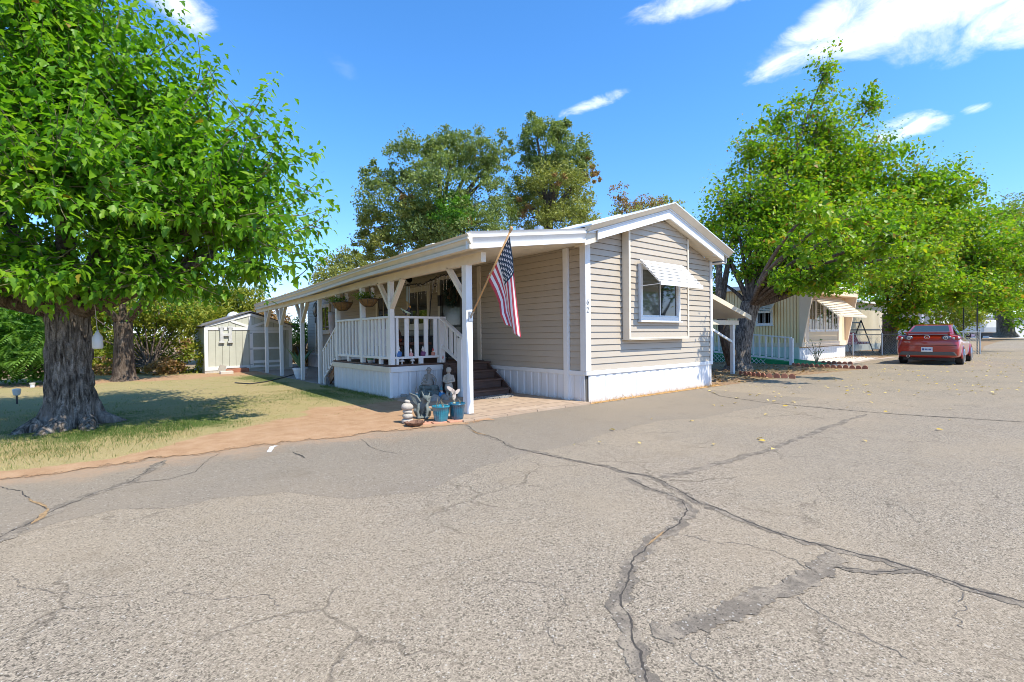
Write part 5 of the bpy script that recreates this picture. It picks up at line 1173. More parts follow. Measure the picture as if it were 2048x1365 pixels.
b.lathe([(.10, .30), (.11, .2), (.10, 0), (.075, -.3), (.06, -.42)], c, 12, lambda a, i: 1+.12*math.sin(a*5+i)); b.build('cloth', pm('windsock_cloth', (.42, .40, .42), .9, .25, 5, col2=(.55, .33, .30), c2scale=3), t, smooth=True); b = MB(); b.tube([c+np.array([0, 0, .3]), (c[0], c[1], 2.3)], .004, 4); b.build('cord', wire, t)
# bird on the rail
c = YP(812, 629, 2.93); t = thing('bird_figurine', c, 'small green-winged bird figurine with orange crest perched on the deck rail', 'figurine')
blob('body', [('c', c+np.array([-.03, 0, .05]), c+np.array([.05, 0, .06]), .03, .035), ('c', c+np.array([.05, 0, .06]), c+np.array([.07, 0, .12]), .03, .025), ('c', c+np.array([0, 0, 0]), c+np.array([0, 0, .05]), .02, .02)], pm('dark_feather', (.05, .04, .06), .6, .3), t, .008)
b = MB(); b.prism([c+np.array(q) for q in ((-.10, -.045, .10), (.06, -.05, .03), (.09, -.05, .01), (-.02, -.05, .02))], (0, .02, 0)); b.prism([c+np.array(q) for q in ((-.10, .045, .12), (.06, .05, .05), (.09, .05, .03), (-.02, .05, .03))], (0, -.02, 0)); b.build('wing', pm('pale_green_glaze', (.42, .55, .40), .5, .1), t)
b = MB(); b.ell(c+np.array([.085, 0, .145]), (.025, .02, .03), 8, 6); b.build('crest', pm('orange_glaze', (.6, .28, .05), .5, .1), t)

# ------------------------------------------------------------------ on the deck: seats, gnomes and pots
black = pm('black_seat', (.03, .03, .035), .6, .2); wicker = pm('brown_wicker', (.17, .085, .06), .8, .35, 40, .6, 90); plastic = pm('white_plastic', (.70, .72, .74), .4, .04)
t = thing('wicker_chair', (-1.45, 4.6, .67), 'brown round-backed wicker chair on the deck behind the pickets', 'chair')
b = MB(); ar = [(-1.78+.66*(.5-.5*math.cos(a)), 4.72-.06*math.sin(a), 1.0+.52*math.sin(a)) for a in np.linspace(0, math.pi, 16)]; b.prism(ar, (0, .035, 0)); b.build('backrest', wicker, t)
b = MB(); b.tube(ar, .025, 7); b.build('back_frame', wicker, t); b = MB(); b.box(-1.76, -1.14, 3.3, 4.72, 1.03, 1.09); b.build('seat', wicker, t, bevel=.02)
b = MB(); b.box(-1.70, -1.2, 4.25, 4.62, 1.09, 1.16); b.build('cushion', pm('rust_cushion', (.32, .07, .04), .9, .1), t, bevel=.03)
for x in (-1.74, -1.16):
    for y in (4.23, 4.69): b = MB(); b.tube([(x, y, .67), (x, y, 1.04)], .02, 7); b.build('leg', wicker, t)
t = thing('patio_chair', (-1.98, 3.9, .67), 'white plastic patio chair with a slotted back on the deck', 'chair')
b = MB(); b.box(-2.12, -1.70, 3.68, 4.10, 1.02, 1.05); b.build('seat', plastic, t, bevel=.01); b = MB(); b.box(-2.12, -1.70, 4.08, 4.11, 1.30, 1.38)
for i in range(5): b.box(-2.12+.0875*i, -2.07+.0875*i, 4.08, 4.11, 1.05, 1.30)
b.build('backrest', plastic, t)
for x in (-2.10, -1.72):
    for y in (3.70, 4.08): b = MB(); b.box(x-.015, x+.015, y-.015, y+.015, .67, 1.02); b.build('leg', plastic, t)
t = thing('patio_table', (-1.0, 3.9, .67), 'black metal side table on the deck under the window', 'table')
b = MB(); b.box(-1.50, -.55, 3.55, 4.0, 1.20, 1.225); b.build('tabletop', black, t)
for x in (-1.47, -.58):
    for y in (3.58, 3.97): b = MB(); b.box(x-.012, x+.012, y-.012, y+.012, .67, 1.2); b.build('leg', black, t)
b = MB(); b.box(-1.46, -.60, 3.57, 3.59, .95, .97); b.build('stretcher', black, t)
t = thing('deck_bench', (-.35, 5.2, .67), 'dark storage bench against the porch wall under the window', 'bench')
b = MB(); b.box(-.62, -.06, 5.1, 6.6, .67, 1.18); b.build('chest', pm('dark_green_box', (.05, .06, .055), .6, .2), t, bevel=.01); b = MB(); b.box(-.66, -.04, 5.06, 6.64, 1.18, 1.23); b.build('lid', black, t, bevel=.01)
skin = pm('painted_skin', (.55, .33, .24), .6, .1)
def gnome(px, py, Y, h, hat, robe, label, z=None, name='gnome', beard=True, group=None):
    c = YP(px, py, Y); c[2] = z if z is not None else c[2]; t = thing(name, c, label, 'garden gnome' if name == 'gnome' else 'figurine', group)
    b = MB(); b.lathe([(h*.24, 0), (h*.26, h*.08), (h*.24, h*.25), (h*.17, h*.45), (h*.10, h*.52)], c, 14); b.ell((c[0]-h*.2, c[1]-h*.08, c[2]+h*.28), (h*.07, h*.07, h*.14), 8, 6); b.ell((c[0]+h*.2, c[1]-h*.08, c[2]+h*.28), (h*.07, h*.07, h*.14), 8, 6); b.build('robe', robe, t, smooth=True)
    b = MB(); b.ell((c[0], c[1], c[2]+h*.56), h*.13, 12, 8); b.ell((c[0], c[1]-h*.13, c[2]+h*.56), h*.03, 6, 5); b.build('face', skin, t, smooth=True)
    if beard: b = MB(); b.ell((c[0], c[1]-h*.10, c[2]+h*.43), (h*.11, h*.07, h*.16), 10, 7); b.build('beard', offw, t, smooth=True)
    b = MB(); b.lathe([(h*.16, h*.62), (h*.14, h*.68), (h*.08, h*.84), (h*.02, h)], c, 12); b.build('hat', hat, t, smooth=True); return t
C = lambda nm, *c: pm(nm, c, .6, .12)
blue_p, red_p, pur, tealp, grn = C('gnome_blue', .06, .16, .38), C('gnome_red', .45, .06, .05), C('gnome_purple', .16, .05, .14), C('gnome_teal', .10, .22, .23), C('gnome_green', .08, .25, .14)
gg = 'figurines lined up on the lower deck rail'
gnome(797, 714, 2.93, .24, offw, blue_p, 'pale-hatted figurine in blue on the lower deck rail, next to the corner post', .822, 'figurine', group=gg)
gnome(822, 714, 2.93, .16, offw, pinkish, 'small pink and white figurine on the lower deck rail', .822, 'figurine', group=gg)
gnome(846, 714, 2.93, .20, offw, pur, 'dark purple figurine with white top on the lower deck rail', .822, 'figurine', group=gg)
gnome(866, 714, 2.93, .16, red_p, C('coral', .55, .22, .15), 'orange-red figurine with white beard on the lower deck rail', .822, 'figurine', group=gg)
gnome(886, 712, 2.86, .15, pinkish, offw, 'pale pink figurine at the right end of the lower deck rail', .67, 'figurine', group=gg)
for i, (px, lab) in enumerate(((804, 'white mushroom ornament on the deck floor below the pickets, left of two'), (825, 'white mushroom ornament on the deck floor below the pickets, right of two'))):
    c = YP(px, 726, 2.97); c[2] = .67; t = thing('mushroom_ornament', c, lab, 'ornament', 'mushroom ornaments under the deck rail'); b = MB(); b.lathe([(.02, 0), (.016, .05), (.02, .06)], c, 8); b.build('stem', offw, t); b = MB(); b.lathe([(.045, .05), (.05, .06), (.035, .09), (.01, .105)], c, 12); b.build('cap', offw, t, smooth=True)
for px, mt, lab in ((732, red_p, 'small red pot on the deck floor under the long picket rail'), (741, grn, 'small green and white pot on the deck floor under the long picket rail')):
    c = XP(px, 727, -2.16); c[2] = .67; t = thing('flower_pot', c, lab, 'pot', 'small pots under the long picket rail'); b = MB(); b.lathe([(.05, 0), (.065, .05), (.07, .055)], c, 14); b.build('pot_base', offw if mt is grn else mt, t); b = MB(); b.lathe([(.068, .055), (.074, .12), (.06, .125), (.05, .10)], c, 14); b.build('pot_rim', mt, t)

# ------------------------------------------------------------------ garden figures by the walk
zg = .02
def at(px, py, z=zg): return G(px, py, z)
# stacked stones
c = at(815, 848); t = thing('stone_stack', c, 'pale stack of rounded stones standing at the edge of the lane', 'statue'); g = np.random.default_rng(1)
for i, (z, r, h) in enumerate(((.035, .085, .05), (.105, .075, .045), (.165, .07, .03), (.235, .082, .058), (.305, .04, .025))):
    blob('stone', [('s', c+np.array([g.normal()*.008, g.normal()*.008, z]), (r, r*.9, h)), ('s', c+np.array([r*.35, -.02, z-.006]), (r*.6, r*.6, h*.8)), ('s', c+np.array([-r*.3, .01, z+.006]), (r*.65, r*.6, h*.85))], stone_p, t, .01)
# gargoyle
c = at(846, 838); e = lambda a, f, z: c+rv*a*1.12+fv*f+np.array([0, 0, z*1.08]); t = thing('gargoyle_statue', c, 'crouching grey gargoyle statue with a raised wing beside the blue pots', 'statue')
blob('body', [('s', e(0, 0, .025), (.10, .09, .028)), ('c', e(-.02, .03, .08), e(.01, -.01, .20), .062, .055), ('c', e(.01, -.01, .20), e(.04, -.05, .27), .04, .045), ('s', e(.055, -.075, .285), (.045, .05, .042)), ('c', e(.07, -.10, .27), e(.085, -.13, .255), .022, .015),
     ('c', e(.02, -.05, .31), e(-.01, -.02, .375), .016, .006), ('c', e(.085, -.05, .31), e(.10, -.03, .36), .014, .005), ('c', e(.09, -.06, .29), e(.135, -.04, .30), .014, .005),
     ('c', e(-.045, -.03, .19), e(-.055, -.08, .10), .026, .022), ('c', e(-.055, -.08, .10), e(-.035, -.10, .04), .022, .02), ('c', e(.055, -.03, .19), e(.075, -.09, .12), .026, .02), ('c', e(.075, -.09, .12), e(.065, -.11, .04), .02, .02),
     ('c', e(-.07, .02, .06), e(-.09, -.05, .12), .04, .03), ('c', e(.07, .02, .06), e(.09, -.05, .12), .04, .03), ('s', e(-.03, -.11, .03), (.03, .035, .02)), ('s', e(.065, -.12, .03), (.03, .035, .02))], stone_g, t, .007, 2)
for sgn, nm in ((-1, 'wing'), (1, 'wing')):
    w = [e(.0+sgn*.02, .04, .20), e(sgn*.07-.02, .07, .30), e(sgn*.19, .09, .34), e(sgn*.16, .08, .27), e(sgn*.13, .07, .22), e(sgn*.08, .06, .17), e(sgn*.02, .05, .13)]
    if sgn > 0: w = [e(.02, .04, .20), e(.05, .08, .27), e(.09, .10, .29), e(.08, .10, .22), e(.04, .06, .14)]
    b = MB(); b.prism(w, fv*.014); b.tube([w[0], w[1], w[2]], [.014, .012, .006], 6); b.build(nm, stone_g, t)
# rusty bowl
c = at(829, 853, .01); t = thing('leaf_bowl', c, 'low rusty bowl with a jagged leaf rim on the bricks at the lane edge', 'bowl'); b = MB(); b.lathe([(.04, 0), (.09, .015), (.125, .05), (.13, .062), (.115, .05), (.08, .022), (.02, .014)], c, 32, lambda a, i: 1+(.10*math.sin(a*8) if 2 <= i <= 4 else 0)); b.build('dish', pm('rusty_metal', (.17, .085, .05), .75, .4, 14, .5), t)
# blue ribbed pots
teal = pm('teal_glaze', (.012, .16, .22), .12, .25, 9, .05, 30, spec=.7, coat=.6, col2=(.03, .27, .33), c2scale=6); teal2 = pm('deep_blue_glaze', (.008, .09, .15), .12, .25, 9, .05, 30, spec=.7, coat=.6); potsoil = pm('pot_soil', (.06, .04, .028), .95, .3, 30); stemm = pm('dry_stem', (.30, .24, .14), .8, .2)
def pot(px, py, r, h, mat, label, seed):
    c = at(px, py, .012); t = thing('flower_pot', c, label, 'pot', 'blue ribbed pots beside the front post')
    b = MB(); b.lathe([(r*.66, 0), (r*.72, .01), (r*.80, h*.3), (r*.90, h*.65), (r*.96, h*.88), (r*1.03, h*.90), (r*1.06, h*.97), (r*1.02, h), (r*.92, h*.97), (r*.90, h*.86)], c, 96, lambda a, i: 1+(.022*math.sin(a*26) if 1 <= i <= 4 else 0)); b.build('pot_body', mat, t, smooth=True)
    b = MB(); b.lathe([(r*.92, h*.84), (r*.5, h*.87), (.01, h*.88)], c, 20); b.build('soil', potsoil, t, smooth=True); b = MB(); g = np.random.default_rng(seed)
    for i in range(6):
        a = g.random()*6.3; q = c+np.array([math.cos(a)*r*.5, math.sin(a)*r*.5, h*.86]); L_ = g.uniform(.07, .17); dr = np.array([g.normal()*.4, g.normal()*.4, 1]); b.tube([q, q+dr*L_*.5, q+dr*L_+np.array([g.normal()*.02, 0, -.01])], [.005, .004, .002], 5)
    b.build('dry_stem', stemm, t); return t, c
pot(882, 845, .122, .235, teal, 'bright teal ribbed glazed pot, left of the two by the post', 1); _, cp = pot(914, 841, .120, .25, teal2, 'darker blue ribbed glazed pot against the front post', 2)
c = cp+np.array([-.05, 0, .21]); t = thing('garden_stake', c, 'cream petal garden stake standing in the darker blue pot', 'ornament'); b = MB(); b.tube([c, c+np.array([0, 0, .22])], .006, 6); b.build('rod', stemm, t)
b = MB()
for a, z, L_ in ((-.9, .20, .13), (.05, .07, .15), (.8, .16, .12), (-.2, .15, .10)):
    q = c+np.array([0, -.01, z]); dr = rv*math.sin(a)+np.array([0, 0, math.cos(a)]); sd_ = rv*math.cos(a)-np.array([0, 0, math.sin(a)]); b.prism([q, q+dr*L_*.4+sd_*.026, q+dr*L_*.8+sd_*.02, q+dr*L_, q+dr*L_*.8-sd_*.02, q+dr*L_*.4-sd_*.026], -fv*.008)
b.build('petal', pm('cream_enamel', (.72, .58, .46), .5, .06), t)
# seated lady with basket on a wall, and the standing girl
c = at(858, 796); s_ = dep(c)/FPX; e = lambda a, f, z: c+rv*a+fv*f+np.array([0, 0, z]); t = thing('seated_lady_statue', c, 'weathered stone statue of a hatted lady seated above two children, before the deck skirting', 'statue')
blob('base', [('c', e(-.17, 0, .07), e(.17, 0, .07), .075, .075), ('c', e(-.14, 0, .2), e(.14, 0, .2), .055, .055), ('c', e(-.14, .03, .02), e(-.14, .03, .2), .05, .05), ('c', e(.14, .03, .02), e(.14, .03, .2), .05, .05), ('s', e(0, .04, .12), (.13, .05, .12)), ('s', e(-.09, -.06, .09), (.05, .05, .09)), ('s', e(-.09, -.07, .2), .038), ('s', e(.10, -.07, .08), (.055, .055, .08)), ('s', e(.09, -.08, .185), .04), ('c', e(.06, -.07, .12), e(.0, -.1, .14), .02, .016)], stone_g, t, .012, 2)
blob('figure', [('s', e(0, .02, .28), (.12, .08, .06)), ('c', e(.01, .02, .28), e(.0, .03, .42), .075, .06), ('c', e(0, .03, .42), e(0, .02, .47), .045, .028), ('s', e(0, .01, .515), (.040, .042, .048)), ('s', e(0, .015, .545), (.066, .066, .012)), ('s', e(0, .015, .565), (.042, .042, .03)), ('c', e(-.07, .02, .43), e(-.10, -.03, .34), .026, .022), ('c', e(-.10, -.03, .34), e(-.03, -.08, .32), .022, .018), ('c', e(.07, .02, .43), e(.13, .0, .36), .026, .022), ('c', e(.13, 0, .36), e(.14, -.04, .28), .022, .018), ('s', e(-.09, -.02, .28), (.06, .05, .035)), ('s', e(-.02, -.035, .51), .010)], stone, t, .010, 2)
c = at(898, 797); e = lambda a, f, z: c+rv*a*1.05+fv*f+np.array([0, 0, z*1.0]); t = thing('standing_child_statue', c, 'pale stone statue of a standing child in a short dress beside the steps', 'statue')
blob('figure', [('s', e(0, .01, .02), (.09, .07, .025)), ('c', e(-.03, 0, .03), e(-.028, 0, .20), .022, .028), ('c', e(.035, .01, .03), e(.03, .01, .20), .022, .028), ('s', e(-.03, -.03, .035), (.022, .04, .018)), ('s', e(.038, -.02, .035), (.022, .04, .018)), ('c', e(0, 0, .20), e(0, 0, .34), .085, .055), ('c', e(0, 0, .34), e(0, 0, .42), .058, .062), ('c', e(0, 0, .44), e(0, 0, .49), .028, .024), ('s', e(0, -.005, .535), (.048, .05, .055)), ('s', e(0, .012, .548), (.055, .052, .055)), ('s', e(0, -.055, .53), .010),
     ('c', e(-.07, 0, .43), e(-.095, -.01, .33), .026, .022), ('c', e(-.095, -.01, .33), e(-.03, -.075, .31), .020, .017), ('c', e(.07, 0, .43), e(.10, -.01, .33), .026, .022), ('c', e(.10, -.01, .33), e(.03, -.075, .32), .020, .017), ('s', e(0, -.08, .315), (.03, .022, .022))], stone_p, t, .010, 2)
gnome(833, 793, 2.55, .24, stone, tealp, 'small grey-hatted gnome with teal coat at the foot of the deck skirting', .012)
gnome(883, 798, 2.35, .26, tealp, C('bright_blue', .05, .22, .42), 'bright blue gnome between the two stone statues', .012)
for i, (px, py, rx, lab) in enumerate(((806, 797, .12, 'dark rounded rock at the corner of the deck skirting'), (822, 803, .09, 'low dark rock in front of the grey-hatted gnome'), (872, 806, .13, 'dark flat rock in front of the blue gnome'), (890, 803, .09, 'dark rock in front of the standing child statue'))):
    c = at(px, py, .0); g = np.random.default_rng(i+50); tag(blob('rock', [('s', c+np.array([g.normal()*.03, g.normal()*.03, .03+.02*k]), (rx*g.uniform(.6, 1), rx*g.uniform(.5, .9), .06+.03*g.random())) for k in range(3)], stone, None, .02, 2), lab, 'rock', 'rocks in the bed by the deck')
# door mat and hose
c = G(995, 799, .04); mm_, k, o_ = newmat('patterned_mat'); pos = k('ShaderNodeNewGeometry').outputs['Position']; v = k('ShaderNodeTexVoronoi'); v.inputs['Scale'].default_value = 26; k.l(pos, v.inputs['Vector']); bs = k('ShaderNodeBsdfPrincipled'); bs.inputs['Roughness'].default_value = .95
k.l(k.mix(k.math('GREATER_THAN', v.outputs['Distance'], .36), (.025, .025, .028), (.30, .29, .28)), bs.inputs['Base Color']); k.l(bs.outputs[0], o_.inputs[0])
b = MB(); vs = [(-.68+.42*math.cos(a), 1.82-.42*math.sin(a), .037) for a in np.linspace(0, math.pi, 24)]; b.prism(vs, (0, 0, .014)); tag(b.build('door_mat', mm_), 'black and grey half-round door mat at the foot of the wooden steps', 'door mat')
b = MB(); b.tube([G(x, y, .05) for x, y in ((470, 766), (500, 768), (530, 764), (560, 757), (590, 749), (610, 745))], .014, 7); tag(b.build('garden_hose', black), 'black garden hose lying across the lawn edge to the shed path', 'hose')
# aloe in a white pot
c = G(601, 757, .04); t = thing('potted_aloe', c, 'spiky aloe in a white pot under the porch near the shed', 'potted plant'); b = MB(); b.lathe([(.12, 0), (.17, .14), (.19, .25), (.21, .26), (.21, .30), (.18, .30), (.16, .25)], c, 20); b.build('pot', plastic, t); b = MB(); b.lathe([(.17, .27), (.01, .28)], c, 14); b.build('soil', potsoil, t)
g = np.random.default_rng(6); k = 16; a = np.arange(k)*2.4; d = np.stack([np.cos(a)*.5, np.sin(a)*.5, np.ones(k)], 1); V, F = leaves(np.tile(c+np.array([0, 0, .27]), (k, 1)), nrm(d), nrm(np.stack([-np.cos(a), -np.sin(a), np.ones(k)*.4], 1)), g.uniform(.4, .75, k), (T_LONG[0]*np.array([.7, 1, 1]), T_LONG[1])); raw('aloe_leaf', V, F, leafmat('aloe', [(.10, .19, .10), (.16, .26, .13)], .15, .4, .4), t)
# hanging trap bag on the big tree
c = D(195, 680, 6.35); t = thing('hanging_trap', c, 'translucent white plastic bag trap hanging on a cord from the big tree limb', 'trap'); b = MB(); b.lathe([(.045, -.12), (.058, -.10), (.056, .03), (.022, .09), (.012, .12)], c, 14, lambda a, i: 1+.05*math.sin(2*a)); b.build('bag', pm('milky_plastic', (.62, .60, .56), .4, .04), t, smooth=True); b = MB(); b.tube([c+np.array([0, 0, .12]), (c[0]-.02, c[1]+.05, 1.66)], .004, 4); b.build('cord', offw, t)
# solar lights
for px, py, hpx, lab in ((34, 812, 34, 'small solar garden light on a dark spike left of the big tree'), (65, 778, 12, 'short white solar light stub further back left of the big tree')):
    c = G(px, py, .0); h = hpx*dep(c)/FPX; t = thing('solar_light', c, lab, 'garden light', 'solar lights on the lawn'); b = MB(); b.tube([c, c+np.array([0, 0, h*.65])], .014 if hpx > 20 else .045, 8); b.build('spike', dark if hpx > 20 else plastic, t)
    b = MB(); b.lathe([(.025, h*.6), (.05, h*.66), (.062, h*.95), (.05, h), (.01, h*1.02)], c, 10); b.build('lamp_head', pm('frosted_cap', (.62, .60, .56), .3, .05), t)

# ------------------------------------------------------------------ shed
shed_g = pm('sage_panel', (.50, .50, .41), .7, .08, 3, .15, 60); shroof = pm('grey_shingle', (.16, .155, .15), .9, .2, 12, .5, 50)
SY = 13.6; xl, xr = YP(410, 700, SY)[0], YP(583, 700, SY)[0]; zl = YP(410, 655, SY)[2]; xp, zp = (xl+xr)/2, YP(497, 628, SY)[2]; SD = 2.3
shed = thing('garden_shed', ((xl+xr)/2, SY+1.1, 0), 'sage green garden shed with white trim and a big letter H beside the porch end', 'shed')
b = MB(); b.prism([(xl, SY, .10), (xr, SY, .10), (xr, SY, zl), (xp, SY, zp), (xl, SY, zl)], (0, SD, 0)); b.build('wall', shed_g, shed)
b = MB(); x = xl+.1
while x < xr-.05:
    zt_ = zl+(zp-zl)*(1-abs(x-xp)/(xp-xl)); b.box(x, x+.012, SY-.003, SY+.01, .2, zt_-.04); x += .205
b.build('panel_groove', pm('groove_shadow_paint', (.20, .20, .16), .8, .05), shed)
def tb(*a): b.box(*a)
def slope_bar(b, x0, z0, x1, z1, w, y0, y1): 
    d = Vector((x1-x0, 0, z1-z0)).normalized(); n2 = Vector((-d.z, 0, d.x))*w/2
    b.hexa([(x0-n2.x, y0, z0-n2.z), (x1-n2.x, y0, z1-n2.z), (x1-n2.x, y1, z1-n2.z), (x0-n2.x, y1, z0-n2.z), (x0+n2.x, y0, z0+n2.z), (x1+n2.x, y0, z1+n2.z), (x1+n2.x, y1, z1+n2.z), (x0+n2.x, y1, z0+n2.z)])
b = MB(); b.box(xl-.02, xl+.09, SY-.025, SY-.0, .12, zl); b.box(xr-.09, xr+.02, SY-.025, SY-.0, .12, zl); b.box(xl+.09, xr-.09, SY-.022, SY, zl-.10, zl); b.box(xl+.09, xp-.02, SY-.022, SY, .12, .25); b.box(xp-.045, xp+.045, SY-.024, SY, zl, zp-.1)
slope_bar(b, xl, zl+.04, xp, zp-.02, .10, SY-.027, SY); slope_bar(b, xp, zp-.02, xr, zl+.04, .10, SY-.028, SY); slope_bar(b, xp-.04, zl+.02, (xl+xp)/2+.1, (zl+zp)/2-.02, .08, SY-.021, SY); slope_bar(b, xp+.04, zl+.02, (xr+xp)/2-.1, (zl+zp)/2-.02, .08, SY-.021, SY)
b.build('trim', white, shed)
dx0, dx1 = YP(500, 700, SY)[0], YP(566, 700, SY)[0]; dz1 = zl-.11; dz0 = .16
b = MB(); b.box(dx0, dx0+.10, SY-.05, SY-.026, dz0, dz1); b.box(dx1-.10, dx1, SY-.05, SY-.026, dz0, dz1); b.box(dx0+.10, dx1-.10, SY-.049, SY-.026, dz1-.09, dz1); b.box(dx0+.10, dx1-.10, SY-.049, SY-.026, dz0, dz0+.07); b.box(dx0+.10, dx1-.10, SY-.049, SY-.026, dz0+.16, dz0+.25); b.box(dx0+.10, dx1-.10, SY-.049, SY-.026, (dz0+dz1)/2-.02, (dz0+dz1)/2+.06)
dr_ = b.build('door', white, shed, bevel=.003); b = MB(); b.box(dx0+.09, dx1-.09, SY-.038, SY-.02, dz0+.06, dz1-.08); b.build('door_panel', pm('sage_door', (.36, .37, .30), .7, .08), dr_)
for z in (dz0+.12, (dz0+dz1)/2, dz1-.1): b = MB(); b.box(dx0-.05, dx0+.07, SY-.056, SY-.05, z-.02, z+.02); b.build('hinge', greymetal, dr_)
b = MB(); b.tube([(dx1-.05, SY-.05, (dz0+dz1)/2+.1), (dx1-.05, SY-.10, (dz0+dz1)/2+.1)], .03, 10); b.build('knob', dark, dr_)
b = MB()
for xa, za, xb, zb_ in ((xl-.12, zl-.02, xp, zp+.03), (xp, zp+.03, xr+.14, zl-.03)): b.hexa([(xa, SY-.08, za+.04), (xb, SY-.08, zb_+.04), (xb, SY+SD+.1, zb_+.04), (xa, SY+SD+.1, za+.04), (xa, SY-.08, za+.075), (xb, SY-.08, zb_+.075), (xb, SY+SD+.1, zb_+.075), (xa, SY+SD+.1, za+.075)])
b.build('roof', shroof, shed)
b = MB(); b.box(xl-.02, xr+.02, SY-.02, SY+SD, .0, .10); b.build('base', pm('shed_base_wood', (.5, .46, .40), .8, .2), shed)
c = YP(452, 670, SY-.04); hs = .165; Hm = pm('weathered_letter', (.52, .52, .50), .7, .2, 8, .2)
b = MB()
for sx in (-1, 1):
    b.box(c[0]+sx*hs*.78-hs*.30, c[0]+sx*hs*.78+hs*.30, SY-.07, SY-.004, c[2]-hs*1.75, c[2]+hs*1.75)
    for sz in (-1, 1): b.box(c[0]+sx*hs*.78-hs*.50, c[0]+sx*hs*.78+hs*.50, SY-.072, SY-.003, c[2]+sz*hs*1.75-(hs*.38 if sz > 0 else 0), c[2]+sz*hs*1.75+(hs*.38 if sz < 0 else 0))
b.box(c[0]-hs*.5, c[0]+hs*.5, SY-.068, SY-.004, c[2]-hs*.28, c[2]+hs*.28); b.build('letter_h', Hm, shed, bevel=.004)
c = YP(467, 640, SY+1.0); b = MB(); b.tube([(c[0], c[1], c[2]-.5), (c[0], c[1], c[2]-.12)], .12, 12); b.ell((c[0], c[1], c[2]+.05), (.23, .23, .25), 18, 8); b.build('turbine_vent', pm('bright_galvanised', (.62, .64, .66), .35, .1), shed)
# blocks by the shed foot
t = thing('clay_planter', G(472, 747), 'reddish brick block lying at the shed foot', 'block'); c = G(474, 747, 0); b = MB(); b.box(c[0]-.36, c[0]+.36, c[1]-.1, c[1]+.12, 0, .17); b.build('brick_body', terracotta, t, bevel=.015); b = MB(); b.box(c[0]-.3, c[0]+.3, c[1]-.06, c[1]+.08, .168, .185); b.build('soil', potsoil, t)
t = thing('stepping_block', G(455, 749), 'pale concrete block propped at the shed foot under the letter', 'block'); c = G(455, 750, 0); b = MB(); b.box(c[0]-.22, c[0]+.16, c[1]-.12, c[1]+.1, 0, .13); b.build('block_body', pm('pale_block', (.55, .5, .43), .9, .1), t, bevel=.02); b = MB(); b.prism([c+np.array(q) for q in ((-.28, .02, .13), (-.05, .02, .13), (-.02, .02, .30), (-.2, .02, .34))], (0, .06, 0)); b.build('tilted_slab', pm('grey_slab', (.38, .35, .30), .9, .1), t)

# ------------------------------------------------------------------ the neighbour's home to the right
beige = pm('cream_metal_siding', (.88, .68, .36), .5, .04, 2); beige2 = pm('peach_panel', (.70, .53, .32), .6, .05, 2); peach = pm('pale_peach_trim', (.78, .61, .43), .55, .05, 2)
NX, NY = 15.05, 2.06; NXE = YP(1690, 690, NY)[0]; nb = thing('neighbour_home', (17, 6, 0), 'cream ribbed-metal mobile home with flared peach front window surround and slatted awnings', 'mobile home')
zt_ = 3.05
b = MB(); b.box(NX+.02, NXE-.1, NY+.03, 18, .02, zt_); b.build('wall', beige2, nb)
b = MB(); y = NY
while y < 17.9:
    b.box(NX-.012, NX+.02, y, y+.085, .78, zt_-.02); y += .12
b.build('side_siding', beige, nb)
b = MB(); b.box(NX-.02, NX+.02, NY, 18, .60, .78); b.build('belt_trim', peach, nb); skirting('skirting', pm('pale_green_skirt', (.62, .68, .60), .5, .04), nb, (NX, 18, 0), (0, -1, 0), (-1, 0, 0), 0, 18-NY, .004, .60, .5, 8); skirting('skirting', skirt_m, nb, (NX, NY, 0), (1, 0, 0), (0, -1, 0), 0, NXE-NX, .004, .56, .45, 9)
b = MB(); b.box(NX-.35, NXE+.3, NY-.45, 18.2, zt_-.0, zt_+.16); b.build('roof', white, nb); b = MB(); b.box(NX-.33, NX-.02, NY-.4, 18.1, zt_-.02, zt_-.001); b.build('soffit', cream, nb)
# flared front surround
fl = .55
b = MB(); b.prism([(NX-.05, NY-.02, .62), (NX-.05, NY-.10, .62), (NX-.05, NY-fl, 2.95), (NX-.05, NY-.02, 2.95)], (.10, 0, 0)); b.build('flared_panel', peach, nb)
b = MB(); b.prism([(NXE-.12, NY-.02, .62), (NXE-.12, NY-.10, .62), (NXE-.12, NY-fl, 2.95), (NXE-.12, NY-.02, 2.95)], (.10, 0, 0)); b.build('flared_panel', peach, nb)
b = MB(); b.box(NX+.05, NXE-.12, NY-.10, NY+.0, .60, .80); b.box(NX+.05, NXE-.12, NY-fl+.02, NY, 2.78, 2.95); b.build('front_trim', peach, nb)
b = MB(); b.box(NX+.06, NXE-.14, NY-.03, NY+.02, .80, 2.78); b.build('front_panel', beige2, nb)
fw0, fw1 = YP(1618, 640, NY-.05)[0], YP(1676, 640, NY-.05)[0]; wz0, wz1 = YP(1620, 664, NY-.05)[2], YP(1620, 598, NY-.05)[2]
b = MB(); b.box(fw0-.45, fw0-.02, NY-.06, NY-.03, .80, 2.75); b.build('front_panel', peach, nb); b = MB(); b.box(fw1+.02, fw1+.5, NY-.06, NY-.03, .80, 2.75); b.build('front_panel', peach, nb)
q = (fw1-fw0)
for i, (a, c) in enumerate(((0, .22), (.23, .50), (.54, .80), (.81, 1.0))): window(nb, (0, NY-.03, 0), (1, 0, 0), (0, -1, 0), fw0+q*a, fw0+q*c, wz0, wz1 if i in (0, 1) else wz1, .06, .04, .5, white, sill=False)
sy0, sy1 = XP(1512, 640, NX)[1], XP(1546, 640, NX)[1]; z0, z1 = XP(1546, 651, NX)[2], XP(1546, 625, NX)[2]
window(nb, (NX, 0, 0), (0, -1, 0), (-1, 0, 0), -max(sy0, sy1), -min(sy0, sy1), z0, z1+.35, .07, .04, .5, white, pane_mat=sash_glass('neighbour_blind', (.16, .17, .16)))
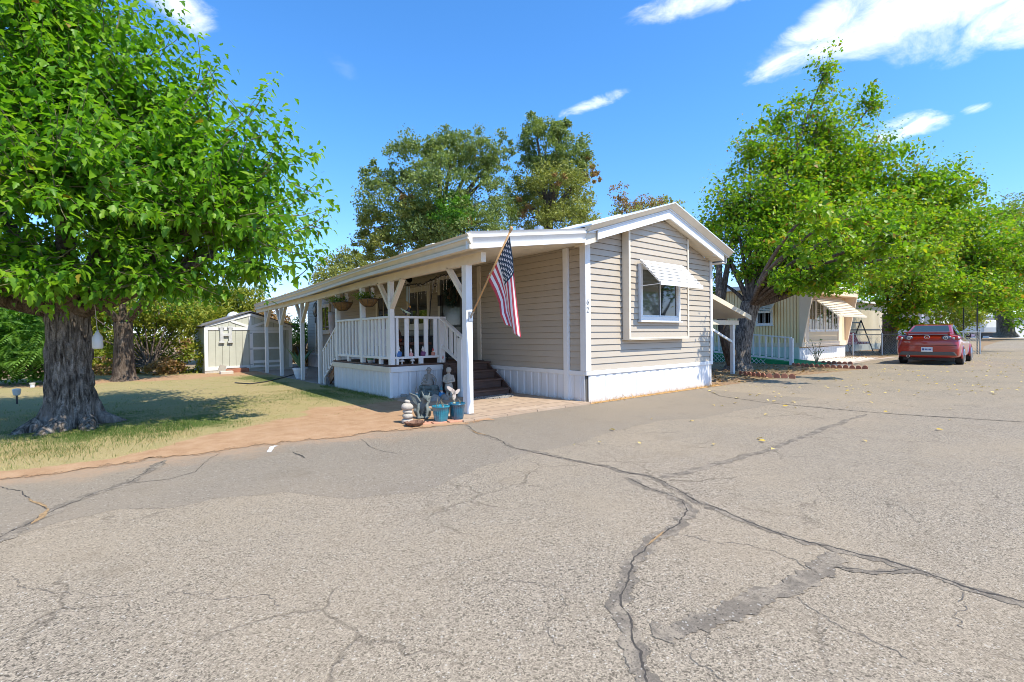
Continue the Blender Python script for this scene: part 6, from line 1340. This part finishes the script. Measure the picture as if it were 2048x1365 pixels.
def slat_awning(parent, p0, along, outv, L_, drop, reach, mat, n=9):
    b = MB(); P0, A_, O_ = Vector(p0), Vector(along), Vector(outv)
    for i in range(n):
        t0, t1 = i/n, (i+1.05)/n; a0 = P0+O_*reach*t0+Vector((0, 0, -drop*t0)); a1 = P0+O_*reach*t1+Vector((0, 0, -drop*(i+1)/n+.03))
        b.hexa([a0-Vector((0, 0, .012)), a0+A_*L_-Vector((0, 0, .012)), a1+A_*L_-Vector((0, 0, .012)), a1-Vector((0, 0, .012)), a0, a0+A_*L_, a1+A_*L_, a1])
    e_ = P0+O_*reach+Vector((0, 0, -drop)); b.beam(e_, e_+A_*L_, .02, .08); b.beam(P0, e_, .03, .03); b.beam(P0+A_*L_, e_+A_*L_, .03, .03); return b.build('awning', mat, parent)
awm2 = pm('cream_awning', (.70, .60, .45), .5, .05); slat_awning(nb, (fw0-.05, NY-.08, wz1+.12), (1, 0, 0), (0, -1, 0), q+.3, .85, 1.0, awm2, 10)
slat_awning(nb, (NX-.05, max(sy0, sy1)+.1, z1+.42), (0, -1, 0), (-1, 0, 0), abs(sy1-sy0)+.2, .42, .5, awm2, 6)
# wheelchair ramp with green carpet
RX = 13.2; ramp = thing('access_ramp', (RX+.7, 3, 0), 'ramp with bright green carpet and white picket rail up to the neighbour door', 'ramp'); carpet = pm('green_carpet', (.02, .26, .09), .95, .15, 30, .3, 200)
zr = lambda y: max(.02, .02+.09*(y-1.0))
b = MB(); b.hexa([(RX+.05, .9, 0), (NX-.1, .9, 0), (NX-.1, 8, 0), (RX+.05, 8, 0), (RX+.05, .9, .02), (NX-.1, .9, .02), (NX-.1, 8, zr(8)), (RX+.05, 8, zr(8))]); b.build('deck', carpet, ramp)
ry0 = XP(1583, 700, RX)[1]; yb = 8.0; rt = lambda y: zr(y)+.93
b = MB(); b.beam((RX, ry0, rt(ry0)), (RX, yb, rt(yb)), .09, .05); b.build('handrail', white, ramp)
b = MB(); b.beam((RX, ry0+.05, zr(ry0)+.10), (RX, yb, zr(yb)+.06), .04, .07); b.build('lower_rail', white, ramp)
b = MB(); b.box(RX-.06, RX+.06, ry0-.06, ry0+.06, 0, rt(ry0)-.02); b.build('newel_post', white, ramp, bevel=.005)
y = ry0+.22
while y < yb: b = MB(); b.box(RX-.02, RX+.02, y-.025, y+.025, zr(y)+.05, rt(y)-.02); b.build('baluster', white, ramp); y += .235
b = MB()
y = 2.6
while y < yb:
    zt2 = zr(y); b.beam((RX, y, .0), (RX, min(y+zt2, yb+.2), zt2), .012, .035, (1, 0, 0)); b.beam((RX-.012, y, zt2), (RX-.012, min(y+zt2, yb+.2), .0), .012, .035, (1, 0, 0)); y += .16
b.build('lattice', white, ramp)
b = MB(); b.tube([XP(1501, 665, RX-.5)*np.array([1, 1, 0]), XP(1501, 665, RX-.5)*np.array([1, 1, 0])+np.array([0, 0, 1.75])], .018, 6); tag(b.build('stake', greymetal), 'thin grey metal stake standing against the ramp railing', 'stake')
# annex wall further back with the swing, ladder and wire fence
AX = 4.1; an = thing('annex_building', (26, AX+1, 0), 'long cream ribbed building side behind the swing and the red car', 'building'); b = MB(); b.box(NXE+.1, 36, AX, AX+5, 0, 3.0); b.build('wall', beige2, an); b = MB(); x = NXE+.1
while x < 36: b.box(x, x+.15, AX-.012, AX, .4, 2.95); x += .20
b.build('siding', pm('pale_metal_siding', (.62, .55, .40), .5, .05), an); b = MB(); b.box(NXE+.1, 36, AX-.03, AX-.012, 1.28, 1.36); b.build('dark_band', dark, an); b = MB(); b.box(NXE, 36.3, AX-.3, AX+5.2, 3.0, 3.12); b.build('roof', white, an); skirting('skirting', pm('grey_skirt', (.33, .36, .34), .6, .1), an, (NXE+.1, AX-.014, 0), (1, 0, 0), (0, -1, 0), 0, 36-NXE, .0, .4, .5, 12)
c = YP(1716, 692, 3.3); sw = thing('garden_swing', (c[0], 3.3, 0), 'black metal garden swing with red and white patterned cushions', 'swing'); x0, x1 = YP(1690, 650, 3.3)[0], YP(1722, 650, 3.3)[0]; zt3 = YP(1720, 646, 3.3)[2]
b = MB(); b.tube([(x0-1.0, 3.3, zt3), (x1, 3.3, zt3)], .035, 7)
for x in (x0-1.0, x1):
    for s in (-1, 1): b.tube([(x, 3.3, zt3+.15), (x+.25*s*0, 3.3+s*.6, .0)], .03, 7)
b.build('frame', dark, sw); b = MB(); b.box(x0-.8, x1+.1, 2.9, 3.45, .50, .62); b.build('seat_cushion', pm('patterned_cushion', (.35, .05, .07), .9, .3, 5, col2=(.7, .62, .6), c2scale=5, c2lo=.5, c2hi=.56), sw, bevel=.03); b = MB(); b.prism([(x0-.8, 3.45, .60), (x0-.8, 3.65, 1.15), (x0-.8, 3.73, 1.13), (x0-.8, 3.53, .58)], (x1-x0+.9, 0, 0)); b.build('back_cushion', pm('red_cushion', (.30, .03, .045), .9, .2, 5), sw)
c = YP(1768, 702, 3.4); ld = thing('step_ladder', (c[0], 3.4, 0), 'pale aluminium step ladder leaning by the cream building', 'ladder'); x0, x1 = c[0]-.42, c[0]+.42; zt4 = YP(1770, 650, 3.4)[2]
b = MB(); b.tube([(x0, 3.2, 0), (x0+.22, 3.6, zt4)], .025, 6); b.tube([(x1, 3.2, 0), (x1-.22, 3.6, zt4)], .025, 6); b.build('side_rail', pm('aluminium', (.6, .6, .58), .4, .05), ld); b = MB()
for i in range(5): f = (i+1)/5.5; b.tube([(x0+.22*f, 3.2+.4*f, zt4*f), (x1-.22*f, 3.2+.4*f, zt4*f)], .018, 5)
b.build('rung', greymetal, ld)
def wire_fence(p0, p1, h, label, npost):
    p0, p1 = np.array([*p0, 0.]), np.array([*p1, 0.]); t = thing('wire_fence', (p0+p1)/2, label, 'fence', None); up = np.array([0, 0, h]); L_ = np.linalg.norm(p1-p0); d = (p1-p0)/L_
    for i in range(npost): q = p0+(p1-p0)*i/(npost-1); b = MB(); b.tube([q, q+up*1.03], .035, 8); b.ell(q+up*1.04, .042, 8, 5); b.build('post', greymetal, t)
    b = MB(); b.tube([p0+up, p1+up], .02, 6); b.build('top_rail', greymetal, t); b = MB(); k = int(L_/.14)
    for i in range(-int(h/.14), k):
        for s in (0, 1):
            a, c = i*.14, i*.14+h; z0, z1 = 0, h
            if a < 0: z0 = -a; a = 0
            if c > L_: z1 = h-(c-L_); c = L_
            if s: z0, z1 = h-z0, h-z1
            b.tube([p0+d*a+np.array([0, 0, z0]), p0+d*c+np.array([0, 0, z1])], .0032, 3, cap=False)
    b.build('wire_mesh', greymetal, t)
wire_fence((19.6, 2.75), (26.5, .9), 1.05, 'chain-link wire fence in front of the swing and ladder', 4)
wire_fence((24.6, -.9), (27.6, -1.75), 1.15, 'short chain-link fence run at the lane right of the red car', 3)
q = D(1963, 690, 25.5); b = MB(); b.tube([(27.5, -1.66, 0), (27.5, -1.66, 2.9)], .03, 7); tag(b.build('pole', dark), 'thin dark pole at the fence corner beside the lane', 'pole', 'thin poles by the fence')
q = D(1927, 690, 27.5); b = MB(); b.tube([(q[0], q[1], 0), (q[0], q[1], 3.2)], .03, 7); tag(b.build('pole', dark), 'thin dark pole rising behind the red car mirror', 'pole', 'thin poles by the fence')
# scalloped edging bricks
b = MB(); b.prism([(-.075, -.02, 0), (.075, -.02, 0), (.075, -.02, .07), (.055, -.02, .10), (.03, -.02, .118), (0, -.02, .124), (-.03, -.02, .118), (-.055, -.02, .10), (-.075, -.02, .07)], (0, .04, 0))
eb = b.build('edging_brick', terracotta, bevel=.006); eb_used = False
for grp, lab, pts, z in (('edging bricks by the awning post', 'scalloped red edging brick in the shaded row right of the awning post', ((1478, 751), (1530, 757), (1592, 759)), .02), ('edging bricks below the ramp', 'scalloped red edging brick in the long row below the green ramp end', ((1583, 732), (1650, 736), (1737, 739)), .0), ('edging bricks along the gravel', 'scalloped red edging brick in the short row along the white gravel', ((1642, 728), (1706, 730)), .0)):
    P = np.array([G(*p) for p in pts]); s = np.concatenate([[0], np.cumsum(np.linalg.norm(np.diff(P, axis=0), axis=1))]); k = int(s[-1]/.165); g = np.random.default_rng(k)
    for i in range(k):
        u = (i+.5)/k*s[-1]; p = np.array([np.interp(u, s, P[:, j]) for j in range(3)]); p2 = np.array([np.interp(min(u+.05, s[-1]), s, P[:, j]) for j in range(3)]); p0 = np.array([np.interp(max(u-.05, 0), s, P[:, j]) for j in range(3)]); d = p2-p0
        o = eb if not eb_used else eb.copy()
        if eb_used: COL.objects.link(o)
        eb_used = True; o.location = (p[0], p[1], z-.015*g.random()); o.rotation_euler = (g.normal()*.06, g.normal()*.04, math.atan2(d[1], d[0])+g.normal()*.05); tag(o, lab, 'edging brick', grp)
# gravel bed, pale apron and kerb
def flat(name, pts, z, mat): b = MB(); b.add([(x, y, z) for x, y in pts], [tuple(range(len(pts)))]); return tag(b.build(name, mat), kind='structure')
gm, k, o_ = newmat('white_gravel'); pos = k('ShaderNodeNewGeometry').outputs['Position']; v = k('ShaderNodeTexVoronoi'); v.inputs['Scale'].default_value = 16; k.l(pos, v.inputs['Vector']); sp = k('ShaderNodeSeparateColor'); k.l(v.outputs['Color'], sp.inputs[0]); bs = k('ShaderNodeBsdfPrincipled'); bs.inputs['Roughness'].default_value = .9
k.l(k.ramp(sp.outputs[0], [(0, (.36, .30, .25)), (.4, (.62, .56, .49)), (1, (.78, .74, .68))]), bs.inputs['Base Color']); bp = k('ShaderNodeBump'); bp.inputs['Strength'].default_value = 1; bp.inputs['Distance'].default_value = .04; k.l(k.math('SUBTRACT', 1., v.outputs['Distance']), bp.inputs['Height']); k.l(bp.outputs[0], bs.inputs['Normal']); k.l(bs.outputs[0], o_.inputs[0])
flat('gravel', [(15.0, .75), (16.5, .55), (20.5, .75), (21.0, 2.0), (15.05, 2.0)], .012, gm)
flat('pavement', [(12.3, -.80), (13.2, -.4), (14.6, .16), (18, .42), (22, .33), (22, .62), (15.0, .72), (13.3, .45), (12.6, -.1)], .008, pm('pale_concrete', (.42, .34, .27), .9, .12, 4, .3, 60))
# bare rose bush
c = G(1632, 729); t = thing('rose_bush', c, 'almost leafless rose bush in the brick-edged bed before the neighbour home', 'bush'); b = MB(); g = np.random.default_rng(12); LP = []
for i in range(7):
    a = g.normal()*.35; q = c+np.array([g.normal()*.05, g.normal()*.05, 0]); L_ = g.uniform(.5, .95); e1 = q+rv*a*L_*.4+np.array([0, 0, L_*.6]); e2 = q+rv*a*L_*.9+np.array([0, 0, L_]); b.tube([q, e1, e2], [.014, .011, .006], 5); LP += [e2, e1, (e1+e2)/2]
b.build('stem', stemm, t); P = np.repeat(np.array(LP), 3, 0)+g.normal(size=(len(LP)*3, 3))*.06; V, F = leaves(P, sph(len(P), g), sph(len(P), g), g.uniform(.04, .08, len(P)), T_SMALL); raw('leaf', V, F, L_SHRUB if 'L_SHRUB' in globals() else green_l, t)
# far end of the lane: white trailer, long white garage, white porch
q = D(1980, 660, 55); t = thing('travel_trailer', q*np.array([1, 1, 0]), 'small white and silver trailer parked at the far end of the lane', 'trailer'); dirr = rv
def vbox(b, c, a0, a1, f0, f1, z0, z1): b.hexa([c+rv*a0+fv*f0+np.array([0, 0, z0]), c+rv*a1+fv*f0+np.array([0, 0, z0]), c+rv*a1+fv*f1+np.array([0, 0, z0]), c+rv*a0+fv*f1+np.array([0, 0, z0]), c+rv*a0+fv*f0+np.array([0, 0, z1]), c+rv*a1+fv*f0+np.array([0, 0, z1]), c+rv*a1+fv*f1+np.array([0, 0, z1]), c+rv*a0+fv*f1+np.array([0, 0, z1])])
c0 = q*np.array([1, 1, 0]); b = MB(); vbox(b, c0, -.85, .75, 0, 4, .9, 2.3); b.build('body', white, t, bevel=.1); b = MB(); vbox(b, c0, -.75, .65, -.04, .0, 1.0, 1.5); b.build('front_panel', pm('silver_panel', (.4, .42, .45), .35, .05), t); b = MB(); vbox(b, c0, -.6, .6, .3, 3, .55, .9); b.build('chassis', dark, t)
for a in (-.75, .6): b = MB(); b.tube([c0+rv*a+fv*2+np.array([0, 0, .5]), c0+rv*(a+.18)+fv*2+np.array([0, 0, .5])], .36, 14); b.build('wheel', dark, t)
c0 = D(2025, 660, 72)*np.array([1, 1, 0]); t = thing('white_garage', c0, 'long low white building across the end of the lane', 'building'); b = MB(); vbox(b, c0, -3.4, 12, 0, 6, .0, 3.0); b.build('wall', white, t); b = MB()
for a in (-.9, .1, 3.5, 6.5): vbox(b, c0, a, a+.12, -.06, 0, .2, 2.9)
b.build('door_frame', greymetal, t); b = MB(); vbox(b, c0, -3.8, 12.4, -.5, 6.4, 3.0, 3.3); b.build('roof', greymetal, t)
c0 = D(1866, 660, 40)*np.array([1, 1, 0]); t = thing('white_house', c0, 'white house front with slim columns just above the red car roof', 'house'); b = MB(); vbox(b, c0, -2.2, 1.2, 1.2, 6, 0, 3.2); b.build('wall', pm('grey_white_wall', (.5, .52, .52), .6, .05), t)
for a in (-.9, -.1, .65): b = MB(); b.tube([c0+rv*a, c0+rv*a+np.array([0, 0, 3.0])], .10, 10); b.build('column', white, t)
b = MB(); vbox(b, c0, -2.5, 1.5, -.3, 6.3, 3.0, 3.4); b.build('roof', white, t)

# ------------------------------------------------------------------ the red saloon car (rear at y=0, nose along +y)
def carpaint():
    m, k, o = newmat('copper_red_paint'); b = k('ShaderNodeBsdfPrincipled'); b.inputs['Base Color'].default_value = (.34, .015, .005, 1); b.inputs['Metallic'].default_value = .1; b.inputs['Roughness'].default_value = .28; b.inputs['Coat Weight'].default_value = 1; b.inputs['Coat Roughness'].default_value = .03
    pos = k('ShaderNodeTexCoord').outputs['Object']; f = k.noise(pos, 900, 2); k.l(k.ramp(f, [(.3, (.28, .012, .004)), (.7, (.40, .02, .006))]), b.inputs['Base Color']); k.l(b.outputs[0], o.inputs[0]); return m
paint = carpaint(); tyre = pm('tyre_rubber', (.02, .02, .02), .85, .2); alloy = pm('alloy', (.62, .62, .63), .3, .05, metal=.9); lens_r = pm('red_lens', (.35, .012, .012), .15, .1, coat=1); lens_c = pm('clear_lens', (.55, .50, .48), .12, .1, coat=1); lens_d = pm('smoked_lens', (.05, .06, .085), .12, .1, coat=1); cglass = glassmat('car_glass', (.03, .045, .035), .03, .45)
car = thing('parked_car', (0, 0, 0), 'copper-red saloon car parked at the lane edge, seen from behind', 'car')
# lower body lofted along the length: y, half width, underside z, shoulder z, top z
st = [(.00, .74, .34, .62, .80), (.015, .82, .30, .68, .92), (.06, .845, .26, .78, 1.02), (.16, .865, .24, .90, 1.085), (.35, .877, .22, .94, 1.10), (.6, .88, .20, .94, 1.085), (1.3, .88, .19, .90, 1.0), (2.2, .88, .19, .88, .96), (3.1, .875, .19, .86, .93), (3.7, .865, .20, .82, .88), (4.1, .84, .22, .74, .80), (4.38, .76, .26, .62, .68), (4.48, .60, .32, .52, .56)]
b = MB(); prof = lambda w, zb_, zs_, zt_: [(0, zt_), (w*.62, zt_-.004), (w*.88, zt_-.03), (w*.965, zs_), (w*1.0, zs_-.12), (w*1.0, zb_+.28), (w*.985, zb_+.10), (w*.93, zb_), (0, zb_)]
rows = []
for y, w, zb_, zs_, zt_ in st: h_ = prof(w, zb_, zs_, zt_); rows.append([(-x, y, z) for x, z in h_[::-1][1:-1]]+[(x, y, z) for x, z in h_])
k = len(rows[0]); vs = [p for r in rows for p in r]; fs = [(i*k+j, i*k+(j+1) % k, (i+1)*k+(j+1) % k, (i+1)*k+j) for i in range(len(rows)-1) for j in range(k)]+[tuple(range(k))[::-1], tuple(range((len(rows)-1)*k, len(rows)*k))]
b.add(vs, fs); body = b.build('body', paint, car, smooth=True); ss = body.modifiers.new('round', 'SUBSURF'); ss.levels = 2; ss.render_levels = 2
# cabin
def ring(y, hw, z): return [(-hw, y, z), (hw, y, z)]
base = {'rr': (.42, .66, 1.085), 'rf': (3.15, .70, .94), 'mid': (1.7, .745, .965)}; roofp = {'rr': (1.15, .53, 1.405), 'mid': (1.75, .53, 1.462), 'rf': (2.25, .52, 1.43)}
b = MB(); vs = []
for key in ('rr', 'mid', 'rf'): y, w, z = base[key]; vs += ring(y, w, z)
for key in ('rr', 'mid', 'rf'): y, w, z = roofp[key]; vs += ring(y, w, z)
b.add(vs, [(6, 7, 9, 8), (8, 9, 11, 10), (0, 1, 7, 6), (2, 8, 6, 0)[::-1], (4, 10, 8, 2)[::-1], (1, 7, 9, 3)[::-1], (3, 9, 11, 5)[::-1], (4, 5, 11, 10)[::-1]]); b.build('cabin', paint, car, smooth=False, bevel=.03)
def inset_quad(name, p, mat, off, parent=car, m=.86, mv=.86):
    p = [Vector(q) for q in p]; c = sum(p, Vector())/len(p); nn = (p[1]-p[0]).cross(p[2]-p[1]).normalized()*off; ux = (p[1]-p[0]); b = MB(); Q = []
    for q in p: Q.append(c+(q-c)*m+nn)
    b.prism(Q, -nn*.6); return b.build(name, mat, parent)
y0, w0, z0 = base['rr']; y1, w1, z1 = roofp['rr']
inset_quad('rear_window', [(-w0, y0, z0), (w0, y0, z0), (w1, y1, z1), (-w1, y1, z1)], cglass, .012, m=.87)
y0, w0, z0 = base['rf']; y1, w1, z1 = roofp['rf']; inset_quad('windscreen', [(w0, y0, z0), (-w0, y0, z0), (-w1, y1, z1), (w1, y1, z1)], cglass, .012, m=.9)
for s in (1, -1):
    Bq = lambda y, f: None
    a = [(s*.71, .80, 1.08), (s*.745, 1.66, .995), (s*.532, 1.72, 1.42), (s*.515, 1.28, 1.375)]; c2 = [(s*.745, 1.72, .985), (s*.705, 2.95, .965), (s*.525, 2.2, 1.395), (s*.532, 1.78, 1.42)]
    for q in (a, c2):
        if s < 0: q = q[::-1]
        inset_quad('side_window', q, cglass, .022, m=.96)
    b = MB(); b.prism([(s*.90, 2.72, .93), (s*1.06, 2.70, .96), (s*1.08, 2.70, 1.05), (s*1.05, 2.70, 1.09), (s*.92, 2.72, 1.08)], (0, .10, 0)); b.tube([(s*.80, 2.78, .97), (s*.95, 2.76, .98)], .03, 6); mi = b.build('mirror', dark, car, bevel=.02)
    b = MB(); b.prism([(s*.95, 2.694, .96), (s*1.05, 2.692, .975), (s*1.06, 2.692, 1.05), (s*.95, 2.694, 1.065)], (0, -.004, 0)); b.build('mirror_glass', pm('mirror_silver', (.6, .62, .64), .08, .02, metal=.9), mi)
    # lamps: wrap-round cluster and inner lamp on the boot lid
    tl = [(s*.50, .05, .80), (s*.80, .065, .78), (s*.872, .20, .80), (s*.868, .34, .87), (s*.80, .12, .94), (s*.60, .07, .935)]
    b = MB(); b.ell((s*.765, .125, .945), (.125, .10, .092), 16, 10); la = b.build('taillight', lens_r, car, smooth=True); b = MB(); b.ell((s*.82, .095, .95), (.055, .06, .055), 12, 8); b.ell((s*.71, .05, .94), (.045, .03, .045), 12, 8); b.build('lens', lens_c, la, smooth=True)
    b = MB(); b.ell((s*.52, .045, .955), (.135, .05, .085), 16, 10); la = b.build('boot_lamp', lens_d, car, smooth=True); b = MB(); b.tube([(s*.50+.055*math.cos(q), .002, .955+.055*math.sin(q)) for q in np.linspace(0, 2*math.pi, 20)], .013, 6); b.ell((s*.50, .0, .955), (.024, .012, .024), 10, 6); b.build('lamp_ring', lens_c, la)
    b = MB(); b.tube([(s*.885, 1.55, .83), (s*.885, 1.72, .835)], .014, 6); b.build('door_handle', paint, car)
b = MB(); b.prism([(-.64, .08, 1.135), (.64, .08, 1.135), (.68, .16, 1.14), (.62, .26, 1.15), (-.62, .26, 1.15), (-.68, .16, 1.14)], (0, 0, .025)); b.box(-.60, -.54, .12, .24, 1.07, 1.14); b.box(.54, .60, .12, .24, 1.07, 1.14); b.build('spoiler', paint, car, bevel=.008)
b = MB(); b.prism([(-.80, -.006, .34), (.80, -.006, .34), (.72, -.012, .47), (-.72, -.012, .47)], (0, .08, 0)); b.build('lower_bumper', pm('grey_plastic', (.10, .09, .08), .6, .1), car, bevel=.02)
b = MB(); b.box(-.79, .79, -.002, .07, .685, .70); b.build('bumper_crease', pm('shadow_gap', (.08, .01, .008), .5, .05), car)
b = MB(); b.box(-.155, .155, -.022, -.008, .475, .63); pl_ = b.build('number_plate', pm('plate_white', (.70, .70, .72), .4, .03), car, bevel=.004)
b = MB(); b.box(-.13, -.07, -.0245, -.022, .515, .585)
for i in range(5): b.box(-.05+.036*i, -.026+.036*i, -.0245, -.022, .525, .575)
b.build('plate_lettering', pm('plate_blue', (.05, .09, .28), .5, .1), pl_); b = MB(); b.box(-.165, .165, -.018, -.004, .465, .475); b.build('plate_frame', chrome, pl_)
b = MB()
for sx in (-1, 1): b.beam((sx*.62, .012, .70), (sx*.60, .035, 1.03), .008, .02, (1, 0, 0))
b.build('boot_gap', bpy.data.materials['shadow_gap'], car)
# oval winged emblem
b = MB(); b.tube([(.075*math.cos(q), -.002, .985+.058*math.sin(q)) for q in np.linspace(0, 2*math.pi, 26)], .008, 6)
b.tube([(-.068, -.004, 1.005), (-.03, -.006, .996), (0, -.008, .962), (.03, -.006, .996), (.068, -.004, 1.005)], .008, 6); b.build('emblem', chrome, car)
b = MB(); b.box(-.64, -.46, -.004, .012, .80, .818); b.build('nameplate', chrome, car)
b = MB(); b.tube([(-.52, -.03, .30), (-.52, .25, .30)], .048, 14); b.build('exhaust', chrome, car); b = MB(); b.tube([(-.52, -.034, .30), (-.52, -.02, .30)], .036, 12); b.build('exhaust_bore', dark, car)
b = MB(); b.box(-.70, .70, .25, 3.3, .16, .30); b.build('underside', dark, car)
for yv in (.92, 3.56):
    for s in (1, -1):
        b = MB(); b.tube([(s*.68, yv, .315), (s*.70, yv, .315), (s*.87, yv, .315), (s*.895, yv, .315)], [.285, .315, .315, .29], 30); w_ = b.build('wheel', tyre, car, smooth=False)
        b = MB(); b.tube([(s*.895, yv, .315), (s*.902, yv, .315)], [.225, .215], 26)
        b.build('rim', pm('dark_hub', (.06, .06, .06), .5, .1), w_); b = MB()
        for q in range(5): a = 2*math.pi*q/5+.3; b.beam((s*.906, yv, .315), (s*.906, yv+.21*math.cos(a), .315+.21*math.sin(a)), .02, .06, (1, 0, 0))
        b.tube([(s*.905, yv+.215*math.cos(q), .315+.215*math.sin(q)) for q in np.linspace(0, 2*math.pi, 26)], .016, 6); b.build('spoke', alloy, w_)
        b = MB(); arc = [(s*.872, yv+.355*math.cos(q), .315+.355*math.sin(q)) for q in np.linspace(-.25, math.pi+.25, 22)]; b.tube(arc, .022, 6); b.build('wheel_arch', paint, car)
        b = MB(); b.add([(s*.884, yv+.335*math.cos(q), .315+.335*math.sin(q)) for q in np.linspace(0, 2*math.pi, 30)[:-1]], [tuple(range(29))]); b.build('wheel_well', dark, car)
cr0 = (G(1812, 727)+G(1914, 729))/2; CH = R(3.2); hd = np.array([math.cos(CH), math.sin(CH), 0]); pr = cr0-hd*.92
car.location = (pr[0], pr[1], .005); car.rotation_euler = (0, 0, CH-math.pi/2)

# ------------------------------------------------------------------ fallen leaves and weeds
g = np.random.default_rng(77); pts = []
for (x0, x1, y0, y1, n_) in ((1640, 2048, 738, 790, 120), (1420, 1760, 770, 815, 40), (1750, 2048, 728, 745, 60), (1100, 2048, 815, 900, 16), (1900, 2048, 705, 728, 90)):
    for _ in range(n_): pts.append(G(g.uniform(x0, x1), g.uniform(y0, y1), .02))
P = np.array(pts); k = len(P); P[:, 2] = .022; d = sph(k, g); d[:, 2] *= .12; s_ = g.uniform(.04, .085, k)
P2 = np.stack([g.uniform(4.6, 13, 1500), g.uniform(-.2, 5, 1500), np.full(1500, .02)], 1); P2 = P2[P2[:, 1] > edge_y(P2[:, 0])-.1]; k2 = len(P2); d2 = sph(k2, g); d2[:, 2] *= .4
P3 = np.stack([g.uniform(19, 30, 700), g.uniform(.9, 5.3, 700), np.full(700, .02)], 1); d3 = sph(700, g); d3[:, 2] *= .4
P = np.concatenate([P, P2, P3]); dd = nrm(np.concatenate([d, d2, d3])); ss_ = np.concatenate([s_, g.uniform(.05, .11, k2), g.uniform(.06, .12, 700)])
V, F = leaves(P, dd, nrm(np.array([0, 0, 1.0])+g.normal(size=P.shape)*.25), ss_, T_MID); fl_m = leafmat('fallen_yellow', [(.62, .42, .05), (.55, .40, .12), (.66, .52, .22), (.40, .24, .08)], .15, .7, .2); fb_m = leafmat('fallen_brown', [(.22, .12, .06), (.34, .22, .11), (.45, .33, .18), (.16, .09, .05)], .1, .8, .15)
mi = np.concatenate([np.zeros(k*6), np.ones((k2+700)*6)]).astype(int); tag(raw('fallen_leaves', V, F, [fl_m, fb_m], midx=mi), 'yellow and brown fallen leaves scattered over the lane and under the trees', 'leaves', kind='stuff')
n_ = 900; x = g.uniform(.1, 4.5, n_); y = -.035-np.abs(g.normal(size=n_))*.05; h = g.uniform(.01, .05, n_)*(1+2*(g.random(n_) < .06)); a = g.random(n_)*6.28
V = np.stack([np.stack([x-np.cos(a)*.006, y-np.sin(a)*.006, np.full(n_, .005)], 1), np.stack([x+np.cos(a)*.006, y+np.sin(a)*.006, np.full(n_, .005)], 1), np.stack([x+g.normal(size=n_)*h*.7, y+g.normal(size=n_)*h*.7, h], 1)], 1).reshape(-1, 3)
n2 = 2600; x = g.uniform(-2.55, -2.25, n2)+.0; y = g.uniform(2.6, 6.2, n2); h = g.uniform(.02, .10, n2)*(.4+fnoise(y*3, y*0+2)); a = g.random(n2)*6.28
V2 = np.stack([np.stack([x-np.cos(a)*.005, y-np.sin(a)*.005, np.full(n2, .01)], 1), np.stack([x+np.cos(a)*.005, y+np.sin(a)*.005, np.full(n2, .01)], 1), np.stack([x+g.normal(size=n2)*h*.5, y+g.normal(size=n2)*h*.5, h], 1)], 1).reshape(-1, 3)
tag(raw('weeds', np.concatenate([V, V2]), np.arange(3*(n_+n2)).reshape(-1, 3), [leafmat('dry_weed', [(.50, .30, .10), (.62, .42, .18)], .2, .8, .1), grass_g], midx=np.concatenate([np.zeros(n_), np.ones(n2)]).astype(int)), 'dry weeds and grass tufts along the skirting of home and deck', 'weeds', kind='stuff')
flat('weed_strip', [(.0, -.13), (1.5, -.14), (3, -.16), (4.5, -.19), (4.5, -.02), (0, -.02)], .010, pm('orange_dirt', (.46, .27, .11), .95, .3, 14, .5, 60))
# red brick edging at the corner of the walk
b = MB(); g = np.random.default_rng(31)
bk = b
for i in range(6):
    x = -3.18+.105*i*1.0; yy_ = edge_y(x)+.06; b = MB(); b.box(-.1, .1, -.05, .05, 0, .05); o = b.build('brick', pm('salmon_brick', (.52, .26, .16), .9, .15, 8, .3) if i == 0 else bpy.data.materials['salmon_brick'], bevel=.006); o.location = (-3.2+.215*(i % 3)+.03, edge_y(-3.2+.215*(i % 3))+.08+.11*(i//3), -.015); o.rotation_euler = (0, 0, -.22+g.normal()*.03); tag(o, 'salmon brick set flush in the lane edge under the blue pots and statues', 'brick', 'salmon bricks at the walk corner')
